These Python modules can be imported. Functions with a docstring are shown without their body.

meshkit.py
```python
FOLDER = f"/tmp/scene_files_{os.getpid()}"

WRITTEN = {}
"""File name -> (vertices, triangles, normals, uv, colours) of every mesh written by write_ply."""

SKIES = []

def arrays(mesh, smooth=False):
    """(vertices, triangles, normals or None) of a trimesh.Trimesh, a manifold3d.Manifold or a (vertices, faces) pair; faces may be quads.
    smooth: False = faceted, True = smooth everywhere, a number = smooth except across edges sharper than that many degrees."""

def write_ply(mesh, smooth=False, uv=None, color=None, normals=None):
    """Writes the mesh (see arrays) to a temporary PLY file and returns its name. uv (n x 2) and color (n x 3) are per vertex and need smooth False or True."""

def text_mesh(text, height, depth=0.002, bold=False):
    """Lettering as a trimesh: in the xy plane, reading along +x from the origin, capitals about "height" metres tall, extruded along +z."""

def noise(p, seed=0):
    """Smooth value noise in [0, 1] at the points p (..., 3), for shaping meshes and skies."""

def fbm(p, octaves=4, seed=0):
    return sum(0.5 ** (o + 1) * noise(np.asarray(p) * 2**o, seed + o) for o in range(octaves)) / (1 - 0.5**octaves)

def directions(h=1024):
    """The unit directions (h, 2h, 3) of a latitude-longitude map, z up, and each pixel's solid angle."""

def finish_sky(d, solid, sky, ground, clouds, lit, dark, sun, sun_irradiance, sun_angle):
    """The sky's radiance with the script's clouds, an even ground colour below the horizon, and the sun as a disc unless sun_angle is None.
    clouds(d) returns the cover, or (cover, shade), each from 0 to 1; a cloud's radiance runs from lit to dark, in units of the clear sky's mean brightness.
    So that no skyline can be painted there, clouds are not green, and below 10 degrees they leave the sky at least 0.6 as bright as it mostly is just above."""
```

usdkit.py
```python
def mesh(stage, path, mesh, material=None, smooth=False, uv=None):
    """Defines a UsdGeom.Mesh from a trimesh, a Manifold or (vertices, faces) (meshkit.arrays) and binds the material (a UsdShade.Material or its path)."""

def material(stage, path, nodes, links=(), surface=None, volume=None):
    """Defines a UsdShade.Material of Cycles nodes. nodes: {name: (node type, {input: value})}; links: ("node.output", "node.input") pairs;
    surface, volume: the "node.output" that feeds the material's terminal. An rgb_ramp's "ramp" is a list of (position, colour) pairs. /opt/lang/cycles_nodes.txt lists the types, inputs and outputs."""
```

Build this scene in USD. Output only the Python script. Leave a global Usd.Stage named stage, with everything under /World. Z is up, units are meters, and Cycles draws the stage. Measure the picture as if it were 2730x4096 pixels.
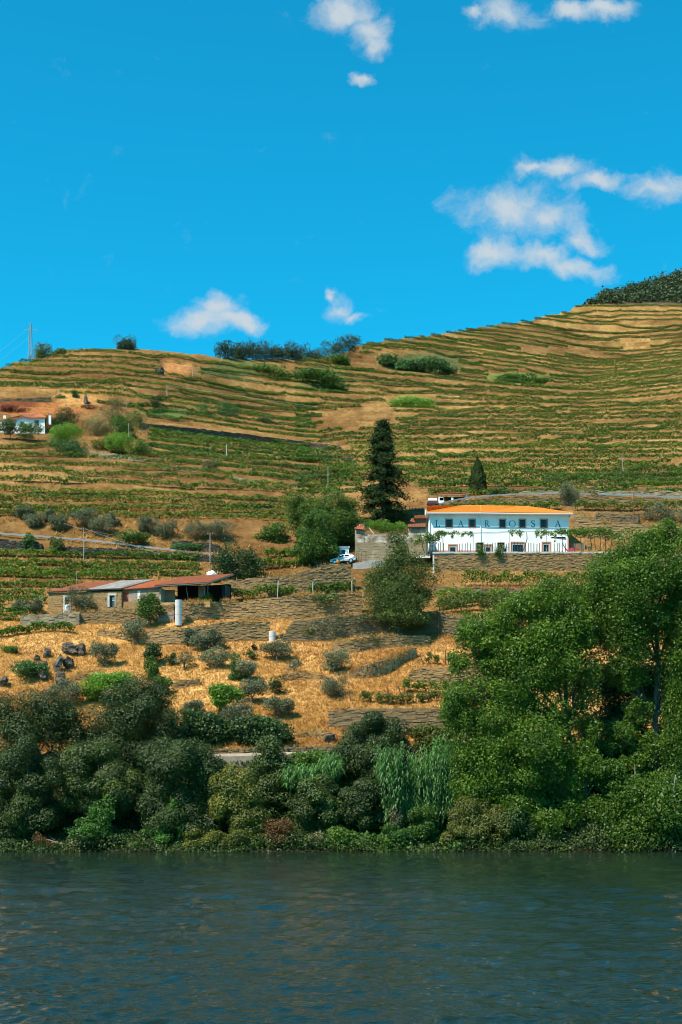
import math, random
import numpy as np, trimesh, usdkit, meshkit
from pxr import Usd, UsdGeom, UsdLux, UsdShade, Sdf, Gf, Vt
from scipy.interpolate import PchipInterpolator
from shapely.geometry import Polygon, LineString, Point, box as sbox
from shapely.ops import unary_union
from shapely import affinity

stage = Usd.Stage.CreateInMemory()
UsdGeom.SetStageUpAxis(stage, UsdGeom.Tokens.z)
UsdGeom.SetStageMetersPerUnit(stage, 1.0)
UsdGeom.Xform.Define(stage, '/World')
UsdGeom.Scope.Define(stage, '/World/Looks')
T = Sdf.ValueTypeNames
# ------------------------------------------------------------------ camera, sky, sun, exposure
F, CX, YH, CAMZ = 5690.0, 1365.0, 3180.0, 6.0      # the survey's scale: focal length, optical axis and horizon of the photograph
cam = UsdGeom.Camera.Define(stage, '/World/camera')
cam.CreateHorizontalApertureAttr(24.0)
cam.CreateVerticalApertureAttr(24.0 * 4096 / 2730)
cam.CreateFocalLengthAttr(24.0 * F / 2730)
cam.CreateVerticalApertureOffsetAttr((YH - 2048) / 2730 * 24.0)
cam.CreateClippingRangeAttr((0.5, 20000.0))
cam.CreateExposureAttr(0.78)
cam.AddTranslateOp().Set(Gf.Vec3d(0, 0, CAMZ))
cam.AddRotateXOp().Set(90.0)

SUN_EL, SUN_X, SUN_Y = math.radians(54), -0.76, -0.65
SUN_ROT = math.atan2(SUN_X, SUN_Y)
hh = math.hypot(SUN_X, SUN_Y)
sdir = np.array([SUN_X / hh * math.cos(SUN_EL), SUN_Y / hh * math.cos(SUN_EL), math.sin(SUN_EL)])
sun = UsdLux.DistantLight.Define(stage, '/World/sun')
sun.CreateIntensityAttr(1.25)
sun.CreateAngleAttr(0.5)
sun.CreateColorAttr(Gf.Vec3f(1.0, 0.90, 0.76))
sun.CreateNormalizeAttr(True)
zx = np.cross([0, 0, 1.0], sdir); zx /= np.linalg.norm(zx); zy = np.cross(sdir, zx)
sun.AddTransformOp().Set(Gf.Matrix4d(*zx, 0, *zy, 0, *sdir, 0, 0, 0, 500, 1))

dome = UsdLux.DomeLight.Define(stage, '/World/sky')
dome.CreateIntensityAttr(1.0)
SKY_STRENGTH = 0.06
# clouds: puffs (azimuth slope x/y, elevation slope z/y, half sizes), in the directions where they stood
PUFFS = [(1385,45,150,75),(1480,120,110,85),(1505,185,95,60),(1450,325,60,30),
         (2030,55,150,85),(1900,50,60,40),(2420,40,160,50),(2260,30,110,40),
         (2220,665,180,55),(2390,720,160,50),(2640,755,160,85),(2110,655,70,35),
         (2030,830,230,110),(2175,880,160,85),(1985,1005,125,72),(2150,1015,180,66),(2310,1062,150,54),(2300,950,110,55),
         (880,1230,140,70),(800,1300,160,75),(940,1290,140,65),(1375,1230,75,50),(1410,1275,70,36),(1340,1180,40,25)]
def sky_material():
    n, l = {}, []
    n['tc'] = ('texture_coordinate', {})
    n['sep'] = ('separate_xyz', {})
    l.append(('tc.generated', 'sep.vector'))
    n['ysafe'] = ('math', {'math_type': 'maximum', 'value2': 0.02})
    l.append(('sep.y', 'ysafe.value1'))
    n['u'] = ('math', {'math_type': 'divide'}); l += [('sep.x', 'u.value1'), ('ysafe.value', 'u.value2')]
    n['w'] = ('math', {'math_type': 'divide'}); l += [('sep.z', 'w.value1'), ('ysafe.value', 'w.value2')]
    n['uw'] = ('combine_xyz', {'z': 0.0}); l += [('u.value', 'uw.x'), ('w.value', 'uw.y')]
    n['warp'] = ('noise_texture', {'scale': 22.0, 'detail': 6.0, 'roughness': 0.6}); l.append(('uw.vector', 'warp.vector'))
    n['wsub'] = ('vector_math', {'math_type': 'subtract', 'vector2': (0.5, 0.5, 0.5)}); l.append(('warp.color', 'wsub.vector1'))
    n['wsc'] = ('vector_math', {'math_type': 'scale', 'scale': 0.040}); l.append(('wsub.vector', 'wsc.vector1'))
    n['uw2'] = ('vector_math', {'math_type': 'add'}); l += [('uw.vector', 'uw2.vector1'), ('wsc.vector', 'uw2.vector2')]
    last = None
    for i, (x, y, a, b) in enumerate(PUFFS):
        u, w, ru, rw = (x - CX) / F, (YH - y) / F, a * 1.08 / F, b * 1.18 / F
        n[f'm{i}'] = ('vector_math', {'math_type': 'subtract', 'vector2': (u, w, 0)}); l.append(('uw2.vector', f'm{i}.vector1'))
        n[f's{i}'] = ('vector_math', {'math_type': 'multiply', 'vector2': (1 / ru, 1 / rw, 0)}); l.append((f'm{i}.vector', f's{i}.vector1'))
        n[f'l{i}'] = ('vector_math', {'math_type': 'length'}); l.append((f's{i}.vector', f'l{i}.vector1'))
        n[f'r{i}'] = ('map_range', {'range_type': 'linear', 'from_min': 1.35, 'from_max': 0.0, 'to_min': 0.0, 'to_max': 1.0, 'clamp': True}); l.append((f'l{i}.value', f'r{i}.value'))
        if last:
            n[f'x{i}'] = ('math', {'math_type': 'smoothmax', 'value3': 0.12}); l += [(last, f'x{i}.value1'), (f'r{i}.result', f'x{i}.value2')]
            last = f'x{i}.value'
        else:
            last = f'r{i}.result'
    n['fb'] = ('noise_texture', {'scale': 34.0, 'detail': 8.0, 'roughness': 0.62}); l.append(('uw2.vector', 'fb.vector'))
    n['fm'] = ('map_range', {'from_min': 0.3, 'from_max': 0.72, 'to_min': -0.36, 'to_max': 0.2}); l.append(('fb.fac', 'fm.value'))
    n['dsum'] = ('math', {'math_type': 'add'}); l += [(last, 'dsum.value1'), ('fm.result', 'dsum.value2')]
    n['cov'] = ('map_range', {'range_type': 'smoothstep', 'from_min': 0.15, 'from_max': 0.95, 'to_min': 0.0, 'to_max': 0.93, 'clamp': True}); l.append(('dsum.value', 'cov.value'))
    n['yneg'] = ('math', {'math_type': 'greater_than', 'value2': 0.05}); l.append(('sep.y', 'yneg.value1'))
    n['covf'] = ('math', {'math_type': 'multiply'}); l += [('cov.result', 'covf.value1'), ('yneg.value', 'covf.value2')]
    n['sky'] = ('sky_texture', {'sky_type': 'single_scattering', 'sun_disc': False, 'sun_elevation': SUN_EL, 'sun_rotation': SUN_ROT, 'air_density': 1.0, 'aerosol_density': 0.15, 'ozone_density': 2.0})
    n['tint'] = ('mix', {'mix_type': 'multiply', 'fac': 1.0, 'color2': SKY_TINT}); l.append(('sky.color', 'tint.color1'))
    n['cl'] = ('mix', {'mix_type': 'mix', 'color2': CLOUD}); l += [('tint.color', 'cl.color1'), ('covf.value', 'cl.fac')]
    n['bg'] = ('background_shader', {'strength': SKY_STRENGTH}); l.append(('cl.color', 'bg.color'))
    return usdkit.material(stage, '/World/Looks/sky_air', n, l, surface='bg.background')
SKY_TINT = (0.07, 1.76, 1.95)
CLOUD = (5.9, 6.6, 7.1)
UsdShade.MaterialBindingAPI.Apply(dome.GetPrim()).Bind(sky_material())
dome.GetPrim().SetCustomDataByKey('kind', 'structure')

# ------------------------------------------------------------------ helpers
rng = np.random.default_rng(7)
_used = {}
def numbered(parent, name):
    k = (parent, name)
    n = _used.get(k, -1) + 1
    _used[k] = n
    return f'{parent}/{name}' if n == 0 else f'{parent}/{name}_{n:03d}'
def tag(p, label=None, cat=None, group=None, kind=None):
    p = p.GetPrim() if hasattr(p, 'GetPrim') else p
    for k, v in (('label', label), ('category', cat), ('group', group), ('kind', kind)):
        if v:
            p.SetCustomDataByKey(k, v)
    return p
GROUPS = {'olive_tree': 'grey green olive trees on the slopes', 'evergreen_tree': 'dark evergreens on the left bank', 'waterside_bush': 'low bushes along the waterline', 'stone_wall': 'dry stone walls of the slope', 'terrace_wall': 'long walls of the upper terraces',
          'utility_pole': 'thin poles on the slopes', 'bent_post': 'bent concrete vine posts', 'vine_post': 'posts of the young vines', 'poplar_tree': 'tall poplars at the right', 'laurel_tree': 'dark trees in the middle of the bank', 'giant_cane': 'giant cane on the bank',
          'hedge_tree': 'trees of the hedge on the saddle', 'bramble_thicket': 'bramble patches on the hillside', 'mulberry_tree': 'bright green mulberries by the cottage', 'rubble_wall': 'whitish rubble walls', 'ivy_mound': 'climbers covering the bank', 'grape_vine': 'grape vines on the pergola',
          'guard_rail': 'steel guard rails', 'power_line': 'power lines', 'concrete_cylinder': 'white concrete cylinders', 'hedge_block': 'clipped ivy blocks before the house', 'flower_pot': 'clay pots', 'rock': 'rocks in the grass'}
def thing(name, label, cat, group=None, loc=(0, 0, 0)):
    group = group or GROUPS.get(name)
    x = UsdGeom.Xform.Define(stage, numbered('/World', name))
    if any(loc):
        x.AddTranslateOp().Set(Gf.Vec3d(*map(float, loc)))
    x._loc = np.array(loc, float)
    tag(x, label, cat, group)
    return x
LOC = {}
def obj(name, vf, m, parent=None, label=None, kind=None, cat=None, group=None, cover=None, smooth=False):
    """One Mesh prim from (vertices, faces[3 or 4])."""
    pp = '/World' if parent is None else str(parent.GetPath())
    if hasattr(vf, 'vertices'):
        vf = (np.asarray(vf.vertices), np.asarray(vf.faces))
    v, f = np.asarray(vf[0], float), np.asarray(vf[1], int)
    me = UsdGeom.Mesh.Define(stage, numbered(pp, name))
    me.CreatePointsAttr(Vt.Vec3fArray.FromNumpy(np.ascontiguousarray(v, np.float32)))
    me.CreateFaceVertexCountsAttr(Vt.IntArray.FromNumpy(np.full(len(f), f.shape[1], np.int32)))
    me.CreateFaceVertexIndicesAttr(Vt.IntArray.FromNumpy(np.ascontiguousarray(f.ravel(), np.int32)))
    me.CreateSubdivisionSchemeAttr('none')
    if smooth:
        tf = f if f.shape[1] == 3 else np.vstack([f[:, [0, 1, 2]], f[:, [0, 2, 3]]])
        n = np.zeros_like(v); fn = np.cross(v[tf[:, 1]] - v[tf[:, 0]], v[tf[:, 2]] - v[tf[:, 0]])
        for k in range(3):
            np.add.at(n, tf[:, k], fn)
        n /= np.maximum(np.linalg.norm(n, axis=1, keepdims=True), 1e-9)
        me.CreateNormalsAttr(Vt.Vec3fArray.FromNumpy(n.astype(np.float32))); me.SetNormalsInterpolation('vertex')
    if cover is not None:
        UsdGeom.PrimvarsAPI(me).CreatePrimvar('cover', T.Color3fArray, 'vertex').Set(Vt.Vec3fArray.FromNumpy(np.asarray(cover, np.float32)))
    UsdShade.MaterialBindingAPI.Apply(me.GetPrim()).Bind(m)
    tag(me, label, cat, group or (GROUPS.get(name) if parent is None else None), kind)
    return me
class MB:
    """Collects pieces into one mesh."""
    def __init__(s): s.v, s.f, s.n = [], [], 0
    def add(s, v, f):
        f = np.asarray(f, int)
        if f.shape[1] == 4: f = np.vstack([f[:, [0, 1, 2]], f[:, [0, 2, 3]]])
        s.v.append(np.asarray(v, float)); s.f.append(f + s.n); s.n += len(v); return s
    def get(s): return np.vstack(s.v), np.vstack(s.f)
BF = np.array([[0, 1, 3, 2], [4, 6, 7, 5], [0, 4, 5, 1], [2, 3, 7, 6], [0, 2, 6, 4], [1, 5, 7, 3]])
class Frame:
    """A local frame: origin, e along, n outward normal (towards the river), z up."""
    def __init__(s, O, ang):
        s.O = np.array(O, float); s.e = np.array([math.cos(ang), math.sin(ang), 0]); s.n = np.array([math.sin(ang), -math.cos(ang), 0]); s.z = np.array([0, 0, 1.0])
    def p(s, a, z, o=0.0): return s.O + s.e * a + s.n * o + s.z * (z - s.O[2])
    def box(s, a0, a1, z0, z1, o0, o1):
        v = np.array([s.p(a, z, o) for a in (a0, a1) for z in (z0, z1) for o in (o1, o0)]); return v, BF
    def hit(s, fx, fy):
        d = np.array([(fx - CX) / F, 1.0, (YH - fy) / F]); C = np.array([0, 0, CAMZ])
        t = ((s.O - C) @ s.n) / (d @ s.n); q = C + d * t
        return (q - s.O) @ s.e, q[2]
    def rect(s, fx0, fy0, fx1, fy1):
        a0, z1 = s.hit(fx0, fy0); a1, z0 = s.hit(fx1, fy1); return a0, a1, z0, z1
    def flat(s, poly, o0, o1):
        """a shapely polygon in (along, height) extruded between the offsets o0 < o1"""
        m = trimesh.creation.extrude_polygon(poly, o1 - o0, engine='earcut'); v = np.asarray(m.vertices)
        return s.O + v[:, :1] * s.e + (v[:, 2:3] + o0) * s.n + (v[:, 1:2] - s.O[2]) * s.z, m.faces
def boxm(c, size, ang=0.0):
    fr = Frame(c, ang); x, y, z = np.array(size) / 2
    return fr.box(-x, x, c[2] - z, c[2] + z, -y, y)
def tube(pts, rad, sides=6, caps=True):
    p = np.asarray(pts, float); rad = np.broadcast_to(rad, (len(p),))
    t = np.gradient(p, axis=0); t /= np.linalg.norm(t, axis=1, keepdims=True) + 1e-12
    a = np.cross(t, np.where(np.abs(t[:, 2:]) < 0.9, [0, 0, 1.0], [1.0, 0, 0])); a /= np.linalg.norm(a, axis=1, keepdims=True) + 1e-12
    b = np.cross(t, a); an = np.arange(sides) * 2 * np.pi / sides
    v = p[:, None] + rad[:, None, None] * (np.cos(an)[None, :, None] * a[:, None] + np.sin(an)[None, :, None] * b[:, None])
    i, j = np.meshgrid(np.arange(len(p) - 1), np.arange(sides), indexing='ij')
    q = np.stack([i * sides + j, i * sides + (j + 1) % sides, (i + 1) * sides + (j + 1) % sides, (i + 1) * sides + j], -1).reshape(-1, 4)
    v = v.reshape(-1, 3); f = np.vstack([q[:, [0, 1, 2]], q[:, [0, 2, 3]]])
    if caps:
        n = len(v); v = np.vstack([v, p[:1], p[-1:]]); L = len(p) - 1
        c = [[n, (j + 1) % sides, j] for j in range(sides)] + [[n + 1, L * sides + j, L * sides + (j + 1) % sides] for j in range(sides)]
        f = np.vstack([f, c])
    return v, f
def fbm(p, o=4, seed=0): return meshkit.fbm(np.asarray(p, float), o, seed)
def leaves(pos, nrm, size, r, lobes=0.62):
    """kite-shaped leaf faces, each a little island of its own"""
    n = nrm / (np.linalg.norm(nrm, axis=1, keepdims=True) + 1e-9)
    a = r.normal(size=pos.shape); a -= n * (a * n).sum(1, keepdims=True); a /= np.linalg.norm(a, axis=1, keepdims=True) + 1e-9
    b = np.cross(n, a); s = np.asarray(size)[:, None]
    v = np.stack([pos - a * s * .5, pos + b * s * lobes * .5 - a * s * .05, pos + a * s * .5 + n * s * .08, pos - b * s * lobes * .5 - a * s * .05], 1).reshape(-1, 3)
    i = np.arange(len(pos))[:, None] * 4
    return v, i + np.array([[0, 1, 2, 3]])
def unit(n, r):
    d = r.normal(size=(n, 3)); return d / np.linalg.norm(d, axis=1, keepdims=True)
# ------------------------------------------------------------------ materials
def lin(*c): return tuple(c)
def mat(name, c1, c2, scale=3.0, rough=0.85, bump=0.0, bscale=None, c3=None, spec=0.3, island=0.0, stretch=None, metallic=0.0, low=0.3, high=0.7):
    n = {'g': ('geometry', {}), 'n1': ('noise_texture', {'scale': scale, 'detail': 5.0, 'roughness': 0.6}),
         'r': ('rgb_ramp', {'ramp': [(low, c1), (high, c2)] if c3 is None else [(low, c1), ((low + high) / 2, c2), (high, c3)]}),
         'p': ('principled_bsdf', {'roughness': rough, 'specular_ior_level': spec, 'metallic': metallic})}
    l = []
    if stretch:
        n['mp'] = ('mapping', {'scale': stretch}); l += [('g.position', 'mp.vector'), ('mp.vector', 'n1.vector')]
    else:
        l += [('g.position', 'n1.vector')]
    if island:
        n['ma'] = ('math', {'math_type': 'multiply_add', 'value2': island, 'value3': -island / 2}); n['ad'] = ('math', {'math_type': 'add'})
        l += [('g.random_per_island', 'ma.value1'), ('ma.value', 'ad.value1'), ('n1.fac', 'ad.value2'), ('ad.value', 'r.fac')]
    else:
        l += [('n1.fac', 'r.fac')]
    l += [('r.color', 'p.base_color')]
    if bump:
        n['nb'] = ('noise_texture', {'scale': bscale or scale * 4, 'detail': 4.0}); n['b'] = ('bump', {'strength': 1.0, 'distance': bump})
        l += [('g.position', 'nb.vector'), ('nb.fac', 'b.height'), ('b.normal', 'p.normal')]
    return usdkit.material(stage, '/World/Looks/' + name, n, l, surface='p.BSDF')
def leafmat(name, c1, c2, c3=None, scale=0.5, trans=0.3, island=0.5, rough=0.55, spec=0.35, glow=1.6):
    """leaf: a colour that varies leaf by leaf and slowly through the crown, some light passing through"""
    n = {'g': ('geometry', {}), 'n1': ('noise_texture', {'scale': scale, 'detail': 3.0}),
         'oi': ('object_info', {}), 'om': ('math', {'math_type': 'multiply_add', 'value2': .3, 'value3': -.15}), 'oa': ('math', {'math_type': 'add'}),
         'ma': ('math', {'math_type': 'multiply_add', 'value2': island, 'value3': -island / 2}), 'ad': ('math', {'math_type': 'add'}),
         'r': ('rgb_ramp', {'ramp': [(0.25, c1), (0.75, c2)] if c3 is None else [(0.25, c1), (0.55, c2), (0.8, c3)]}),
         'p': ('principled_bsdf', {'roughness': rough, 'specular_ior_level': spec}),
         't': ('translucent_bsdf', {}), 'm': ('mix_closure', {'fac': trans}),
         'tc': ('mix', {'mix_type': 'multiply', 'fac': 1.0, 'color2': (1.25 * glow, 1.35 * glow, 0.5 * glow)})}
    l = [('g.position', 'n1.vector'), ('g.random_per_island', 'ma.value1'), ('ma.value', 'ad.value1'), ('n1.fac', 'ad.value2'), ('oi.random', 'om.value1'), ('ad.value', 'oa.value1'), ('om.value', 'oa.value2'), ('oa.value', 'r.fac'),
         ('r.color', 'p.base_color'), ('r.color', 'tc.color1'), ('tc.color', 't.color'), ('p.BSDF', 'm.closure1'), ('t.BSDF', 'm.closure2')]
    return usdkit.material(stage, '/World/Looks/' + name, n, l, surface='m.closure')
M = {}
M['evergreen'] = leafmat('evergreen_leaf', (0.027, 0.050, 0.007), (0.064, 0.101, 0.015), (0.110, 0.152, 0.024), trans=.12)
M['evergreen_warm'] = leafmat('evergreen_warm_leaf', (0.029, 0.055, 0.010), (0.071, 0.113, 0.017), (0.124, 0.165, 0.028), trans=.15)
M['ivy'] = leafmat('ivy_leaf', (0.035, 0.095, 0.014), (0.071, 0.180, 0.025), (0.118, 0.233, 0.036), trans=.25)
M['fig'] = leafmat('fig_leaf', (0.026, 0.058, 0.014), (0.053, 0.101, 0.022), (0.088, 0.138, 0.032), trans=.15)
M['poplar'] = leafmat('poplar_leaf', (0.058, 0.112, 0.014), (0.129, 0.213, 0.024), (0.257, 0.327, 0.061), trans=.3, rough=.45, spec=.3)
M['poplar_light'] = leafmat('poplar_light_leaf', (.06, .12, .02), (.11, .19, .03), (.19, .25, .06), trans=.35, rough=.4, spec=.5)
M['bright'] = leafmat('bright_green_leaf', (.08, .17, .02), (.15, .27, .03), (.22, .33, .06), trans=.35)
M['green'] = leafmat('mid_green_leaf', (0.047, 0.103, 0.014), (0.095, 0.170, 0.021), (0.163, 0.220, 0.032), trans=.25)
M['ashleaf'] = leafmat('ash_leaf', (.06, .105, .015), (.12, .18, .028), (.2, .24, .05), trans=.3)
M['bluegreen'] = leafmat('bluish_green_leaf', (0.035, 0.095, 0.025), (0.071, 0.159, 0.040), (0.118, 0.201, 0.050), trans=.25)
M['olive'] = leafmat('olive_leaf', (.10, .115, .058), (.185, .20, .105), (.30, .315, .19), trans=.1)
M['willow'] = leafmat('yellowing_leaf', (0.092, 0.108, 0.020), (0.198, 0.201, 0.033), (0.317, 0.287, 0.050), trans=.3)
M['oak'] = leafmat('oak_leaf', (0.045, 0.077, 0.013), (0.095, 0.139, 0.022), (0.168, 0.215, 0.036), trans=.15)
M['rustbush'] = leafmat('rust_leaf', (.12, .06, .02), (.22, .11, .03), (.28, .16, .05), trans=.2)
M['redbush'] = leafmat('red_leaf', (.12, .03, .015), (.2, .06, .02), (.24, .1, .03), trans=.2)
M['straw_leaf'] = leafmat('pale_dry_leaf', (.14, .12, .05), (.24, .2, .09), (.32, .28, .14), trans=.2)
M['reed'] = leafmat('reed_leaf', (0.070, 0.164, 0.045), (0.140, 0.281, 0.081), (0.257, 0.398, 0.144), trans=.3, rough=.45, spec=.5)
M['conifer'] = leafmat('conifer_leaf', (0.021, 0.040, 0.012), (0.044, 0.071, 0.022), (0.089, 0.112, 0.035), trans=.05, spec=.08, rough=.8)
M['cypress'] = leafmat('cypress_leaf', (0.024, 0.042, 0.012), (0.042, 0.069, 0.019), (0.071, 0.101, 0.029), trans=.05, spec=.08, rough=.8)
M['vine'] = leafmat('vine_leaf', (0.068, 0.130, 0.011), (0.151, 0.214, 0.019), (0.343, 0.260, 0.028), scale=.06, trans=.25, island=.55)
M['vine_dark'] = leafmat('vine_dark_leaf', (0.048, 0.110, 0.010), (0.096, 0.171, 0.014), (0.205, 0.218, 0.022), scale=.08, trans=.25, island=.5)
M['vine_yellow'] = leafmat('vine_yellow_leaf', (0.070, 0.108, 0.020), (0.160, 0.171, 0.030), (0.300, 0.198, 0.050), scale=.15, trans=.3, island=.6)
M['scrub'] = leafmat('scrub_leaf', (0.026, 0.045, 0.010), (0.050, 0.077, 0.018), (0.090, 0.118, 0.027), scale=.1, trans=.05)
M['grass'] = leafmat('dry_grass_blade', (0.377, 0.203, 0.051), (0.494, 0.301, 0.091), (0.602, 0.433, 0.166), scale=.25, trans=.2, island=.6, rough=.7, glow=1.0)
M['grass_rust'] = leafmat('rust_grass_blade', (0.299, 0.134, 0.036), (0.396, 0.197, 0.056), (0.484, 0.277, 0.095), scale=.3, trans=.2, island=.6, rough=.7, glow=1.0)
M['grass_green'] = leafmat('green_grass_blade', (.06, .14, .02), (.12, .24, .03), (.2, .3, .06), scale=.3, trans=.25)
M['bark'] = mat('bark', (.07, .055, .042), (.16, .135, .11), 6, stretch=(1, 1, .2), bump=.02)
M['bark_poplar'] = mat('grey_poplar_bark', (.06, .05, .042), (.15, .13, .11), 4, stretch=(1, 1, .25), bump=.02)
M['bark_pale'] = mat('pale_bark', (.16, .13, .105), (.34, .3, .25), 5, stretch=(1, 1, .25), bump=.02)
M['stone'] = mat('schist_stone', (0.252, 0.158, 0.066), (0.430, 0.279, 0.122), .9, c3=(0.546, 0.372, 0.159), island=.9, bump=.02, bscale=9)
M['stone_grey'] = mat('grey_schist_stone', (0.184, 0.126, 0.061), (0.313, 0.214, 0.107), .9, c3=(0.454, 0.307, 0.142), island=.9, bump=.02, bscale=9)
M['stone_dark'] = mat('dark_schist_stone', (0.045, 0.036, 0.028), (0.090, 0.072, 0.054), .9, c3=(0.170, 0.128, 0.085), island=.8, bump=.02, bscale=9)
M['stone_warm'] = mat('warm_schist_stone', (0.300, 0.186, 0.076), (0.460, 0.307, 0.133), .9, c3=(0.560, 0.391, 0.173), island=.9, bump=.02, bscale=9)
M['stone_pale'] = mat('pale_stone', (0.260, 0.205, 0.122), (0.420, 0.344, 0.216), .9, c3=(0.550, 0.465, 0.310), island=.5, bump=.02, bscale=9)
M['joint'] = mat('earth_joint', (.13, .09, .055), (.24, .17, .1), 2)
M['joint_pale'] = mat('lime_joint', (.2, .16, .11), (.32, .26, .18), 2)
M['soil'] = mat('terrace_soil', (.3, .18, .07), (.46, .3, .13), 1.2, bump=.03)
M['render_white'] = mat('white_limewash', (.74, .75, .75), (.83, .83, .82), .6, rough=.9, low=.35, high=.6)
M['old_white'] = mat('worn_limewash', (.22, .165, .11), (.42, .35, .27), .8, c3=(.62, .57, .5), rough=.9, bump=.015, bscale=5, low=.4, high=.7)
M['block'] = mat('block_plaster', (.22, .17, .12), (.34, .27, .2), 1.5, rough=.9, bump=.01)
M['concrete'] = mat('concrete', (.36, .34, .3), (.52, .5, .46), 1.5, rough=.85, bump=.008)
M['pillar'] = mat('white_concrete', (0.413, 0.407, 0.389), (0.540, 0.533, 0.511), 1.2, stretch=(1, 1, .3), rough=.8)
M['tile_orange'] = mat('orange_roof_tile', (0.558, 0.187, 0.018), (0.738, 0.289, 0.032), 2.5, rough=.7, island=.35)
M['tile_red'] = mat('terracotta_tile', (.36, .1, .035), (.55, .19, .06), 1.4, c3=(.5, .28, .14), rough=.8, island=.4)
M['tile_brown'] = mat('weathered_tile', (.28, .09, .04), (.42, .16, .075), 1.0, c3=(.4, .25, .16), rough=.85, island=.5)
M['tile_grey'] = mat('lichen_tile', (.3, .27, .24), (.46, .44, .42), .9, c3=(.56, .54, .52), rough=.85, island=.4)
M['terracotta'] = mat('terracotta_trim', (.42, .17, .1), (.52, .23, .14), 2)
M['navy'] = mat('dark_blue_paint', (.01, .018, .035), (.014, .024, .045), 2, rough=.5)
M['black'] = mat('black_iron', (.012, .012, .014), (.022, .022, .024), 3, rough=.5)
M['dark'] = mat('dark_interior', (.01, .009, .008), (.02, .018, .015), 2)
M['teal'] = mat('teal_paint', (.015, .13, .13), (.025, .18, .17), 2, rough=.5)
M['teal_dark'] = mat('faded_teal_timber', (.03, .06, .06), (.06, .1, .1), 3, rough=.6)
M['red_paint'] = mat('faded_red_paint', (.36, .06, .03), (.5, .1, .05), 2, rough=.6)
M['galv'] = mat('galvanised_steel', (.22, .235, .24), (.3, .315, .32), 2, rough=.55)
M['wood_post'] = mat('grey_timber_post', (.22, .19, .16), (.36, .32, .27), 4, stretch=(1, 1, .2))
M['wood_dark'] = mat('dark_timber_post', (.05, .04, .03), (.1, .075, .055), 4, stretch=(1, 1, .2))
M['rustpost'] = mat('rusty_post', (.1, .045, .025), (.17, .08, .045), 4)
M['driftwood'] = mat('driftwood', (.26, .18, .12), (.44, .33, .23), 5)
M['car_paint'] = usdkit.material(stage, '/World/Looks/silver_car_paint', {'p': ('principled_bsdf', {'base_color': (.36, .39, .42), 'metallic': .3, 'roughness': .28, 'coat_weight': .6})}, surface='p.BSDF')
M['white_paint'] = usdkit.material(stage, '/World/Looks/white_paint', {'p': ('principled_bsdf', {'base_color': (.75, .76, .77), 'roughness': .4})}, surface='p.BSDF')
M['maroon'] = usdkit.material(stage, '/World/Looks/maroon_paint', {'p': ('principled_bsdf', {'base_color': (.09, .035, .045), 'roughness': .5})}, surface='p.BSDF')
M['rubber'] = usdkit.material(stage, '/World/Looks/rubber', {'p': ('principled_bsdf', {'base_color': (.02, .02, .02), 'roughness': .8})}, surface='p.BSDF')
M['rim'] = usdkit.material(stage, '/World/Looks/alloy', {'p': ('principled_bsdf', {'base_color': (.5, .5, .52), 'metallic': .8, 'roughness': .3})}, surface='p.BSDF')
M['glass'] = usdkit.material(stage, '/World/Looks/window_glass', {'p': ('principled_bsdf', {'base_color': (.012, .018, .022), 'roughness': .06, 'specular_ior_level': .5})}, surface='p.BSDF')
M['lamp_red'] = usdkit.material(stage, '/World/Looks/red_lens', {'p': ('principled_bsdf', {'base_color': (.4, .01, .01), 'roughness': .2})}, surface='p.BSDF')
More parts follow.
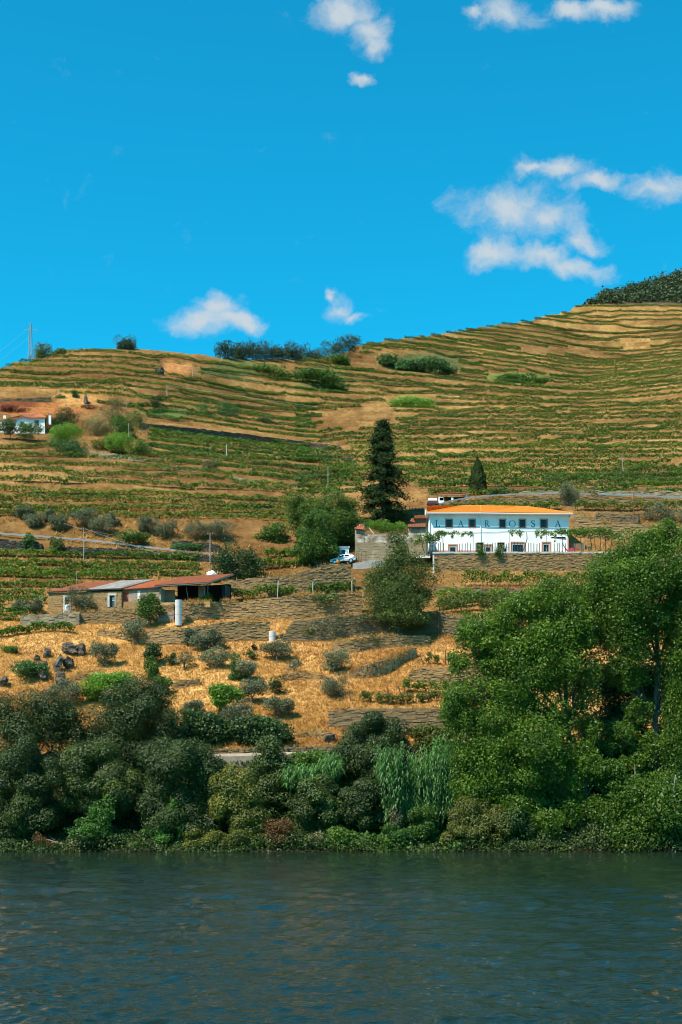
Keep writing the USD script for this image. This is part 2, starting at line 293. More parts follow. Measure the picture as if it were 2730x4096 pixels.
M['lamp_clear'] = usdkit.material(stage, '/World/Looks/clear_lens', {'p': ('principled_bsdf', {'base_color': (.6, .62, .64), 'roughness': .1})}, surface='p.BSDF')
M['pot'] = mat('orange_clay', (.5, .19, .06), (.62, .27, .09), 3)
M['pink'] = mat('pink_petals', (.6, .06, .14), (.7, .1, .2), 6)
M['wire'] = usdkit.material(stage, '/World/Looks/pale_wire', {'p': ('principled_bsdf', {'base_color': (.5, .5, .5), 'roughness': .5})}, surface='p.BSDF')
M['rock'] = mat('dark_schist_rock', (0.024, 0.019, 0.014), (0.081, 0.064, 0.046), 1.6, c3=(0.170, 0.136, 0.095), bump=.12, bscale=3, stretch=(1, 1, .6))
M['asphalt'] = mat('asphalt', (.05, .05, .05), (.075, .072, .07), 3)
M['ballast'] = mat('dusty_ballast', (.2, .165, .12), (.32, .27, .2), 1.5)
M['slate'] = mat('pale_grey_screed', (.25, .235, .21), (.36, .34, .31), 1.5)
def ground_material():
    n = {'g': ('geometry', {}), 'a': ('attribute', {'attribute': 'cover'}),
         'n1': ('noise_texture', {'scale': 0.09, 'detail': 6.0, 'roughness': 0.65}), 'n2': ('noise_texture', {'scale': 0.9, 'detail': 5.0, 'roughness': 0.7}),
         'r1': ('rgb_ramp', {'ramp': [(.3, (.66, .55, .45)), (.5, (1, 1, 1)), (.7, (1.3, 1.36, 1.5))]}),
         'r2': ('rgb_ramp', {'ramp': [(.28, (.55, .5, .42)), (.5, (1, 1, 1)), (.72, (1.4, 1.42, 1.5))]}),
         'm1': ('mix', {'mix_type': 'multiply', 'fac': 1.0}), 'm2': ('mix', {'mix_type': 'multiply', 'fac': 1.0}),
         'nb': ('noise_texture', {'scale': 1.6, 'detail': 6.0, 'roughness': .7}), 'b': ('bump', {'strength': .8, 'distance': .35}),
         'p': ('principled_bsdf', {'roughness': .95, 'specular_ior_level': .1})}
    l = [('g.position', 'n1.vector'), ('g.position', 'n2.vector'), ('n1.fac', 'r1.fac'), ('n2.fac', 'r2.fac'), ('a.color', 'm1.color1'), ('r1.color', 'm1.color2'),
         ('m1.color', 'm2.color1'), ('r2.color', 'm2.color2'), ('m2.color', 'p.base_color'), ('g.position', 'nb.vector'), ('nb.fac', 'b.height'), ('b.normal', 'p.normal')]
    return usdkit.material(stage, '/World/Looks/hillside_ground', n, l, surface='p.BSDF')
M['ground'] = ground_material()
def water_material():
    n = {'g': ('geometry', {}), 'mp': ('mapping', {'scale': (2.5, 4.5, 1), 'rotation': (0, 0, -.15)}), 'w': ('noise_texture', {'scale': 1.0, 'detail': 3.0, 'roughness': .6}), 'b': ('bump', {'strength': 1.0, 'distance': .06}),
         'p': ('principled_bsdf', {'base_color': (.007, .016, .010), 'roughness': .05, 'ior': 1.33, 'specular_ior_level': .5})}
    l = [('g.position', 'mp.vector'), ('mp.vector', 'w.vector'), ('w.fac', 'b.height'), ('b.normal', 'p.normal')]
    return usdkit.material(stage, '/World/Looks/river_water', n, l, surface='p.BSDF')
M['water'] = water_material()

# ------------------------------------------------------------------ the valley side: one surface, surveyed as height against distance
REF = np.array([(3440,147),(3407,150),(3330,154.5),(3250,157.5),(3120,161),(3000,165),(2900,171),(2800,177),(2700,184.5),(2560,195.5),(2480,202.5),(2400,211.5),(2310,221.5),(2212,230.5),(2100,241),(2000,252),
                (1985,256),(1950,285),(1850,345),(1750,400),(1640,460),(1500,540),(1400,600),(1300,670),(1225,740),(1150,820),(1060,900),(980,980),(900,1060),(700,1300)], float)
yref = PchipInterpolator(REF[::-1, 0], REF[::-1, 1])
DX = np.array([-900,-400,0,400,600,800,1000,1300,1500,1700,1850,2000,2160,2350,2500,2730,3100,3600], float)
DT = {3440:[0]*18, 2350:[0]*18, 2200:[-8,-8,-8,-5,-4,-2]+[0]*12, 2100:[-28,-25,-22,-18,-15,-12,-8]+[0]*11, 2000:[-60,-55,-50,-38,-30,-22,-14]+[0]*11,
      1900:[-95,-90,-85,-70,-58,-42,-24]+[0]*11, 1790:[-125,-125,-120,-105,-85,-58,-30,0,0,0,0,0,0,0,0,-5,-10,-12],
      1650:[-150,-150,-150,-140,-122,-92,-55,-18,-10,-5,0,0,4,10,5,0,-5,-8], 1570:[-165,-165,-165,-160,-150,-130,-100,-60,-42,-25,-12,0,10,18,8,-18,-40,-50],
      1450:[-170,-170,-170,-165,-155,-140,-118,-80,-62,-42,-20,0,22,45,40,15,-10,-20], 1360:[-150,-150,-150,-150,-140,-130,-110,-80,-62,-42,-20,0,25,55,62,42,20,10],
      1280:[-120,-120,-120,-120,-110,-100,-90,-75,-60,-45,-30,-15,0,20,22,20,10,5], 1200:[0]*18, 700:[0]*18}
DV = np.array(sorted(DT)); DTAB = np.array([DT[v] for v in DV], float)
VG = np.arange(700, 3441, 4.0)
_cols = PchipInterpolator(DX, DTAB, axis=1)
_cache = {}
FXG = np.arange(-900, 3601, 15.0)
DG = PchipInterpolator(DV, _cols(FXG), axis=0)(VG)            # (v, fx) grid of shifts
def dshift(fx, v):
    fx, v = np.broadcast_arrays(np.asarray(fx, float), np.asarray(v, float))
    a = np.clip((fx - FXG[0]) / 15.0, 0, len(FXG) - 1.001); b = np.clip((v - VG[0]) / 4.0, 0, len(VG) - 1.001)
    i, j = a.astype(int), b.astype(int); s, t = a - i, b - j
    return (DG[j, i] * (1 - s) + DG[j, i + 1] * s) * (1 - t) + (DG[j + 1, i] * (1 - s) + DG[j + 1, i + 1] * s) * t
def at_level(fx, v):
    """the point of the hillside in the direction fx that lies on contour v"""
    fx, v = np.broadcast_arrays(np.asarray(fx, float), np.asarray(v, float))
    fy = v + dshift(fx, v); Y = yref(v)
    Yc = np.where(v < 2400, Y * (YH - v) / np.maximum(YH - fy, 1), Y)
    return np.stack([(fx - CX) * Yc / F, Yc, CAMZ + (YH - v) * Y / F], -1)
def level(fx, fy):
    fx, fy = np.broadcast_arrays(np.asarray(fx, float), np.asarray(fy, float))
    lo, hi = np.full(fx.shape, 705.0), np.full(fx.shape, 3440.0)
    for _ in range(26):
        m = (lo + hi) / 2; up = m + dshift(fx, m) > fy
        hi = np.where(up, m, hi); lo = np.where(up, lo, m)
    return (lo + hi) / 2
def relief(P, v): return np.where(v < 3390, (fbm(P * [.15, .2, .0], 4, 3) - .5) * np.where(v > 2420, 1.3, .5), 0)
def ground(fx, fy):
    v = level(fx, fy); P = at_level(fx, v); P[..., 2] += relief(P, v); return P
def look(fx, fy, Y): return np.array([(fx - CX) * Y / F, Y, CAMZ + (YH - fy) * Y / F])
RIDGE = np.array([(-900,1800),(-400,1640),(-100,1525),(0,1480),(60,1455),(120,1442),(200,1420),(300,1406),(480,1404),(600,1407),(700,1418),(800,1425),(900,1440),(1000,1444),(1200,1444),(1290,1434),(1380,1408),(1440,1380),(1500,1371),
                  (1700,1346),(1824,1327),(2000,1299),(2104,1289),(2206,1261),(2333,1224),(2400,1200),(2545,1155),(2655,1122),(2730,1092),(2900,1030),(3100,960),(3600,820)], float)
ridge_fy = PchipInterpolator(RIDGE[:, 0], RIDGE[:, 1])
def vridge(fx): return level(fx, ridge_fy(fx))
# terraces: contour levels of the vine rows
R_LEVELS = []
v = 1982.0
while v > 1224:
    R_LEVELS.append(v); v -= 12.8 + (v - 1240) / 660 * 6.6
L_LEVELS = list(np.arange(1862, 1568, -16.5)); LL_LEVELS = list(np.arange(2092, 1880, -25.0))
def smooth(a, b, x): t = np.clip((x - a) / (b - a), 0, 1); return t * t * (3 - 2 * t)
def terrace(fx, v):
    out = np.zeros(np.broadcast(fx, v).shape)
    for lv, wt in ((R_LEVELS, smooth(1250, 1400, fx) * smooth(1218, 1230, v) * (1 - smooth(1975, 1985, v))), (L_LEVELS, (1 - smooth(1250, 1400, fx)) * (1 - smooth(1862, 1875, v))), (LL_LEVELS, (1 - smooth(1100, 1250, fx)) * smooth(1880, 1890, v) * (1 - smooth(2092, 2110, v)))):
        k = np.array(lv)[::-1]; i = np.clip(np.searchsorted(k, v) - 1, 0, len(k) - 2)
        s = np.clip((v - k[i]) / (k[i + 1] - k[i]), 0, 1)              # 0 at the upper row, 1 just at the lower row
        dz = (CAMZ + (YH - k[i]) * yref(k[i]) / F) - (CAMZ + (YH - k[i + 1]) * yref(k[i + 1]) / F)
        saw = np.where(s < .4, .5 - s / .4, -.5 + (s - .4) / .6)
        out += wt * saw * dz * .42
    return out
cols = np.arange(-640, 3400, 9.0)
rows = np.concatenate([np.arange(3440, 2300, -5.5), np.arange(2300, 1220, -3.2), np.arange(1220, 720, -12)])
FXm, Vm = np.meshgrid(cols, rows)
VR = vridge(cols)[None, :]
Pm = at_level(FXm, np.maximum(Vm, VR))
over = np.maximum(VR - Vm, 0)
Pm[..., 1] += over * .9; Pm[..., 2] -= over * .13 + over ** 2 * .0004
Pm[..., 2] += relief(Pm, Vm) + np.where(over > 0, 0, terrace(FXm, Vm))
big, fine = fbm(Pm * [.03, .03, .03], 4, 11), fbm(Pm * [.35, .35, .35], 3, 5)
def mixc(a, b, t): return np.asarray(a) * (1 - t[..., None]) + np.asarray(b) * t[..., None]
cov = mixc((.28, .135, .035), (.48, .27, .085), smooth(.35, .65, big))                       # golden dry grass
vy = mixc((.135, .07, .022), (.265, .147, .047), smooth(.35, .68, big * .6 + fine * .4))     # terraced vineyard earth and straw
cov = cov * (1 - (1 - smooth(2420, 2480, Vm))[..., None]) + vy * (1 - smooth(2420, 2480, Vm))[..., None]
rg = smooth(1350, 1500, FXm) * (1 - smooth(1900, 1960, Vm))
cov = cov * (1 - rg[..., None]) + mixc((.14, .075, .024), (.275, .16, .052), smooth(.36, .66, big * .5 + fine * .5)) * rg[..., None]
cov = mixc(cov, (.07, .055, .03), smooth(3020, 3080, Vm)) if False else cov * (1 - smooth(3045, 3100, Vm)[..., None]) + np.array((.035, .032, .018)) * smooth(3045, 3100, Vm)[..., None]  # bank soil, its colour darkened further to stand in for shadow at the waterline
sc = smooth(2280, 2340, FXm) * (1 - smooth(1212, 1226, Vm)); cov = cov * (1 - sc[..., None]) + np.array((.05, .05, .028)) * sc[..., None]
def green_patch(cx, cy, w, h, c, k=1.0):
    fy = Vm + dshift(FXm, Vm)
    t = np.clip(1.25 - np.hypot((FXm - cx) / w, (fy - cy) / h) + (fine - .5) * .9, 0, .5) * 2 * k
    return cov * (1 - t[..., None]) + np.array(c) * t[..., None]
for a in ((1650, 1608, 90, 22, (.1, .17, .03)), (1290, 1520, 110, 50, (.11, .1, .03)), (1700, 1455, 160, 40, (.07, .09, .03)), (2070, 1515, 130, 22, (.1, .14, .03)), (940, 1480, 120, 35, (.1, .1, .03)), (680, 1655, 110, 20, (.1, .13, .04)),
          (160, 1640, 190, 30, (.26, .1, .03)), (60, 1620, 90, 22, (.16, .05, .02)), (320, 1590, 100, 40, (.36, .19, .06)), (700, 1480, 60, 30, (.42, .2, .07))):
    cov = green_patch(*a)
nr, nc = Vm.shape
ii, jj = np.meshgrid(np.arange(nr - 1), np.arange(nc - 1), indexing='ij')
quad = np.stack([ii * nc + jj, ii * nc + jj + 1, (ii + 1) * nc + jj + 1, (ii + 1) * nc + jj], -1).reshape(-1, 4)
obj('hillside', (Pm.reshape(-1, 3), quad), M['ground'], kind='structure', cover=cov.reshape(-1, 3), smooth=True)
# the river, and the lower ground that carries it and the land on to the horizon
def river():
    yy = [26.0]
    while yy[-1] < 151.5: yy.append(yy[-1] + max(.085, .62 * yy[-1] ** 2 / (CAMZ * F / 4)))
    yy = np.array(yy); tt = np.linspace(-.42, .42, 520); Tm, Ym = np.meshgrid(tt, yy); X = Tm * Ym; dY = np.gradient(yy)[:, None] * np.ones_like(Tm); Z = np.zeros_like(X)
    pat = .45 + 1.1 * fbm(np.stack([X * .05, Ym * .035, X * 0], -1), 2, 41)
    for Lx, Ly, amp, sd, rot in ((5, 3.4, .10, 1, .15), (2.6, 1.7, .10, 2, -.25), (1.2, .75, .066, 3, .3), (.62, .4, .044, 4, -.2)):
        u, w = X * math.cos(rot) + Ym * math.sin(rot), -X * math.sin(rot) + Ym * math.cos(rot)
        Z += (meshkit.noise(np.stack([u / Lx * 2, w / Ly * 2, X * 0], -1), sd) - .5) * amp * 2 * np.clip(1.5 - dY / (Ly * .6), 0, 1) * pat
    nr, nc = X.shape; ii, jj = np.meshgrid(np.arange(nr - 1), np.arange(nc - 1), indexing='ij'); q = np.stack([ii * nc + jj, ii * nc + jj + 1, (ii + 1) * nc + jj + 1, (ii + 1) * nc + jj], -1).reshape(-1, 4)
    a, b2, w0 = tt[0] * 26, tt[0] * yy[-1], 900; n0 = X.size
    S_ = np.array([(-w0, -400, 0), (w0, -400, 0), (w0, 26, 0), (-w0, 26, 0), (a, 26, 0), (b2, yy[-1], 0), (-w0, yy[-1], 0), (-a, 26, 0), (-b2, yy[-1], 0), (w0, yy[-1], 0)], float)
    obj('river', (np.vstack([np.stack([X, Ym, Z], -1).reshape(-1, 3), S_]), np.vstack([q, n0 + np.array([[0, 1, 2, 3], [3, 4, 5, 6], [7, 2, 9, 8]])])), M['water'], kind='structure', smooth=True)
river()
obj('riverbed_ground', (np.array([(-6000, -3000, -3.5), (6000, -3000, -3.5), (6000, 9000, -3.5), (-6000, 9000, -3.5)], float), np.array([[0, 1, 2, 3]])), M['soil'], kind='structure')
# ------------------------------------------------------------------ dry-stone walls
def poly(pts):
    a = np.array(pts, float); return lambda x: np.interp(x, a[:, 0], a[:, 1])
def ordinal(n): return f"{n}{'th' if 10 <= n % 100 <= 20 else {1: 'st', 2: 'nd', 3: 'rd'}.get(n % 10, 'th')}"
def stone_wall(name, label, top, bot, m='stone', ch=.19, ln=(.22, .55), group=None, single=40, fringe=5, Y=None, joint='joint', thick=1.4, cat='wall', proud=.07, cap=None, seed=0, grass='grass', dress=True):
    """a retaining wall of laid stones: top and foot lines surveyed against the hillside; every stone has its own faces"""
    r = np.random.default_rng(1000 + len(_used) + seed)
    t, b = poly(top), poly(bot)
    x = np.arange(max(top[0][0], bot[0][0]), min(top[-1][0], bot[-1][0]) + .1, 5.0)
    if Y is None: Yb = ground(x, b(x))[:, 1]; Yb = np.convolve(np.pad(Yb, 8, 'edge'), np.ones(17) / 17, 'valid')
    else: Yb = np.interp(x, *np.array(Y, float).T) if np.ndim(Y) else np.full(len(x), float(Y))
    X = (x - CX) * Yb / F; zb = CAMZ + (YH - b(x)) * Yb / F - .25; zt = CAMZ + (YH - t(x)) * Yb / F
    zt = zt + (fbm(np.stack([X * .8, Yb, zt * 0], -1), 3, 2) - .5) * .25
    s = np.concatenate([[0], np.cumsum(np.hypot(np.diff(X), np.diff(Yb)))])
    w = thing(name, label, cat, group)
    n = len(x); bk = np.minimum(thick, 3)
    tx, ty = np.gradient(X, s), np.gradient(Yb, s); nx, ny = ty, -tx       # outward, to the river
    V = np.concatenate([np.stack([X, Yb, zb], 1), np.stack([X, Yb, zt - .04], 1), np.stack([X - nx * bk, Yb - ny * bk, zt - .04], 1), np.stack([X - nx * bk, Yb - ny * bk, zb], 1)])
    i = np.arange(n - 1); q = [np.stack([k * n + i, k * n + i + 1, ((k + 1) % 4) * n + i + 1, ((k + 1) % 4) * n + i], 1) for k in range(4)]
    ends = np.array([[0, n, 2 * n, 3 * n], [n - 1, 4 * n - 1, 3 * n - 1, 2 * n - 1]])
    obj('core', (V, np.vstack(q + [ends])), M[joint], w)
    S, z0 = s[-1], zb.min()
    sts = []
    k = z0
    while k < zt.max():
        h = ch * r.uniform(.7, 1.35); a = -r.uniform(0, ln[0])
        while a < S:
            l = r.uniform(*ln) * (1.5 if r.random() < .08 else 1)
            c = min(max(a + l / 2, 0), S); zt_c, zb_c = np.interp(c, s, zt), np.interp(c, s, zb)
            hs = h * r.uniform(.75, 1.35)
            if k + h * .6 < zt_c and k + h > zb_c and r.random() > .03: sts.append((max(a, 0), min(a + l, S), k, min(k + hs, zt_c + .06), c))
            a += l
        k += h
    if sts:
        A = np.array(sts); g = .004; wv = (fbm(np.stack([A[:, 4] * .5, A[:, 2] * .8, A[:, 4] * 0 + seed], 1), 3, 13) - .5) * .16 + r.normal(0, .075, len(A)); A[:, 2] += wv; A[:, 3] += wv; A[:, 3] = np.minimum(A[:, 3], np.interp(A[:, 4], s, zt) + .08); A = A[A[:, 3] - A[:, 2] > .05]
        cx, cy = np.interp(A[:, 4], s, X), np.interp(A[:, 4], s, Yb)
        ex, ey = np.interp(A[:, 4], s, tx), np.interp(A[:, 4], s, ty); en = np.hypot(ex, ey); ex, ey = ex / en, ey / en
        N = len(A); vv = np.empty((N, 8, 3)); q = 0
        pr = proud * r.uniform(.3, 1.6, N)
        for ai in (0, 1):
            for zi in (2, 3):
                for o in (1, 0):
                    da = A[:, ai] - A[:, 4] + (g if ai == 0 else -g) + r.normal(0, .03, N) * o; oo = pr * o + (o - 1) * .12 + r.normal(0, .02, N) * o
                    shr = .82 if False else 1.0
                    vv[:, q] = np.stack([cx + ex * da * shr + ey * oo, cy + ey * da * shr - ex * oo, A[:, zi] + (g if zi == 2 else -g) + r.normal(0, .03, N)], 1); q += 1
        FBX = np.array([[0, 1, 3, 2], [4, 6, 7, 5], [0, 4, 5, 1], [2, 3, 7, 6], [0, 2, 6, 4]])
        size = (A[:, 1] - A[:, 0]) * (A[:, 3] - A[:, 2]); order = np.argsort(-size)
        big = order[:single]; rest = order[single:]
        for j in big: obj('stone', (vv[j], FBX), M[m], w)
        if len(rest):
            obj('stonework', (vv[rest].reshape(-1, 3), (np.arange(len(rest))[:, None, None] * 8 + FBX).reshape(-1, 4)), M[m], w, kind='stuff')
    if fringe:
        N = int(S * fringe * 2.2); a = r.uniform(0, S, N)
        px, py, pz = np.interp(a, s, X), np.interp(a, s, Yb), np.interp(a, s, zt)
        q0, q1 = np.interp(a, s, nx), np.interp(a, s, ny)
        hang = -np.abs(r.normal(0, .55, N)) + .3; o = r.uniform(-.5, .22, N)
        P = np.stack([px + q0 * o, py + q1 * o, pz + np.where(o > 0, hang - .15, .05 + np.abs(hang) * .4)], 1)
        keep = fbm(P * [.25, .25, .1], 3, 9) > .46 + .12 * np.clip(-hang, 0, 1)
        obj('dry_grass', blades(P[keep], r, .5, .09), M[grass], w, kind='stuff')
    return w
def blades(P, r, h, wd, n=3):
    P = np.repeat(P, n, 0); N = len(P); d = unit(N, r); d[:, 2] = np.abs(d[:, 2]) + .45; d /= np.linalg.norm(d, axis=1, keepdims=True)
    s = unit(N, r) * [1, 1, .1]; hh_ = h * r.uniform(.5, 1.3, N)[:, None]; P = P + r.normal(0, .09, P.shape) * [1, 1, .2]
    v = np.stack([P - s * wd * .5, P + s * wd * .5, P + d * hh_ + [0, 0, -.05]], 1).reshape(-1, 3)
    return v, np.arange(3 * N).reshape(-1, 3)

# ------------------------------------------------------------------ trees, shrubs, vines
def ell(fx, fy, w, h, Y, depth=None):
    c = look(fx, fy, Y); return c, np.array([w / 2 * Y / F, (depth or (w * .8)) / 2 * Y / F, h / 2 * Y / F])
def crown_mesh(ells, n, size, r, sub=11, rs=.46, shell=.5, upbias=.25, rnd=.75, droop=0.0, grow=1.1):
    vol = np.array([np.prod(e[1]) ** .66 for e in ells]); vol = vol / vol.sum()
    P, N_ = [], []
    for (c, rad), w in zip(ells, vol):
        k = sub; m = max(int(n * w), 20)
        cc = unit(k, r) * (r.uniform(.12, 1, (k, 1)) ** .4) * (1.08 - rs * .6); sr = rs * r.uniform(.75, 1.35, k)
        pick = r.choice(k, m, p=sr ** 2 / (sr ** 2).sum()); d = unit(m, r); d[:, 2] += upbias * .5; d /= np.linalg.norm(d, axis=1, keepdims=True)
        rr = (shell + (1 - shell) * r.random(m) ** .6) * (1 + .12 * r.normal(size=m))
        loc = cc[pick] + d * (sr[pick] * rr)[:, None]
        loc[:, 2] -= droop * np.hypot(loc[:, 0], loc[:, 1]) ** 2
        P.append(c + loc * rad * grow); nn = d * (1 - rnd) + unit(m, r) * rnd; nn[:, 2] += upbias; N_.append(nn)
    P, N_ = np.vstack(P), np.vstack(N_)
    return leaves(P, N_, size * r.uniform(.65, 1.3, len(P)), r)
def limbs(base, ells, r, rad, k=5, sides=6, lean=None):
    mb = MB(); base = np.asarray(base, float)
    top = np.mean([e[0] for e in ells], 0); low = min(e[0][2] - e[1][2] for e in ells)
    fork = base + (top - base) * .0; fork = base * .5 + top * .5; fork[2] = min(max(low + .15 * (top[2] - low), base[2] + .25 * (top[2] - base[2])), top[2])
    fork[:2] = base[:2] * .6 + top[:2] * .4
    if lean is not None: fork[:2] += lean
    mid = (base + fork) / 2 + r.normal(0, rad * .7, 3) * [1, 1, 0]
    mb.add(*tube([base - [0, 0, .3], base + (mid - base) * .15, mid, fork], [rad * 1.45, rad * 1.1, rad * .9, rad * .75], sides))
    for j in range(k):
        e = ells[j % len(ells)]; tip = e[0] + unit(1, r)[0] * e[1] * .72
        if tip[2] < fork[2]: tip[2] = fork[2] + .2 * e[1][2]
        m2 = fork * .45 + tip * .55 + r.normal(0, .08, 3) * e[1]
        mb.add(*tube([fork - [0, 0, rad * .4], fork * .75 + m2 * .25 + [0, 0, .05], m2, tip], [rad * .6, rad * .48, rad * .3, rad * .08], 5))
    return mb.get()
def tree(name, label, cat, base, ells, m, n, size, group=None, trunk=.14, bark='bark', k=5, seed=None, **kw):
    r = np.random.default_rng(abs(hash_(label)) if seed is None else seed)
    t = thing(name, label, cat, group)
    if trunk: obj('trunk', limbs(base, ells, r, trunk, k), M[bark], t, smooth=True)
    obj('crown', crown_mesh(ells, n, size, r, **kw), M[m], t)
    return t
def hash_(s):
    h = 5381
    for c in s: h = (h * 33 + ord(c)) & 0x7fffffff
    return h
def shrub(name, label, cat, fx, fyb, crowns, m, n, size, Y=None, trunk=.06, **kw):
    kw.setdefault('grow', 1.24); kw.setdefault('rnd', .6); n = int(n * 1.35)
    """crowns: (fx, fy, w, h) as surveyed; the shrub stands on the hillside at fx, fyb"""
    g = ground(fx, fyb); g = np.array(g, float)
    if Y is not None: g = look(fx, fyb, Y)
    ells = [ell(*c[:4], g[1] + (c[4] if len(c) > 4 else 0)) for c in crowns]
    return tree(name, label, cat, g, ells, m, n, size, trunk=trunk, **kw)
def vine_mesh(P, r, h, w, per_m, size, gap=.3, lo=.12, seedn=0):
    seg = np.linalg.norm(np.diff(P, axis=0), axis=1); s = np.concatenate([[0], np.cumsum(seg)])
    N = int(s[-1] * per_m); a = np.sort(r.uniform(0, s[-1], N))
    c = np.stack([np.interp(a, s, P[:, k]) for k in range(3)], 1)
    lump = fbm(np.stack([a * .9, a * 0 + seedn, a * 0], 1), 3, 17); keep = (lump > gap + (r.random(N) - .5) * .2) | (r.random(N) < .12)
    c, lump = c[keep], lump[keep]; n = len(c)
    amp = np.clip(.45 + 1.1 * lump, .5, 1.25)
    off = np.stack([r.normal(0, w * .33, n), r.normal(0, w * .4, n), (lo + (1 - lo) * r.random(n) ** .65) * h * amp], 1)
    nn = unit(n, r) + np.stack([0 * lump, off[:, 1] * .8, .4 + 0 * lump], 1)
    return leaves(c + off, nn, size * r.uniform(.7, 1.3, n), r, .85)
BARE = [Polygon(p) for p in (
    [(-640, 1560), (205, 1575), (520, 1640), (600, 1680), (580, 1815), (400, 1850), (170, 1792), (-640, 1785)],            # round the white cottage and its trees
    [(1380, 1640), (1560, 1630), (1590, 1700), (1400, 1735), (1240, 1690)], [(1500, 1410), (1830, 1440), (1840, 1505), (1500, 1500)], [(1960, 1490), (2200, 1500), (2200, 1540), (1950, 1530)],
    [(1550, 1585), (1740, 1590), (1740, 1632), (1540, 1632)], [(1290, 1370), (1450, 1370), (1450, 1420), (1290, 1440)], [(2480, 1370), (2600, 1365), (2600, 1400), (2500, 1400)],
    [(1420, 2060), (1750, 2060), (1750, 1998), (1600, 1996), (1420, 2010)], [(600, 1690), (1400, 1790), (1400, 1812), (600, 1722)], [(2080, 1395), (2340, 1400), (2420, 1430), (2100, 1420)],
    [(640, 1445), (760, 1450), (820, 1500), (660, 1505)], [(1290, 1425), (1460, 1430), (1480, 1480), (1330, 1470)], [(1450, 1960), (1480, 1900), (1720, 1985), (1700, 2010)], [(2560, 1900), (2800, 1830), (2800, 1870), (2580, 1925)])]
import shapely
def in_bare(fx, fy):
    m = np.zeros(len(fx), bool)
    for p in BARE: m |= shapely.contains_xy(p, fx, fy)
    return m
def vine_rows(name, levels, f0, f1, zone, group, m='vine', h=1.25, per_m=15, size=.42, w=.7, gap=.33, minlen=4):
    for k, v in enumerate(levels):
        r = np.random.default_rng(int(v * 100)); fx = np.arange(f0, f1, 6.0)
        wob = (fbm(np.stack([fx * .005, fx * 0 + v * .3, fx * 0], 1), 3, 31) - .5) * 12
        vv = v + wob; vr = vridge(fx); ok = vv > vr + 2
        fy = vv + dshift(fx, vv); ok &= ~in_bare(fx, fy)
        P = at_level(fx, vv); P[:, 2] += terrace(fx, vv) - .05
        idx = np.flatnonzero(ok)
        if len(idx) < 6: continue
        runs = [q for q in np.split(idx, np.flatnonzero(np.diff(idx) > 1) + 1) if len(q) > 9]
        for j, run in enumerate(runs):
            q = vine_mesh(P[run], r, h, w, per_m, size, gap + .06 * math.sin(v * 3.1), seedn=v * .37)
            if len(q[0]): obj(name, q, M[m] if not callable(m) else M[m(v)], label=f'{ordinal(k + 1)} vine row {zone}' + (f', {ordinal(j + 1)} stretch' if len(runs) > 1 else ''), cat='vine row', group=group)
def vine_line(label, pts, group, m='vine', h=1.4, per_m=34, size=.3, w=.7, gap=.28, posts=0, lo=.3, name='vine_row', Yoff=0.0):
    a = np.array(pts, float); fx = np.arange(a[0, 0], a[-1, 0], 4.0); fy = np.interp(fx, a[:, 0], a[:, 1])
    P = ground(fx, fy); P[:, 1] += Yoff; r = np.random.default_rng(hash_(label))
    t = thing(name, label, 'vine row', group)
    obj('foliage', vine_mesh(P, r, h, w, per_m, size, gap, lo, seedn=hash_(label) % 97), M[m], t)
    seg = np.concatenate([[0], np.cumsum(np.linalg.norm(np.diff(P, axis=0), axis=1))]); mb = MB()
    for s_ in np.arange(.5, seg[-1], 1.3):
        c = np.array([np.interp(s_, seg, P[:, k]) for k in range(3)]); d = r.normal(0, .06, 2)
        mb.add(*tube([c - [0, 0, .15], c + [d[0], d[1], h * .3], c + [d[0] * 2, d[1], h * .62]], [.045, .035, .025], 4))
    obj('stems', mb.get(), M['wood_dark'], t, kind='stuff')
    for s_ in np.arange(1, seg[-1], posts) if posts else ():
        c = np.array([np.interp(s_, seg, P[:, k]) for k in range(3)]); obj('post', tube([c - [0, 0, .3], c + [r.normal(0, .05), 0, h * 1.12]], .04, 5), M['wood_post'], t)
    return t
HILLTOP = 'counting from the hilltop'
vine_rows('vine_row', R_LEVELS[::-1], 1180, 2960, 'on the broad right hillside, counted from the hilltop', 'vine rows on the broad right hillside', per_m=52, size=.37, h=1.12, w=.5, gap=.06, m=lambda v: 'vine_dark' if math.sin(v * 1.7) > -.2 else 'vine')
vine_rows('vine_row', L_LEVELS[::-1], -260, 1270, 'across the rounded left hilltop, counted from the top', 'vine rows on the left hilltop', per_m=52, size=.35, h=1.02, w=.5, gap=.1, m=lambda v: 'vine_dark' if math.sin(v) > .1 else 'vine')
vine_rows('vine_row', LL_LEVELS[::-1], -200, 1180, 'above the grey olive trees and left road, counted downhill', 'vine rows above the left road', per_m=70, size=.28, h=1.0, w=.5, gap=.08, minlen=4, m='vine')
for k, (a, b, x0, x1) in enumerate([(2222, 2246, -150, 800), (2258, 2280, -150, 800), (2290, 2308, -150, 800), (2306, 2332, -150, 600), (2352, 2352, -150, 320), (2392, 2392, -150, 185), (2420, 2424, -150, 185), (2468, 2465, -150, 130), (2488, 2490, -150, 100)]):
    vine_line(f'{ordinal(k + 1)} leafy vine row below the left guard rail, counting down towards the stone barn', [(x0, a), (x1, a + (b - a) * (x1 - x0) / 950)], 'vine rows behind the stone barn', m='vine_dark', per_m=110, size=.26, h=1.2, w=.5, gap=.02, lo=.15)
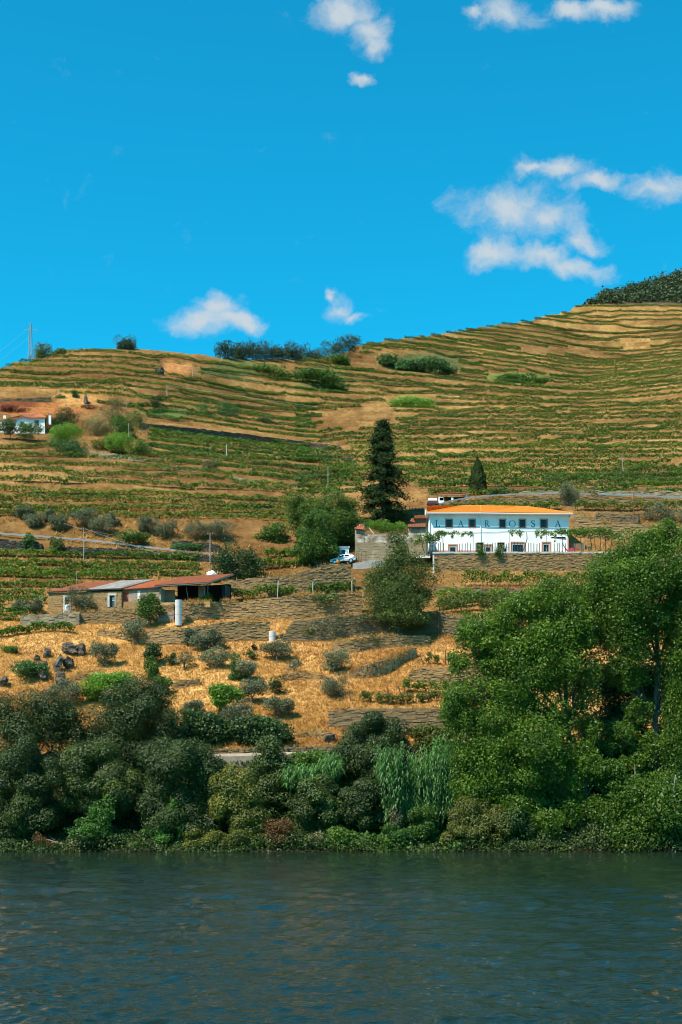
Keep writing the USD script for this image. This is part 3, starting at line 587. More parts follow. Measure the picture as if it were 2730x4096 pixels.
# mid-left vines between the long terrace walls
for k, pts in enumerate([[(600, 1736), (930, 1776), (1300, 1822)], [(600, 1764), (930, 1806), (1180, 1840)], [(560, 1792), (900, 1836), (1430, 1872)], [(600, 1820), (1000, 1862)], [(640, 1850), (1000, 1880)], [(1010, 1870), (1200, 1885), (1440, 1878)], [(1010, 1895), (1200, 1912), (1440, 1896)], [(1030, 1918), (1180, 1928), (1400, 1918)]]):
    vine_line(f'{ordinal(k + 1)} vine row between the long dark terrace walls left of the conifer', pts, 'vine rows between the long terrace walls', m='vine' if k < 5 else 'vine_yellow', per_m=70, size=.3, h=1.25, gap=.1)
# vines near the house
for lab, pts, mm, h in [('yellow green vine row under the high wall of the white house, nearest the wall', [(1850, 2352), (2230, 2352), (2520, 2345)], 'vine', 1.9), ('ragged vine row on the second terrace down from the white house', [(1745, 2412), (2240, 2420), (2520, 2410)], 'vine', 1.8),
                        ('yellowing vine row between the two lower terraces of the white house', [(1745, 2436), (2240, 2442), (2520, 2435)], 'vine_yellow', 1.6), ('straggling vines under the lowest terrace, touching the poplar', [(1830, 2500), (2260, 2510), (2520, 2500)], 'vine', 1.7), ('lowest yellowing vine row below the white house, behind the poplar tops', [(1760, 2455), (2260, 2460), (2520, 2450)], 'vine_yellow', 1.8),
                        ('leafy vine row directly below the curving guard rail behind the white house', [(2300, 2046), (2560, 2046), (2800, 2050)], 'vine_yellow', 1.5), ('bushy vine row above the curving guard rail, lower one', [(2080, 1957), (2500, 1957), (2800, 1950)], 'vine_yellow', 1.7),
                        ('bushy vine row above the curving guard rail, upper one', [(2180, 1935), (2500, 1932), (2800, 1915)], 'vine_yellow', 1.7), ('topmost yellow green vine row above the curving guard rail', [(2450, 1915), (2800, 1885)], 'vine_yellow', 1.7),
                        ('sparse vine row behind the orange roof of the white house', [(1800, 2052), (2240, 2042)], 'vine', 1.3), ('leafy vine row at the foot of the wall right of the open shed', [(892, 2405), (1180, 2385)], 'vine_dark', 1.5), ('short vine row against the wall below the parked car', [(1240, 2388), (1420, 2372)], 'vine_dark', 1.6),
                        ('vine row with reddish stems on the strip left of the twin trunk tree', [(1040, 2282), (1240, 2262)], 'vine', 1.4), ('pale vine row on the grassy strip above the rounded fig tree', [(1060, 2235), (1200, 2222)], 'vine', 1.3), ('scrappy vines along the foot of the pale wall below the barn', [(-60, 2548), (130, 2536), (295, 2535)], 'vine_dark', 1.1)]:
    vine_line(lab, pts, None, m=mm, h=h * 1.15, per_m=130, size=.28, gap=.06)

# shrubs and trees, surveyed one by one
OL = 'grey green olive trees'
def olive(label, fx, fyb, crowns, n=4200, size=.18, trunk=.13, m='olive'):
    g = ground(fx, fyb); ells = [ell(*c, g[1]) for c in crowns]
    return tree('olive_tree', label, 'olive tree', g, ells, m, n, size, group=None, trunk=trunk, bark='bark', k=6, sub=12, rs=.46, rnd=.7, grow=1.34)
for a in [('leftmost small olive above the left road, in front of the vines', 92, 2072, [(92, 2045, 62, 38)]), ('rounded low olive, second from the left above the road', 131, 2105, [(131, 2083, 60, 48)]), ('smallest olive above the left road, behind two others', 195, 2082, [(195, 2062, 46, 34)]),
          ('round olive above the left road, fourth from the left', 236, 2118, [(236, 2091, 62, 52)]), ('broad umbrella shaped olive above the road near the utility pole', 338, 2110, [(338, 2063, 96, 52), (320, 2060, 50, 40)]), ('dense low olive right of the umbrella shaped one', 405, 2142, [(405, 2105, 82, 66)]),
          ('small olive peeping out behind the dense low one', 456, 2105, [(456, 2080, 44, 46)]), ('flat topped olive in the middle of the band above the road', 588, 2132, [(586, 2096, 80, 44)]), ('round olive beside the flat topped one above the road', 664, 2148, [(663, 2116, 76, 58)]),
          ('left one of the two broad olives touching each other near the pole', 797, 2160, [(797, 2121, 84, 62)]), ('right one of the two broad olives touching each other near the pole', 900, 2165, [(900, 2126, 90, 60), (865, 2118, 50, 46)]),
          ('tall olive standing in front of the guard rail right of the orange roof', 2277, 2022, [(2277, 1978, 68, 74)]), ('wide low olive below the road at the right, behind the poplars', 2632, 2085, [(2610, 2050, 80, 62), (2665, 2052, 70, 60)]), ('olive cut off by the right edge of the picture', 2745, 2085, [(2750, 2050, 90, 70)]),
          ('olive growing in front of the stone barn doorway', 330, 2464, [(322, 2390, 92, 66), (345, 2415, 50, 50)]), ('left one of two leaning olives left of the stone barn', 92, 2460, [(88, 2428, 66, 44)]), ('right one of two leaning olives left of the stone barn', 134, 2458, [(138, 2420, 50, 52)]),
          ('umbrella olive on the wall under the barn, left of the white pillar', 545, 2566, [(540, 2516, 90, 52)]), ('dense rounded olive on golden grass below the barn', 413, 2660, [(400, 2612, 76, 68), (440, 2606, 52, 60)]), ('thin small olive on golden grass with a bare trunk', 738, 2672, [(737, 2632, 62, 34)], 900),
          ('left olive of the group of three under the white pillar', 768, 2582, [(758, 2548, 52, 50)]), ('middle olive of the group of three under the white pillar', 812, 2605, [(806, 2572, 60, 60)]), ('right olive of the group of three under the white pillar', 858, 2600, [(862, 2556, 56, 58)]),
          ('olive with splayed trunks below the group of three', 866, 2680, [(860, 2630, 92, 52)]), ('olive with forked trunk just below the short white cylinder', 1112, 2642, [(1110, 2592, 96, 50)]), ('stunted twisted olive with few leaves on the bright grass', 1180, 2698, [(1177, 2660, 62, 36)], 650),
          ('olive in the middle of the golden slope under the stepped walls', 1338, 2695, [(1340, 2642, 100, 62)]), ('dense round olive beside the young vines, casting a shadow right', 1366, 2793, [(1352, 2738, 104, 84)], 3000), ('slender olive leaning next to a green bush on the slope', 998, 2735, [(996, 2668, 74, 46)]),
          ('rounded olive at mid slope below the slender leaning one', 1010, 2812, [(1006, 2766, 84, 70)]), ('spreading olive above the glossy fig at the slope foot', 1118, 2872, [(1100, 2818, 80, 52), (1145, 2820, 60, 50)]), ('bushy grey olive beside the bright green fern leaved shrub', 948, 2890, [(945, 2845, 112, 80)]),
          ('low grey olive above the dark fig near the rail wall', 770, 2868, [(770, 2836, 84, 52)]), ('grey olive rising behind the dark riverside trees', 262, 2830, [(260, 2768, 104, 76)]), ('large olive in front of the dry wall under the citrus tree', 1318, 2562, [(1300, 2510, 104, 64), (1350, 2500, 60, 60)], 3000), ('crooked olive with open crown beside the large oak', 1437, 2545, [(1437, 2492, 96, 46)], 1300)]:
    olive(*a)
S = shrub
S('fig_tree', 'glossy rounded fig tree left of the twin trunk tree', 'tree', 955, 2318, [(940, 2240, 150, 120), (995, 2255, 110, 110), (900, 2260, 80, 90)], 'fig', 5200, .3, sub=12)
S('citrus_tree', 'small round dark green tree with a forked trunk before the stone wall', 'tree', 1308, 2460, [(1302, 2400, 112, 56), (1270, 2405, 50, 40), (1340, 2398, 50, 50)], 'green', 2200, .22, trunk=.12)
S('young_tree', 'young tree with a round dark crown on a thin straight trunk before the barn', 'tree', 601, 2512, [(602, 2440, 92, 96), (606, 2410, 64, 60)], 'green', 2800, .24, trunk=.09)
S('oak_tree', 'large brownish green tree filling the middle, in front of the walls', 'tree', 1600, 2545, [(1590, 2160, 80, 90), (1600, 2490, 260, 90), (1590, 2370, 200, 180), (1640, 2420, 200, 130), (1530, 2400, 150, 140), (1590, 2255, 100, 120), (1560, 2310, 150, 130), (1680, 2345, 110, 120), (1500, 2330, 90, 90), (1600, 2460, 230, 110), (1595, 2200, 80, 90), (1600, 2330, 270, 260), (1640, 2470, 180, 80)], 'oak', 42000, .22, Y=195.8, trunk=.3, k=10, sub=12, rs=.4, grow=1.16)
S('ash_tree', 'tall light green tree mass left of the dark conifer, behind', 'tree', 1330, 2225, [(1300, 2040, 190, 160), (1200, 2060, 110, 150), (1390, 2060, 110, 140), (1330, 2120, 220, 150)], 'ashleaf', 30000, .28, Y=233, trunk=.25, k=8, sub=14, rs=.42, grow=1.14)
S('walnut_tree', 'darker tree with two trunks standing beside the silver car', 'tree', 1266, 2284, [(1250, 2160, 170, 160), (1230, 2215, 140, 110), (1320, 2200, 90, 90), (1275, 2100, 120, 110)], 'green', 16000, .26, Y=226, trunk=.22, k=8, sub=14, rs=.38, grow=1.06)
S('laurel_bush', 'upright green bush beside the ruined wall tower', 'bush', 1395, 2150, [(1398, 2110, 60, 90)], 'green', 1500, .25, Y=232)
S('hedge', 'bright green hedge clipped along the top of the ruined wall', 'hedge', 1530, 2140, [(1480, 2106, 70, 36), (1530, 2104, 90, 38), (1590, 2108, 70, 36)], 'bright', 2600, .2, Y=234, trunk=0)
S('cactus', 'spiky prickly plant on the bank by the guard rail right of the olive', 'plant', 2377, 2010, [(2375, 1980, 46, 54)], 'straw_leaf', 700, .32, trunk=.12)
S('bramble_thicket', 'dark bramble thicket high on the right hillside near the ridge', 'bramble', 1700, 1492, [(1560, 1440, 80, 40), (1640, 1455, 100, 50), (1730, 1462, 110, 48), (1800, 1478, 60, 34), (1620, 1485, 120, 24)], 'bluegreen', 5000, .75, trunk=0, shell=.7)
S('bramble_thicket', 'bright green bramble patch right of centre on the upper right hillside', 'bramble', 2080, 1530, [(2010, 1508, 90, 26), (2090, 1512, 100, 36), (2160, 1520, 70, 26)], 'green', 2600, .7, trunk=0, shell=.7)
S('bramble_thicket', 'fresh green grass patch on the lower right hillside', 'bramble', 1650, 1625, [(1600, 1608, 80, 26), (1670, 1608, 110, 30)], 'bright', 1500, .6, trunk=0, shell=.7)
S('bramble_thicket', 'large yellow green bramble patch on the saddle below the hedge of trees', 'bramble', 1290, 1550, [(1230, 1500, 90, 46), (1300, 1515, 110, 56), (1350, 1540, 70, 40)], 'green', 3200, .6, trunk=0, shell=.7)
S('bramble_thicket', 'green bramble patch under the ridge bush, at the saddle', 'bramble', 1370, 1460, [(1330, 1440, 100, 36), (1375, 1445, 50, 50)], 'green', 2000, .6, trunk=0, shell=.7)
S('bramble_thicket', 'leafy green patch high on the left hill under the tree hedge', 'bramble', 1090, 1500, [(960, 1480, 80, 30), (1080, 1480, 110, 36), (1130, 1500, 60, 30)], 'green', 2400, .55, trunk=0, shell=.7)
# ridge trees
def ridge(name, label, fx, fyb, crowns, m='scrub', n=1600, size=.5, **kw):
    g = ground(fx, max(fyb, float(ridge_fy(fx)) + 4)); ells = [ell(c[0], c[1] + .1 * c[3], c[2] * 1.08, c[3] * 1.2, g[1]) for c in crowns]
    return tree(name, label, 'tree', g, ells, m, n, size, trunk=kw.pop('trunk', .2), **kw)
ridge('holm_oak', 'lone round dark tree standing on the left hilltop', 507, 1408, [(505, 1372, 78, 50), (490, 1380, 46, 40), (528, 1380, 44, 40)], n=2600, size=.42)
ridge('ridge_bush', 'bushy tree beside the lattice pylon on the left ridge', 172, 1432, [(175, 1402, 72, 56), (150, 1420, 50, 40)], n=2200, size=.4, m='oak')
ridge('ridge_bush', 'smaller bush right of the pylon bush on the left ridge', 247, 1420, [(247, 1402, 32, 30), (228, 1410, 40, 20)], n=900, size=.36, m='oak')
for i, (x, y, w, h, lab) in enumerate([(905, 1400, 80, 56, 'left end'), (960, 1402, 60, 56, 'second from the left end'), (1012, 1398, 70, 62, 'third, slightly paler'), (1062, 1392, 90, 72, 'tallest, in the middle'), (1118, 1402, 76, 58, 'just right of the tallest'), (1170, 1402, 78, 60, 'before the right end'), (1232, 1404, 90, 56, 'right end, lighter')]):
    ridge('hedge_tree', f'dark tree of the hedge on the saddle ridge, {lab}', x, 1444, [(x, y, w, h), (x - w * .2, y + 12, w * .8, h * .7), (x + w * .2, y + 12, w * .8, h * .7)], n=2300, size=.45, m='scrub' if i != 6 else 'evergreen')
ridge('holm_oak', 'broad spreading tree at the right end of the saddle hedge', 1368, 1424, [(1368, 1372, 120, 60), (1320, 1390, 80, 50), (1410, 1370, 70, 46)], n=4200, size=.45, m='evergreen')
# scrub wood on the far right summit
def scrub_wood():
    r = np.random.default_rng(5); P, Nn, S_ = [], [], []
    for _ in range(620):
        fx = r.uniform(2290, 3350); vr = float(vridge(fx)); v = vr - 22 + (1216 - vr + 22) * r.random() ** .8
        if v > 1214: continue
        c = at_level(fx, max(v, vr)); s = r.uniform(3.0, 6.5) * (1 if fx > 2400 else .6); m = int(90 * (1 if v > vr - 5 else .6)); d = unit(m, r); d[:, 2] = np.abs(d[:, 2]) * .9 + .1
        P.append(c + [0, max(vr - v, 0) * .9, -.6 - max(vr - v, 0) * .13] + d * [s * .75, s * .75, s * .8] * (1 + .2 * r.normal(size=(m, 1)))); Nn.append(d * .5 + unit(m, r) * .6); S_.append(np.full(m, 1.0))
    P, Nn, S_ = np.vstack(P), np.vstack(Nn), np.concatenate(S_)
    obj('scrub_wood', leaves(P, Nn, S_ * r.uniform(.7, 1.4, len(P)), r, .8), M['scrub'], kind='stuff', label='dark scrub wood covering the far right summit above the vineyards', cat='scrub')
scrub_wood()
# round the white cottage and down the left slope
for a in [('garden_tree', 'round tree in front of the white cottage, leftmost', 42, 1768, [(42, 1715, 78, 62)], 'oak', 1700), ('garden_tree', 'wide tree hiding the lower right of the white cottage wall', 110, 1772, [(110, 1726, 92, 52)], 'green', 1700), ('cedar_tree', 'dull green spreading tree right of the cottage chimney', 240, 1716, [(250, 1668, 110, 70), (215, 1690, 80, 50)], 'evergreen_warm', 2600),
          ('mulberry_tree', 'vivid light green rounded tree right of the white cottage', 262, 1795, [(262, 1725, 122, 86), (235, 1745, 70, 50)], 'bright', 3200), ('ivy_mound', 'dark ivy covered mound under the vivid green tree', 265, 1825, [(255, 1790, 90, 60), (310, 1798, 80, 56), (285, 1808, 90, 40)], 'bluegreen', 2600),
          ('dry_tree', 'pale greyish shrub in the middle of the cottage trees', 385, 1752, [(382, 1702, 100, 76), (410, 1715, 80, 60)], 'straw_leaf', 2300), ('almond_tree', 'whitish dry tree behind the dense green tree', 450, 1690, [(455, 1632, 84, 70), (440, 1665, 70, 50)], 'straw_leaf', 1400), ('plum_tree', 'dense blue green tree, tallest of the cottage group', 505, 1752, [(505, 1690, 124, 100), (480, 1710, 80, 80)], 'green', 5200),
          ('small_tree', 'small yellowish tree left of the bright mulberry on the low wall', 412, 1818, [(408, 1778, 62, 50)], 'willow', 1100), ('mulberry_tree', 'bright yellow green tree with a stout trunk on the low wall', 484, 1828, [(484, 1772, 106, 64), (455, 1785, 60, 40)], 'bright', 3000), ('small_tree', 'ragged tree right of the bright mulberry at the wall end', 562, 1842, [(565, 1795, 78, 60)], 'green', 1600),
          ('small_tree', 'pale yellow bush on the rubble path below the long walls', 845, 1905, [(845, 1868, 58, 48)], 'straw_leaf', 1100), ('small_tree', 'dark small tree on the slope, left of the upper shrubs', 636, 1640, [(640, 1612, 70, 44)], 'evergreen', 900), ('shrub', 'grey green round shrub on the left hill', 812, 1660, [(812, 1632, 60, 40), (820, 1655, 80, 34)], 'bluegreen', 1100),
          ('broom_bush', 'upright bright green bush on the left hill above the long wall', 913, 1686, [(913, 1648, 84, 66)], 'bluegreen', 1700), ('shrub', 'brown green shrub right of the upright green bush', 1066, 1700, [(1066, 1672, 70, 48)], 'evergreen_warm', 1000), ('shrub', 'dark round bush at the left hill top terrace', 240, 1596, [(236, 1588, 46, 26)], 'bluegreen', 600), ('shrub', 'small dark bush above the pointed rock', 300, 1588, [(298, 1576, 30, 30)], 'bluegreen', 400),
          ('red_bush', 'rust red bush on the bank behind the cottage, left edge', 30, 1652, [(25, 1638, 90, 40), (95, 1645, 40, 24)], 'redbush', 1300), ('red_bush', 'small rust red bush beside the pointed rock', 352, 1642, [(352, 1632, 50, 24)], 'redbush', 500), ('shrub', 'small tree on the rubble path left of the vine block', 1018, 1918, [(1015, 1895, 30, 30)], 'evergreen', 400), ('shrub', 'olive coloured bush at the end of the rubble path', 1058, 1945, [(1058, 1932, 44, 28)], 'bluegreen', 500),
          ('fruit_tree', 'leafy green tree on the terrace left of the ash tree', 1100, 2160, [(1098, 2125, 90, 66), (1060, 2150, 80, 40), (1130, 2160, 60, 50)], 'green', 2300), ('shrub', 'low green bramble on the bank under the middle olives', 530, 2190, [(510, 2150, 100, 40), (570, 2155, 90, 40)], 'green', 1400), ('shrub', 'green bramble against the dark road wall near the utility pole', 745, 2212, [(745, 2188, 110, 28)], 'bluegreen', 1100),
          ('shrub', 'ivy bush on the dark wall at the far left below the guard rail', 125, 2200, [(122, 2170, 50, 60)], 'bluegreen', 700), ('shrub', 'thin bush in the gap of the dark wall below the guard rail', 222, 2215, [(222, 2180, 50, 64)], 'oak', 600), ('shrub', 'pale brown bush beside the dark cypress', 1985, 1995, [(1990, 1968, 90, 56)], 'oak', 1100),
          ('agave', 'spiky bluish garden plants under the conifer', 1640, 2090, [(1625, 2062, 60, 46), (1590, 2080, 70, 40)], 'bluegreen', 1100), ('shrub', 'dark bush by the tile roof left of the white house', 1490, 2090, [(1470, 2085, 60, 36)], 'oak', 800), ('climber', 'vine climbing the wall above the white garage', 1390, 2185, [(1390, 2160, 80, 36), (1345, 2172, 50, 30)], 'vine', 1100)]:
    S(*a[:3], a[3 - 0] if False else a[2 + 0] if False else a[2], *a[3:5], a[5], a[6], .3) if False else S(a[0], a[1], 'tree' if 'tree' in a[0] else 'bush', a[2], a[3], a[4], a[5], a[6], .32, trunk=.1)
# big conifer and cypress
def conifer(label, fx, fyt, fyb, w, Y, m, n, size, name, prof):
    r = np.random.default_rng(hash_(label)); b = look(fx, fyb, Y); H = (fyb - fyt) * Y / F; R = w / 2 * Y / F; t = thing(name, label, 'tree')
    obj('trunk', tube([b - [0, 0, .5], b + [0, 0, H * .5], b + [0, 0, H * .93]], [R * .1, R * .06, .03], 7), M['bark'], t)
    P, N_ = [], []
    if prof == 'tier':
        for _ in range(230):
            u = r.uniform(.06, 1) ** .9; z = H * u; rad = R * min(1, 1.25 * (1 - u) ** .8 + .1) * r.uniform(.55, 1.1) * (0.75 if u < .12 else 1); an = r.uniform(0, 2 * np.pi); k = int(n / 230); s = r.random(k) ** .7
            d = np.array([math.cos(an), math.sin(an)]); sp = r.normal(0, .12 * R * .6, (k, 3)) * (.35 + s[:, None]) * [1, 1, .6]
            P.append(b + np.stack([d[0] * s * rad, d[1] * s * rad, z + s * rad * .12 - (s ** 2) * rad * .3], 1) + sp); N_.append(unit(k, r) + [d[0] * .6, d[1] * .6, .7])
    else:
        u = r.random(n); an = r.uniform(0, 2 * np.pi, n); lump = fbm(np.stack([np.cos(an) * 2.2, np.sin(an) * 2.2, u * 9], 1), 3, 4)
        rad = R * np.clip(np.sin(np.clip(u * 1.02, 0, 1) ** .6 * np.pi) ** .75 * 1.02, .05, 1) * (.72 + .55 * lump) * (1 - .12 * r.random(n))
        P.append(b + np.stack([np.cos(an) * rad, np.sin(an) * rad, u * H], 1)); N_.append(np.stack([np.cos(an), np.sin(an), .6 + 0 * u], 1) * .6 + unit(n, r) * .5)
    P, N_ = np.vstack(P), np.vstack(N_); obj('crown', leaves(P, N_, size * r.uniform(.6, 1.3, len(P)), r, .5), M[m], t)
conifer('tall dark conifer with layered branches left of the white house', 1532, 1690, 2092, 208, 240, 'conifer', 30000, .42, 'conifer', 'tier')
conifer('narrow dark green cypress behind the orange roof', 1912, 1828, 2000, 70, 262, 'cypress', 7000, .3, 'cypress', 'col')
# ------------------------------------------------------------------ riverside trees, canes and bushes
def bank(name, label, cat, fx, fyb, Y, crowns, m, n, size, trunk=.2, **kw):
    g = look(fx, fyb, Y); g[2] = max(min(g[2], float(ground(fx, 3407 if Y < 151 else 3300)[2]) + 3), -.3) if False else g[2]
    ells = [ell(*c[:4], Y + (c[4] if len(c) > 4 else 0), c[5] if len(c) > 5 else None) for c in crowns]
    kw.setdefault('rnd', .6)
    return tree(name, label, cat, g, ells, m, n, size, trunk=trunk, **kw)
B = bank
EG = dict(sub=15, rs=.40, shell=.8, rnd=.38, upbias=.2)
B('evergreen_tree', 'dark evergreen at the left edge, highest of the left bank crowns there', 'tree', 120, 3230, 160, [(110, 2850, 240, 170), (210, 2880, 180, 180), (30, 2880, 160, 200), (120, 2950, 260, 160), (280, 2890, 150, 170), (290, 2980, 150, 160)], 'evergreen', 43500, .21, k=6, **EG)
B('evergreen_tree', 'largest dark evergreen with domed top on the left bank', 'tree', 540, 3250, 161, [(560, 2830, 260, 190), (470, 2900, 260, 200), (640, 2930, 170, 220), (540, 3000, 330, 180), (400, 2960, 200, 170)], 'evergreen', 75400, .21, trunk=.35, k=9, **EG)
B('evergreen_tree', 'dark evergreen filling the left bank below the highest left crown', 'tree', 100, 3380, 153, [(70, 3060, 220, 200), (160, 3120, 200, 180), (20, 3220, 180, 230), (140, 3260, 190, 160)], 'evergreen_warm', 52200, .21, k=8, **EG)
B('evergreen_tree', 'dark evergreen leaning over the shadowed water between two others', 'tree', 420, 3385, 154, [(390, 3080, 220, 180), (330, 3180, 180, 160), (480, 3160, 190, 190), (300, 3080, 160, 160)], 'evergreen', 52200, .21, k=10, **EG)
B('evergreen_tree', 'evergreen laced with climbers standing beside the yellowing willow', 'tree', 720, 3390, 153, [(720, 3060, 240, 200), (790, 3150, 180, 230), (670, 3180, 190, 200), (740, 3280, 230, 150), (640, 3050, 150, 150)], 'evergreen_warm', 63800, .21, k=8, **EG)
B('ivy_mound', 'bright green climbers spilling down to the driftwood', 'climber', 350, 3385, 151.8, [(340, 3325, 210, 90), (430, 3270, 130, 140), (400, 3350, 160, 60)], 'ivy', 11000, .26, trunk=0, sub=12, rs=.36)
B('ivy_mound', 'green climbers hanging at the far left bank above the water', 'climber', 130, 3385, 151.6, [(60, 3300, 130, 130), (130, 3190, 120, 110), (40, 3360, 100, 50)], 'evergreen_warm', 11600, .21, trunk=0, sub=12, rs=.36)
B('ivy_mound', 'strip of green climbers trailing to the water left of the yellow bush', 'climber', 720, 3390, 151.5, [(720, 3320, 60, 130), (700, 3240, 60, 80), (620, 3350, 130, 70)], 'ivy', 5000, .24, trunk=0)
B('fig_tree', 'glossy dark fig mass between the left evergreens and the rail wall', 'tree', 810, 3000, 166, [(810, 2905, 190, 130), (760, 2935, 120, 110), (860, 2930, 100, 110)], 'fig', 12000, .36, sub=14)
B('fig_tree', 'broad glossy fig standing at the foot of the golden slope', 'tree', 1052, 2990, 166, [(1050, 2915, 220, 120), (990, 2935, 120, 80), (1110, 2930, 110, 90)], 'fig', 11000, .36, sub=14)
B('locust_bush', 'bright feathery green bush rising behind the largest evergreen', 'bush', 440, 2850, 176, [(430, 2730, 170, 90), (370, 2760, 100, 70), (480, 2740, 110, 70)], 'bright', 6000, .3, trunk=.1, sub=14)
S('locust_bush', 'bright fern leaved bush at mid slope left of the grey olives', 'bush', 905, 2850, [(905, 2780, 112, 80), (880, 2800, 60, 60)], 'bright', 3200, .3, sub=14)
S('bush', 'small glossy bush on bright grass above the dark fig', 'bush', 648, 2775, [(650, 2745, 70, 54)], 'green', 1600, .25)
S('bush', 'tall narrow green bush on the golden slope, upper of two', 'bush', 606, 2660, [(608, 2612, 66, 60)], 'fig', 1500, .25)
S('bush', 'green bush directly below the tall narrow one', 'bush', 600, 2725, [(602, 2680, 58, 80)], 'green', 1500, .25)
S('bush', 'dark bush among the rocks on the left golden slope', 'bush', 120, 2720, [(121, 2682, 116, 62)], 'bluegreen', 2600, .25)
S('bush', 'brownish bush next to the thin small olive', 'bush', 685, 2660, [(685, 2638, 42, 46)], 'evergreen_warm', 700, .2)
S('bush', 'dark green upright bush hugging the slender leaning olive', 'bush', 942, 2725, [(942, 2668, 44, 80), (950, 2710, 60, 40)], 'bluegreen', 1700, .22)
S('bush', 'brown green bush in the middle of the golden slope', 'bush', 1105, 2775, [(1108, 2742, 60, 60)], 'evergreen_warm', 900, .2)
S('bush', 'small pale bush above the dark pipe end', 'bush', 1002, 2640, [(1002, 2620, 44, 26)], 'oak', 500, .2)
S('bush', 'low vine clump at the far left edge of the golden grass', 'bush', 50, 2612, [(48, 2598, 66, 26)], 'green', 900, .2)
S('bush', 'feathery bush against the wall beside the large olive', 'bush', 1235, 2560, [(1232, 2530, 60, 56), (1190, 2525, 40, 50)], 'willow', 1500, .2)
S('bush', 'pale green bush growing on the rocky bank right of the golden slope', 'bush', 1490, 2592, [(1492, 2566, 40, 50)], 'oak', 600, .2)
S('fern_bush', 'bright feathery bush on the wall beside the tall white pillar', 'bush', 820, 2470, [(822, 2420, 70, 60), (815, 2450, 50, 50)], 'bright', 1700, .28)
S('fern_bush', 'leafy green bush filling the corner behind the white pillar', 'bush', 752, 2485, [(745, 2440, 46, 50), (760, 2480, 70, 30)], 'green', 1200, .22)
B('willow_tree', 'yellowing willow on the water edge right of the climber laced evergreen', 'tree', 980, 3390, 152, [(930, 3150, 150, 150), (960, 3230, 190, 140), (900, 3230, 110, 130), (1000, 3290, 150, 120)], 'willow', 26000, .24, k=7, **EG)
B('alder_tree', 'brownish green tree in front of the pale rail wall', 'tree', 1075, 3330, 157, [(1075, 3010, 120, 120), (1090, 3090, 180, 140), (1040, 3150, 150, 130), (1080, 3220, 190, 120)], 'oak', 20000, .24, k=7, **EG)
B('waterside_bush', 'yellow green rounded bush at the waterline, left one', 'bush', 810, 3398, 151, [(800, 3350, 120, 80), (770, 3375, 70, 40), (860, 3360, 80, 70)], 'willow', 9000, .22, trunk=0)
B('waterside_bush', 'yellow green low bush at the waterline, middle one', 'bush', 960, 3398, 151, [(930, 3350, 120, 90), (1000, 3365, 110, 70)], 'willow', 9000, .22, trunk=0)
B('waterside_bush', 'orange brown dying bush at the waterline', 'bush', 1130, 3395, 151.2, [(1120, 3335, 110, 100), (1080, 3360, 70, 60)], 'rustbush', 7000, .2, trunk=.05)
B('laurel_tree', 'large dark grey green tree in the centre of the bank', 'tree', 1490, 3200, 159, [(1460, 2940, 190, 160), (1550, 2960, 170, 150), (1410, 3020, 180, 160), (1600, 3030, 130, 140), (1500, 3060, 230, 140), (1340, 3060, 90, 100)], 'evergreen', 66700, .21, k=9, **EG)
B('laurel_tree', 'dark shaggy tree at the water left of centre, below the central tree', 'tree', 1280, 3390, 153, [(1270, 3180, 170, 130), (1240, 3250, 150, 130), (1320, 3260, 120, 130)], 'evergreen', 29000, .21, k=6, **EG)
B('laurel_tree', 'dark tree at the water directly below the central tree', 'tree', 1450, 3390, 153, [(1440, 3180, 170, 140), (1470, 3260, 140, 140), (1400, 3240, 120, 130)], 'evergreen', 29000, .21, k=6, **EG)
B('bramble_thicket', 'green climbers and brambles on the bank left of the central tree', 'bramble', 1230, 3200, 160, [(1240, 3040, 160, 70), (1180, 3060, 90, 60), (1310, 3030, 80, 60)], 'green', 9000, .26, trunk=0, sub=14)
B('hazel_bush', 'yellow green leafy bush between the central tree and the poplar', 'bush', 1750, 3090, 161, [(1740, 2960, 160, 110), (1700, 2930, 90, 70), (1790, 3010, 110, 100)], 'willow', 13000, .27, trunk=.1, sub=14)
B('hazel_bush', 'olive green rounded bush at the waterline under the poplar', 'bush', 1900, 3400, 151.2, [(1880, 3260, 130, 130), (1850, 3340, 130, 110), (1960, 3310, 150, 140)], 'willow', 22000, .22, trunk=.1, **EG)
B('hazel_bush', 'dark undergrowth bush right of the rounded waterline bush', 'bush', 2080, 3400, 152, [(2060, 3290, 160, 150), (2130, 3340, 130, 120)], 'oak', 14000, .23, trunk=.1, **EG)
for i, (x, y, w, h, lab, mm) in enumerate([(1260, 3360, 90, 60, 'pale leafy shrub at the waterline beside the dying bush', 'straw_leaf'), (1370, 3350, 120, 80, 'light green shrub at the waterline under the central tree', 'green'), (1480, 3370, 110, 50, 'olive brown shrub at the waterline, right of the light green one', 'oak'),
                                     (1600, 3345, 130, 90, 'fresh green shrub at the waterline below the cane', 'ivy'), (1690, 3290, 120, 110, 'pale streaked shrub at the foot of the cane', 'green'), (1570, 3270, 70, 100, 'shaggy shrub between the dark tree and the cane', 'straw_leaf')]):
    B('waterside_bush', lab, 'bush', x, y + h / 2, 151.4 + .3 * (i % 3), [(x, y, w, h), (x + w * .25, y + h * .15, w * .6, h * .7)], mm, 5500, .24, trunk=0)
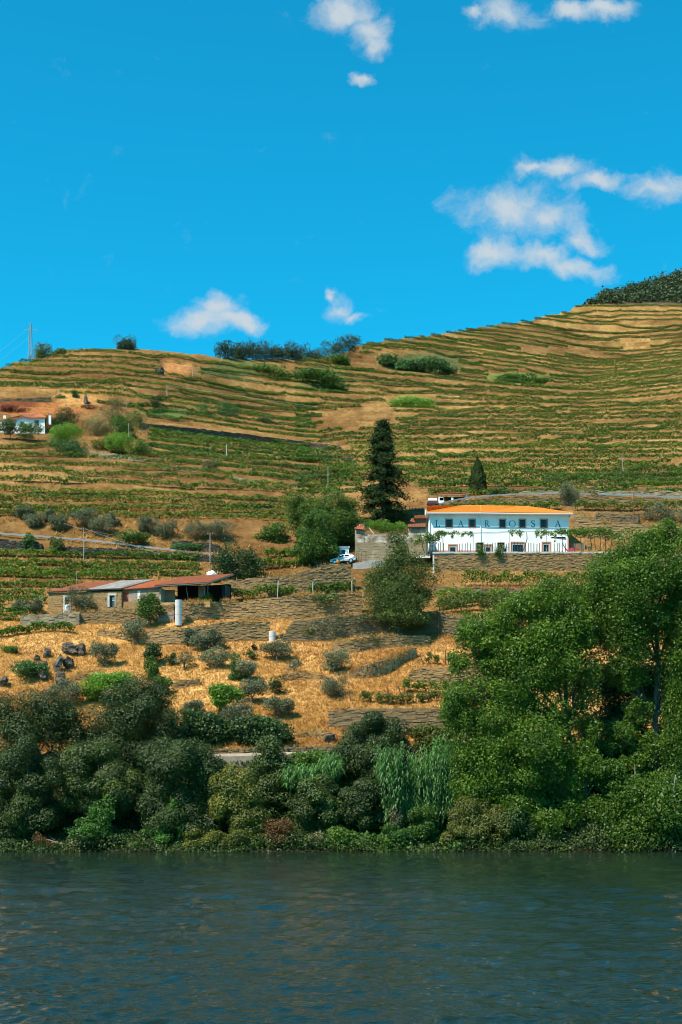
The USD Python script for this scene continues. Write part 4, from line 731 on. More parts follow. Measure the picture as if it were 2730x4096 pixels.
def cane(label, boxes, Y, n, m='reed', ln=(1.5, 4.6)):
    """a stand of giant cane: stems with long drooping blades"""
    r = np.random.default_rng(hash_(label)); t = thing('giant_cane', label, 'cane'); Vv, st = [], MB(); cnt = 0
    for (x0, y0, x1, y1, k) in boxes:
        for _ in range(k):
            fx, fy = r.uniform(x0, x1), r.uniform(y0, y1); L = r.uniform(*ln); Yy = Y + r.uniform(-1.2, 1.2); b = look(fx, fy, Yy); ln_ = r.normal(0, .12, 2)
            tip = b + [ln_[0] * L, ln_[1] * L, L]
            if cnt % 2 == 0: st.add(*tube([b, (b + tip) / 2, tip], [.03, .022, .01], 3, False))
            cnt += 1
            for u in np.linspace(.25, 1, 9):
                p = b + (tip - b) * u; an = r.uniform(0, 2 * np.pi); d = np.array([math.cos(an), math.sin(an), 0]); l = r.uniform(.5, 1.1); wv = np.cross(d, [0, 0, 1]) * .045
                a, c, e = p, p + d * l * .5 + [0, 0, l * .35], p + d * l * .9 + [0, 0, -l * .15]
                Vv.append([a - wv, a + wv, c + wv * 1.1, c - wv * 1.1]); Vv.append([c - wv * 1.1, c + wv * 1.1, e + wv * .2, e - wv * .2])
    V = np.array(Vv).reshape(-1, 3); obj('blades', (V, np.arange(len(V)).reshape(-1, 4)), M[m], t, kind='stuff'); obj('stems', st.get(), M['reed'], t, kind='stuff')
cane('tall stand of giant cane on the bank right of the central tree', [(1640, 3150, 1800, 3230, 220), (1600, 3220, 1810, 3330, 250), (1720, 3090, 1800, 3140, 70)], 154, 0)
cane('smaller clump of cane in front of the central dark tree', [(1530, 3120, 1600, 3200, 110), (1550, 3200, 1610, 3330, 130)], 153, 0)
cane('low cane and tall grass left of the central dark tree', [(1140, 3120, 1260, 3170, 90), (1290, 3080, 1360, 3130, 60), (1330, 3230, 1420, 3340, 110)], 155, 0, ln=(.9, 1.9))
# poplars
def poplar(label, path, Y, crowns, n, m='poplar', extra=(), rad=.42, size=.3, sub=14):
    r = np.random.default_rng(hash_(label)); t = thing('poplar_tree', label, 'tree'); mb = MB()
    P = [look(x, y, Y + dy) for x, y, dy in path]; mb.add(*tube(P, np.linspace(rad, rad * .3, len(P)), 8))
    ells = [ell(*c[:4], Y + (c[4] if len(c) > 4 else 0), c[5] if len(c) > 5 else None) for c in crowns]
    for e in ells:
        j = min(range(len(P)), key=lambda i: np.linalg.norm((P[i] - e[0])[:2]) * .5 + abs(P[i][2] - e[0][2] + 1.5 * e[1][2])); tip = e[0] + [0, 0, e[1][2] * .6]
        m2 = P[j] * .5 + e[0] * .5 + r.normal(0, .2, 3); mb.add(*tube([P[j], m2, e[0], tip], [rad * .35, rad * .25, rad * .15, .03], 5))
        for q in range(4):
            tp = e[0] + unit(1, r)[0] * e[1] * .85; mb.add(*tube([m2, (m2 + tp) / 2 + [0, 0, .2], tp], [rad * .14, .05, .015], 4, False))
    obj('trunk', mb.get(), M['bark_poplar'], t, smooth=True)
    for q in extra:
        obj('bare_branch', tube([look(x, y, Y - 1.5) for x, y in q], np.linspace(.09, .02, len(q)), 5), M['bark_pale'], t)
    obj('crown', crown_mesh(ells, n, size, r, sub=sub, rs=.42, shell=.5, rnd=.62, upbias=.2), M[m], t)
poplar('large green poplar leaning left over the bank, in front', [(2385, 3390, 0), (2325, 3300, .5), (2288, 3130, 1), (2272, 2890, 1.5), (2255, 2620, 2), (2250, 2480, 2)], 153,
       [(2040, 2490, 200, 150), (1920, 2560, 190, 150), (1990, 2620, 220, 150), (2130, 2430, 190, 150), (2230, 2400, 160, 160), (2300, 2470, 150, 150), (2150, 2560, 230, 170), (2230, 2680, 180, 180), (1850, 2790, 190, 130), (1960, 2760, 200, 150), (1850, 2880, 170, 120), (2000, 2880, 230, 160), (2100, 2760, 190, 170), (2130, 2990, 250, 180), (1960, 3000, 200, 150), (1900, 3090, 170, 150), (2060, 3120, 230, 170), (2210, 2880, 170, 170), (2220, 3080, 180, 200), (2100, 3230, 190, 130), (2340, 2560, 110, 110), (1835, 2650, 90, 80), (2080, 2660, 420, 420, 1), (2040, 2960, 440, 420, 1), (2000, 3160, 330, 220), (2150, 3280, 260, 160), (2240, 2500, 260, 260, 1), (2290, 3200, 150, 220), (1880, 3000, 180, 180), (2325, 2760, 170, 240, 1), (2330, 2950, 150, 260, 1), (2310, 2500, 160, 160), (2350, 3080, 120, 180)],
       200000, extra=[[(2385, 3385), (2372, 3320), (2350, 3290)], [(2385, 3385), (2375, 3300), (2362, 3250)]], rad=.5, size=.26)
poplar('tall poplar with a pale forked trunk at the right edge', [(2690, 3330, 1), (2650, 3080, 1), (2622, 2890, 1), (2635, 2650, 1.5), (2620, 2450, 2), (2600, 2300, 2)], 155,
       [(2600, 2190, 180, 140), (2680, 2150, 150, 150), (2510, 2240, 180, 130), (2440, 2320, 190, 150), (2560, 2330, 200, 160), (2690, 2300, 200, 180), (2360, 2390, 170, 130), (2480, 2450, 220, 160), (2600, 2480, 200, 160), (2720, 2450, 160, 180), (2420, 2540, 150, 120), (2540, 2580, 150, 120), (2720, 2620, 150, 170), (2700, 2780, 110, 160), (2820, 2500, 220, 500), (2520, 2720, 120, 130), (2700, 2960, 110, 150), (2780, 2900, 130, 300), (2560, 2850, 120, 120), (2600, 2990, 140, 130), (2540, 3070, 130, 120), (2480, 2950, 140, 150), (2700, 3060, 130, 120), (2580, 2320, 400, 320, 1), (2500, 2480, 380, 260, 1), (2720, 2560, 260, 500, 1), (2480, 2640, 220, 180), (2730, 2950, 200, 400)], 150000, rad=.45, size=.26)
poplar('dark leafy poplar low over the water at the right edge', [(2560, 3395, 0), (2550, 3200, .5), (2540, 3060, 1)], 152.5,
       [(2430, 3250, 170, 150), (2520, 3180, 170, 150), (2580, 3280, 170, 160), (2480, 3340, 190, 100), (2660, 3330, 160, 120), (2700, 3180, 130, 170), (2440, 3110, 150, 120), (2580, 3240, 420, 300), (2480, 3300, 260, 160)], 52000, extra=[[(2705, 3100), (2690, 3200), (2712, 3280), (2680, 3390)]], rad=.3, m='poplar')
B('alder_tree', 'shaded greyish tree seen between the two poplars', 'tree', 2450, 3300, 162, [(2430, 2780, 170, 160), (2400, 2700, 150, 90), (2490, 2720, 150, 120), (2400, 2920, 170, 170), (2480, 2980, 180, 200), (2370, 3060, 170, 180), (2470, 3160, 190, 200), (2330, 3230, 160, 160), (2560, 3120, 160, 250), (2620, 3000, 140, 250), (2560, 2800, 160, 220), (2600, 2700, 130, 160), (2500, 2880, 180, 200)], 'fig', 70000, .26, k=8, **EG)
B('alder_tree', 'dark trees closing the bank behind the right edge poplar', 'tree', 2720, 3300, 164, [(2650, 2760, 200, 250), (2760, 2900, 220, 350), (2700, 3150, 300, 350), (2300, 3300, 250, 180), (2500, 3300, 250, 180)], 'fig', 30000, .3, k=8, **EG)
# driftwood and the brown bush beside it
t = thing('driftwood', 'tangle of pale driftwood branches at the waterline on the left', 'driftwood')
r = np.random.default_rng(3)
for _ in range(26):
    x = r.uniform(225, 395); a = look(x, 3388 - r.uniform(0, 18), 150.6 + r.random()); d = np.array([r.normal(0, 1), r.normal(0, .3), abs(r.normal(0, .22))]); d /= np.linalg.norm(d); l = r.uniform(.6, 2.2)
    obj('branch', tube([a, a + d * l * .5 + r.normal(0, .1, 3), a + d * l], [.06, .05, .015], 5), M['driftwood'], t)
B('twig_bush', 'leafless reddish brown twig bush beside the driftwood', 'bush', 160, 3392, 150.7, [(158, 3360, 60, 56), (190, 3378, 50, 30)], 'rustbush', 900, .13, trunk=.03, k=16)

# ------------------------------------------------------------------ the walls of the terraces
W = stone_wall
W('stone_wall', 'pale flat faced wall block at the left under the stone barn', [(82, 2462), (200, 2456), (318, 2448)], [(82, 2522), (318, 2516)], 'stone_pale', .32, (.5, 1.1), joint='joint_pale', single=30, Y=200.6, proud=.05)
W('stone_wall', 'rough retaining wall directly under the stone barn', [(316, 2452), (480, 2436), (560, 2434), (700, 2414)], [(316, 2518), (480, 2516), (560, 2516), (650, 2512), (700, 2506)], 'stone', .2, (.3, .75), single=60, Y=201.5)
W('stone_wall', 'plain plastered wall face behind the young round tree', [(632, 2470), (700, 2440)], [(632, 2520), (700, 2518)], 'block', .45, (.4, .9), joint='block', single=8, Y=201.0, proud=.03)
W('stone_wall', 'wall under the open shed, hung with dry grass', [(700, 2412), (800, 2409), (895, 2404), (960, 2408), (1171, 2382), (1350, 2376), (1450, 2371)], [(700, 2500), (790, 2495), (900, 2470), (1171, 2478), (1361, 2462), (1490, 2452)], 'stone_warm', .2, (.35, .9), single=70, fringe=16)
W('stone_wall', 'low wall across the golden slope under the white pillar', [(390, 2524), (574, 2518), (733, 2512), (900, 2488), (1000, 2484), (1080, 2490)], [(390, 2540), (574, 2564), (702, 2584), (900, 2570), (1080, 2560)], 'stone_warm', .18, (.3, .8), single=60, fringe=14)
W('stone_wall', 'upper wall below the car with a square built corner', [(900, 2326), (1036, 2312), (1171, 2298), (1285, 2266), (1290, 2258), (1405, 2256)], [(900, 2372), (1078, 2386), (1252, 2380), (1440, 2366)], 'stone', .2, (.35, .9), single=70, fringe=6)
W('stone_wall', 'tumbled wall behind the large olive, stepping down left', [(1133, 2550), (1171, 2484), (1268, 2470), (1442, 2460), (1560, 2470)], [(1133, 2566), (1328, 2566), (1500, 2548), (1560, 2540)], 'stone_grey', .16, (.3, .8), single=60, fringe=5)
W('stone_wall', 'wall with a square end below the oak, above golden grass', [(1328, 2572), (1420, 2554), (1523, 2543), (1686, 2543), (1726, 2548)], [(1328, 2606), (1404, 2614), (1496, 2596), (1690, 2580), (1726, 2582)], 'stone_warm', .18, (.35, .9), single=60, fringe=8)
W('stone_wall', 'dark shaded wall to the right behind the oak', [(1560, 2446), (1750, 2446), (1860, 2470), (1960, 2480)], [(1560, 2540), (1750, 2542), (1960, 2560)], 'stone_grey', .2, (.35, .9), single=40, fringe=5)
W('stone_wall', 'wall above the young vines on the right terrace', [(1636, 2686), (1680, 2672), (1800, 2668), (2000, 2672), (2500, 2670)], [(1636, 2730), (1800, 2738), (2500, 2730)], 'stone_warm', .17, (.35, .9), single=60, fringe=7)
W('stone_wall', 'wall of broad slabs below the young vines', [(1315, 2844), (1442, 2834), (1729, 2833), (2000, 2842), (2300, 2840)], [(1315, 2900), (1500, 2915), (1790, 2935), (2300, 2930)], 'stone_grey', .24, (.5, 1.3), single=80, fringe=7, grass='grass_rust')
W('stone_wall', 'long low stone wall beside the railway at the slope foot', [(780, 3004), (1050, 2990), (1340, 2982), (2000, 2972), (2600, 2965)], [(780, 3019), (1050, 3009), (1340, 3002), (2000, 2995), (2600, 2990)], 'stone_grey', .16, (.3, .7), single=40, Y=164, thick=.6)
W('stone_wall', 'high retaining wall carrying the terrace of the white house', [(1738, 2226), (1820, 2220), (2100, 2216), (2480, 2212), (2800, 2210)], [(1738, 2322), (1850, 2312), (2100, 2306), (2480, 2300), (2800, 2298)], 'stone', .19, (.3, .75), single=120, Y=224, thick=1.0, fringe=9)
W('stone_wall', 'low dark wall under the vine terrace of the white house', [(1735, 2346), (1960, 2350), (2187, 2359), (2500, 2362)], [(1735, 2378), (1960, 2382), (2500, 2388)], 'stone_grey', .19, (.4, 1.0), single=40, fringe=10, grass='grass_rust')
W('stone_wall', 'wall under the curving guard rail behind the white house', [(1740, 2030), (1800, 2014), (1900, 1997), (2050, 1988), (2250, 1984), (2800, 2002)], [(1740, 2048), (1900, 2034), (2240, 2030), (2800, 2030)], 'stone', .22, (.4, 1.0), single=60, Y=[(1740, 244), (2000, 249), (2800, 249)], thick=2.5, fringe=9)
W('stone_wall', 'pale wall along the far side of the road above the guard rail', [(2080, 1966), (2400, 1963), (2800, 1966)], [(2080, 1984), (2800, 1998)], 'stone_pale', .26, (.5, 1.0), single=30, Y=256, joint='joint_pale', fringe=6)
W('stone_wall', 'short dark wall on the bank right of the house roof', [(2385, 2052), (2560, 2054)], [(2385, 2090), (2560, 2088)], 'stone_grey', .2, (.4, .9), single=20, Y=241, fringe=6)
W('stone_wall', 'rough rocky bank wall behind the pergola', [(2300, 2052), (2360, 2066), (2430, 2088), (2600, 2096), (2800, 2100)], [(2300, 2130), (2430, 2200), (2800, 2200)], 'stone_warm', .24, (.4, 1.1), single=40, Y=[(2290, 236), (2800, 234)], fringe=12)
W('stone_wall', 'dark road wall under the left guard rail, main stretch', [(236, 2186), (420, 2192), (640, 2205), (861, 2222)], [(236, 2214), (500, 2224), (829, 2248), (861, 2250)], 'stone_dark', .2, (.4, .9), single=50, fringe=6)
W('stone_wall', 'dark road wall under the left guard rail, at the left edge', [(-200, 2155), (100, 2162), (165, 2172)], [(-200, 2192), (100, 2198), (165, 2200)], 'stone_dark', .2, (.4, .9), single=20, fringe=4)
W('stone_wall', 'dark wall above the road near the round fig tree', [(690, 2160), (860, 2176), (880, 2180)], [(690, 2196), (880, 2206)], 'stone_dark', .2, (.4, .9), single=20, fringe=4)
W('terrace_wall', 'longest dark terrace wall across the middle left hillside', [(555, 1690), (600, 1694), (921, 1729), (1208, 1766), (1363, 1784)], [(555, 1716), (600, 1724), (921, 1758), (1208, 1792), (1363, 1806)], 'stone_dark', .3, (.45, 1.0), single=60, fringe=3)
W('terrace_wall', 'second dark terrace wall, broken, below the longest one', [(590, 1739), (930, 1779), (1180, 1806), (1262, 1812), (1401, 1829)], [(590, 1746), (930, 1786), (1180, 1822), (1262, 1828), (1401, 1850)], 'stone_dark', .26, (.4, .9), single=30, fringe=2)
W('terrace_wall', 'third thin terrace wall with a pale straw edge', [(590, 1767), (900, 1808), (1170, 1848)], [(590, 1776), (900, 1818), (1170, 1858)], 'stone_dark', .26, (.4, .9), single=20, fringe=3)
W('terrace_wall', 'fourth thin terrace wall above the vine block', [(570, 1796), (800, 1832), (1010, 1855), (1265, 1860)], [(570, 1806), (800, 1842), (1010, 1868), (1265, 1866)], 'stone_dark', .26, (.4, .9), single=20, fringe=3)
W('terrace_wall', 'terrace wall at the foot of the vine block with pale path above', [(1050, 1930), (1200, 1938), (1440, 1920)], [(1050, 1938), (1200, 1947), (1440, 1928)], 'stone_dark', .24, (.5, 1.2), single=20, fringe=4)
W('rubble_wall', 'whitish rubble wall along the path under the bright mulberry', [(330, 1800), (440, 1812), (620, 1838)], [(330, 1816), (440, 1832), (620, 1856)], 'stone_pale', .28, (.4, .9), single=30, joint='joint_pale')
W('rubble_wall', 'whitish rubble heaps along the path below the long walls', [(650, 1862), (760, 1880), (900, 1900), (1130, 1942)], [(650, 1874), (760, 1894), (900, 1916), (1130, 1952)], 'stone_pale', .26, (.4, .9), single=30, joint='joint')
W('terrace_wall', 'weathered wall above the white cottage at the left edge', [(-250, 1600), (0, 1596), (205, 1588)], [(-250, 1622), (0, 1618), (208, 1612)], 'stone_grey', .3, (.6, 1.3), single=40)
W('terrace_wall', 'dark wall under the tree hedge on the saddle', [(880, 1440), (1000, 1444), (1240, 1443)], [(880, 1444), (1000, 1449), (1240, 1448)], 'stone_dark', .4, (.8, 1.6), single=10)
W('stone_wall', 'short tumbled ledge wall in the grass above the dark fig', [(690, 2732), (740, 2722), (800, 2716)], [(690, 2748), (740, 2744), (800, 2736)], 'stone_warm', .18, single=20, fringe=10)
W('stone_wall', 'broken ledge wall at mid slope between the olives', [(1130, 2700), (1200, 2690), (1290, 2700)], [(1130, 2712), (1200, 2708), (1290, 2716)], 'stone_warm', .18, single=20, fringe=14)
W('stone_wall', 'tumbled ledge in the grass at the foot of the golden slope', [(1180, 2940), (1260, 2925), (1320, 2930)], [(1180, 2956), (1260, 2948), (1320, 2960)], 'stone_warm', .18, single=20, fringe=14)
W('stone_wall', 'dry ledge below the boulders on the left golden slope', [(300, 2700), (380, 2690), (470, 2700)], [(300, 2714), (380, 2710), (470, 2716)], 'stone_warm', .18, single=20, fringe=16)
# the railway bed by the wall
fxr = np.arange(640, 2800, 20.0); a, b = poly([(640, 3022), (1340, 3004), (2800, 2990)])(fxr), poly([(640, 3036), (1340, 3018), (2800, 3002)])(fxr)
Pa = np.array([look(x, y, 163.6) for x, y in zip(fxr, a)]); Pb = np.array([look(x, y - 3, 162.6) for x, y in zip(fxr, b)]); n = len(fxr); i = np.arange(n - 1)
obj('railway_bed', (np.vstack([Pa, Pb, Pb - [0, 0, 1.2]]), np.vstack([np.stack([i, i + n, i + n + 1, i + 1], 1), np.stack([i + n, i + 2 * n, i + 2 * n + 1, i + n + 1], 1)])), M['ballast'], kind='structure', label='pale ballast of the railway along the low wall', cat='railway')
# dry grass on the slope
def meadow():
    r = np.random.default_rng(12); N = 85000
    fx, fy = r.uniform(-120, 1950, N), r.uniform(2440, 3030, N); P = ground(fx, fy); c = fbm(P * [.16, .3, .3], 3, 21)
    keep = c > .22; P, c = P[keep], c[keep]
    P[:, 2] -= .06
    rust = fbm(P * [.07, .14, .0], 4, 44) > .52
    obj('dry_grass', blades(P[~rust], r, .5, .09, 3), M['grass'], kind='stuff', label='long golden dry grass matted over the lower slope', cat='grass')
    obj('dry_grass', blades(P[rust], r, .5, .09, 3), M['grass_rust'], kind='stuff', label='rust brown drier patches of grass on the lower slope', cat='grass')
    N = 26000; fx, v = r.uniform(-250, 2900, N), r.uniform(1250, 2440, N); P = at_level(fx, v); ok = (v > vridge(fx) + 3) & (fbm(P * [.05, .05, .05], 3, 8) > .44); P = P[ok]; P[:, 2] += terrace(fx[ok], v[ok])
    obj('dry_grass', blades(P, r, .7, .3, 2), M['grass'], kind='stuff', label='straw coloured grass on the banks between the vine rows', cat='grass')
meadow()
# rocks
def rock(label, fx, fyb, w, h, seed):
    g = ground(fx, fyb); s = g[1] / F; m = trimesh.creation.icosphere(subdivisions=4); v = np.array(m.vertices); r = np.random.default_rng(seed)
    v = np.sign(v) * np.abs(v) ** .9
    for _ in range(14):
        d = unit(1, r)[0]; d[2] *= .6; d /= np.linalg.norm(d); k = r.uniform(.4, .8); e = v @ d; v = v - np.outer(np.maximum(e - k, 0) * .92, d)
    v += (fbm(v * 2.6 + seed, 4, seed)[:, None] - .5) * v * .8
    v = v * [w * s * .55, w * s * .5, h * s * .58] + g + [0, 0, h * s * .36]
    obj('rock', (v, m.faces), M['rock'], label=label, cat='rock')
for i, a in enumerate([('large dark boulder on the left golden slope', 283, 2612, 74, 46), ('pale grey rock against the large dark boulder', 326, 2615, 44, 44), ('jagged dark rock left of the large boulder', 188, 2625, 44, 44), ('tall split rock slab in the rock cluster', 232, 2690, 46, 66), ('broad dark rock leaning in the rock cluster', 274, 2672, 58, 50), ('grey pointed slab at the left of the cluster', 178, 2680, 36, 40), ('lowest dark rock above the riverside trees', 244, 2740, 52, 56),
                    ('grey rock next to the dark bush in the cluster', 165, 2722, 46, 40), ('small rock just above the evergreen crowns', 190, 2765, 34, 24), ('grey rock outcrop at the left edge of the slope', 12, 2745, 44, 40), ('small rock in the grass left of the boulders', 148, 2640, 34, 24), ('pointed pale standing rock above the cottage trees', 344, 1612, 20, 36), ('grey rock by the whitish dry tree', 404, 1650, 14, 26), ('pale rock outcrop with scrub on the left hilltop', 640, 1502, 50, 30)]):
    rock(a[0], a[1], a[2], a[3] * 1.12, a[4] * 1.12, seed=50 + i)
W('rock_outcrop', 'crumbling upright schist slabs of the rocky bank right of the golden slope', [(1398, 2694), (1440, 2668), (1500, 2650), (1570, 2632), (1655, 2590), (1668, 2592)], [(1398, 2712), (1440, 2716), (1500, 2706), (1580, 2676), (1655, 2628), (1668, 2614)], 'stone_warm', .55, (.14, .5), single=60, fringe=26, proud=.1, cat='rock outcrop')
rock('heap of dark stones at the lower end of the golden slope', 1318, 2965, 60, 46, 120)

def undergrowth():
    r = np.random.default_rng(77); N = 90000; fx, v = r.uniform(-200, 2950, N), r.uniform(3045, 3409, N); P = at_level(fx, v); c = fbm(P * [.35, .35, .35], 3, 61)
    ok = (c > .3) & ((v < 3385) | (c > .52)); P, c = P[ok], c[ok]; hgt = r.random(len(P)) ** .8 * (.15 + 2.2 * np.clip(c - .42, 0, .5) * 2); P[:, 2] += hgt
    P[:, 1] -= r.random(len(P)) * .8
    nn = unit(len(P), r) + [0, -.3, .6]; k = (fbm(P * [.09, .2, .2], 2, 71) > .48) & (np.abs(fx[ok] - 1520) < 330)
    obj('bank_undergrowth', leaves(P[k], nn[k], .34 * r.uniform(.6, 1.3, k.sum()), r), M['green'], kind='stuff', label='green undergrowth of the steep river bank', cat='undergrowth')
    k = ~k; obj('bank_undergrowth', leaves(P[k], nn[k], .3 * r.uniform(.6, 1.3, k.sum()), r), M['evergreen_warm'], kind='stuff', label='darker brownish undergrowth of the steep river bank', cat='undergrowth')
    N = 30000; fx, v = r.uniform(-200, 2950, N), r.uniform(3350, 3409, N); P = at_level(fx, v); t_ = r.random(N) ** 1.3; q_ = fbm(P * [.22, 0, 0], 3, 5); P[:, 2] += t_ * 6 * np.clip(q_ - .44, .02, 1); P[:, 1] -= .3 + 1.3 * (1 - np.abs(2 * t_ - .9)) * r.random(N)
    obj('bank_undergrowth', leaves(P, unit(N, r) + [0, -.35, .4], .26 * r.uniform(.6, 1.3, N), r), M['evergreen_warm'], kind='stuff', label='dark leaves overhanging the waterline of the far bank', cat='undergrowth')
undergrowth()
# ------------------------------------------------------------------ the white house
HY, HZ = 230.0, 44.03
BX = (1925 - CX) * HY / F
FL = Frame((BX, HY, HZ), 0.0); FR = Frame((BX, HY, HZ), math.radians(3))
H = thing('white_house', 'long white two storey house with large dark letters and an orange hipped roof', 'house')
aL = FL.hit(1719, 2100)[0]; aR = FR.hit(2277, 2100)[0]; ZE = FL.hit(1800, 2056)[1]
def ring(a0, a1, z0, z1, w): return sbox(a0 - w, z0 - w, a1 + w, z1 + w).difference(sbox(a0, z0, a1, z1))
def facade(fr, a0, a1, wins, parent):
    wall = sbox(a0, HZ, a1, ZE)
    for q in wins: wall = wall.difference(sbox(*[q[i] for i in (0, 2, 1, 3)]))
    obj('wall', fr.flat(wall, -.3, 0), M['render_white'], parent)
def sq(fr, px): a0, a1, z0, z1 = fr.rect(*px); return (a0, a1, max(z0, HZ + .02), z1)
UPL = [(1786, 2079, 1809, 2108), (1879, 2079, 1901, 2107)]; UPR = [(2001, 2079, 2022, 2108), (2080, 2079, 2102, 2108), (2165, 2079, 2189, 2109)]
DNL = [(1797, 2181, 1828, 2230)]; DNR = [(1939, 2181, 1967, 2230), (2048, 2171, 2097, 2230), (2172, 2171, 2201, 2230)]
wl, wr = [sq(FL, p) for p in UPL + DNL], [sq(FR, p) for p in UPR + DNR]
facade(FL, aL, 0, wl, H); facade(FR, .002, aR, wr, H)
DEP = 8.6
obj('wall', FL.box(aL, aL + .3, HZ, ZE, -DEP, -.302), M['render_white'], H, label='narrow left end wall'); obj('wall', FR.box(aR - .3, aR, HZ, ZE, -DEP, -.302), M['render_white'], H)
obj('wall', FL.box(aL, 0, HZ, ZE, -DEP - .3, -DEP), M['render_white'], H); obj('wall', FR.box(0, aR, HZ, ZE, -DEP - .3, -DEP), M['render_white'], H)
obj('floor', FL.box(aL + .3, aR - .6, HZ + 3.6, HZ + 3.8, -DEP, -.6), M['dark'], H)
def window(fr, q, door, parent, mull=1):
    a0, a1, z0, z1 = q
    w = obj('door' if door else 'window', fr.flat(ring(a0 + .04, a1 - .04, z0 + .04, z1 - .04, .0401) if False else ring(a0 + .07, a1 - .07, z0 + .07, z1 - .07, .07), -.2, -.12), M['navy'], parent)
    obj('surround', fr.flat(ring(a0, a1, z0, z1, .17) if not door else ring(a0, a1, z0 - 1, z1, .17).intersection(sbox(a0 - 1, z0, a1 + 1, z1 + 1)), .002, .05), M['terracotta'], w)
    obj('pane', fr.box(a0 + .06, a1 - .06, z0 + .06, z1 - .06, -.19, -.16), M['glass'], w)
    for k in range(mull):
        c = a0 + (a1 - a0) * (k + 1) / (mull + 1); obj('mullion', fr.box(c - .045, c + .045, z0 + .07, z1 - .07, -.158, -.10), M['navy'], w)
    if door and a1 - a0 > 1: obj('lintel', fr.box(a0 + .01, a1 - .01, z1 - .32, z1 - .01, -.098, -.04), M['concrete'], w); [obj('jamb', fr.box(c - .09, c + .09, z0, z1 - .325, -.098, -.03), M['concrete'], w) for c in (a0 + .1, a1 - .1)]
    return w
for i, q in enumerate(wl): window(FL, q, i >= 2, H)
for i, q in enumerate(wr): window(FR, q, i >= 3, H, 3 if i == 4 else 1)
# terracotta skirting between the doors
def skirting(fr, a0, a1, doors):
    cut = sorted((q[0] - .17, q[1] + .17) for q in doors); x = a0
    for c0, c1 in cut + [(a1, a1)]:
        if c0 - x > .2: obj('skirting', fr.box(x, c0 - .003, HZ, HZ + 1.5, .002, .03), M['terracotta'], H)
        x = c1 + .003
skirting(FL, aL + .2, -.1, wl[2:])
obj('quoin', FR.box(aR - .22, aR + .004, HZ, HZ + 4.6, .002, .035), M['terracotta'], H)
# roof: hipped, the tiles laid in columns
def tile_columns(mb, O, e, p, width, x0f, x1f, cw=.235, tl=.42):
    """columns of barrel tiles running up a slope from O along e; x0f/x1f(s) give where a column starts and stops along p"""
    n = np.cross(e, p); n = n if n[2] > 0 else -n; r = np.random.default_rng(4)
    k = int(width / cw)
    for i in range(k):
        c = (i + .5) * cw; a, b = x0f(c), x1f(c)
        if b - a < .1: continue
        for j in range(int(np.ceil((b - a) / tl))):
            u0, u1 = a + j * tl, min(a + (j + 1) * tl + .04, b); dz = r.uniform(0, .015)
            prof = [(-.5, 0), (-.27, .075), (.0, .105), (.27, .075), (.5, 0)]
            V = [O + e * (c + x * cw * .98) + p * u + n * (y + dz + lift) for u, lift in ((u0, .035), (u1, .0)) for x, y in prof]
            mb.add(V, [[q, q + 1, q + 6, q + 5] for q in range(4)]); mb.add(V[:5], [[0, 1, 2, 3], [0, 3, 4, 0]] if False else [[0, 1, 2, 3], [0, 3, 4, 4]])
def slope_tiles(name, quad, m, parent, cw=.235, tl=.42, under=True, thick=.12):
    """quad: eave left, eave right, ridge right, ridge left (3D); trapezia allowed"""
    A, Bq, C, D = [np.asarray(x, float) for x in quad]; e = (Bq - A); Wd = np.linalg.norm(e); e /= Wd
    nrm = np.cross(e, D - A); nrm /= np.linalg.norm(nrm); nrm = nrm if nrm[2] > 0 else -nrm; p = np.cross(nrm, e); p = p if p[2] > 0 else -p
    dl, dr = (D - A) @ e, (C - A) @ e; Hh = (D - A) @ p
    def top(c):
        if c < dl: return Hh * c / max(dl, 1e-6)
        if c > dr: return Hh * max(Wd - c, 0) / max(Wd - dr, 1e-6) if dr < Wd else Hh
        return Hh
    mb = MB()
    if dl < -.01 or dr > Wd + .01 or abs((dr - dl) - Wd) < 1:      # sheared parallelogram (shed roofs): columns run along the verge
        p2 = (D - A); L = np.linalg.norm(p2); p2 = p2 / L; tile_columns(mb, A, e, p2, Wd, lambda c: 0, lambda c: L, cw, tl)
    else: tile_columns(mb, A, e, p, Wd, lambda c: 0, top, cw, tl)
    if under:
        V = np.array([A, Bq, C, D]); V2 = np.vstack([V - nrm * .004, V - nrm * thick]); obj('roof_deck', (V2, np.array([[0, 1, 2, 3], [7, 6, 5, 4], [0, 4, 5, 1], [1, 5, 6, 2], [2, 6, 7, 3], [3, 7, 4, 0]])), M['concrete'] if m == 'tile_orange' else M['wood_dark'], parent)
    return obj(name, mb.get(), M[m], parent, kind='stuff')
OV = .9
zr = look(0, 2024.5, HY + DEP / 2)[2]
R0 = look(1852, 2024.5, HY + DEP / 2); R1 = np.array([BX + .4, HY + DEP / 2, zr]); R2 = look(2113, 2024.5, HY + DEP / 2 + .8); R2[2] = zr
E0 = FL.p(aL - .5, ZE + .04, OV); E1 = np.array([BX, HY - OV, ZE + .04]); E2 = FR.p(aR + .45, ZE + .04, OV); B0 = FL.p(aL - .5, ZE + .04, -DEP - OV); B1 = FL.p(0, ZE + .04, -DEP - OV); B2 = FR.p(aR + .45, ZE + .04, -DEP - OV)
slope_tiles('roof_tiles', (E0, E1, R1, R0), 'tile_orange', H); slope_tiles('roof_tiles', (E1, E2, R2, R1), 'tile_orange', H)
slope_tiles('roof_tiles', (B0, E0, R0, R0), 'tile_orange', H, cw=.3); slope_tiles('roof_tiles', (E2, B2, R2, R2), 'tile_orange', H, cw=.3); slope_tiles('roof_tiles', (B1, B0, R0, R1), 'tile_orange', H, cw=.4, tl=1.2); slope_tiles('roof_tiles', (B2, B1, R1, R2), 'tile_orange', H, cw=.4, tl=1.2)
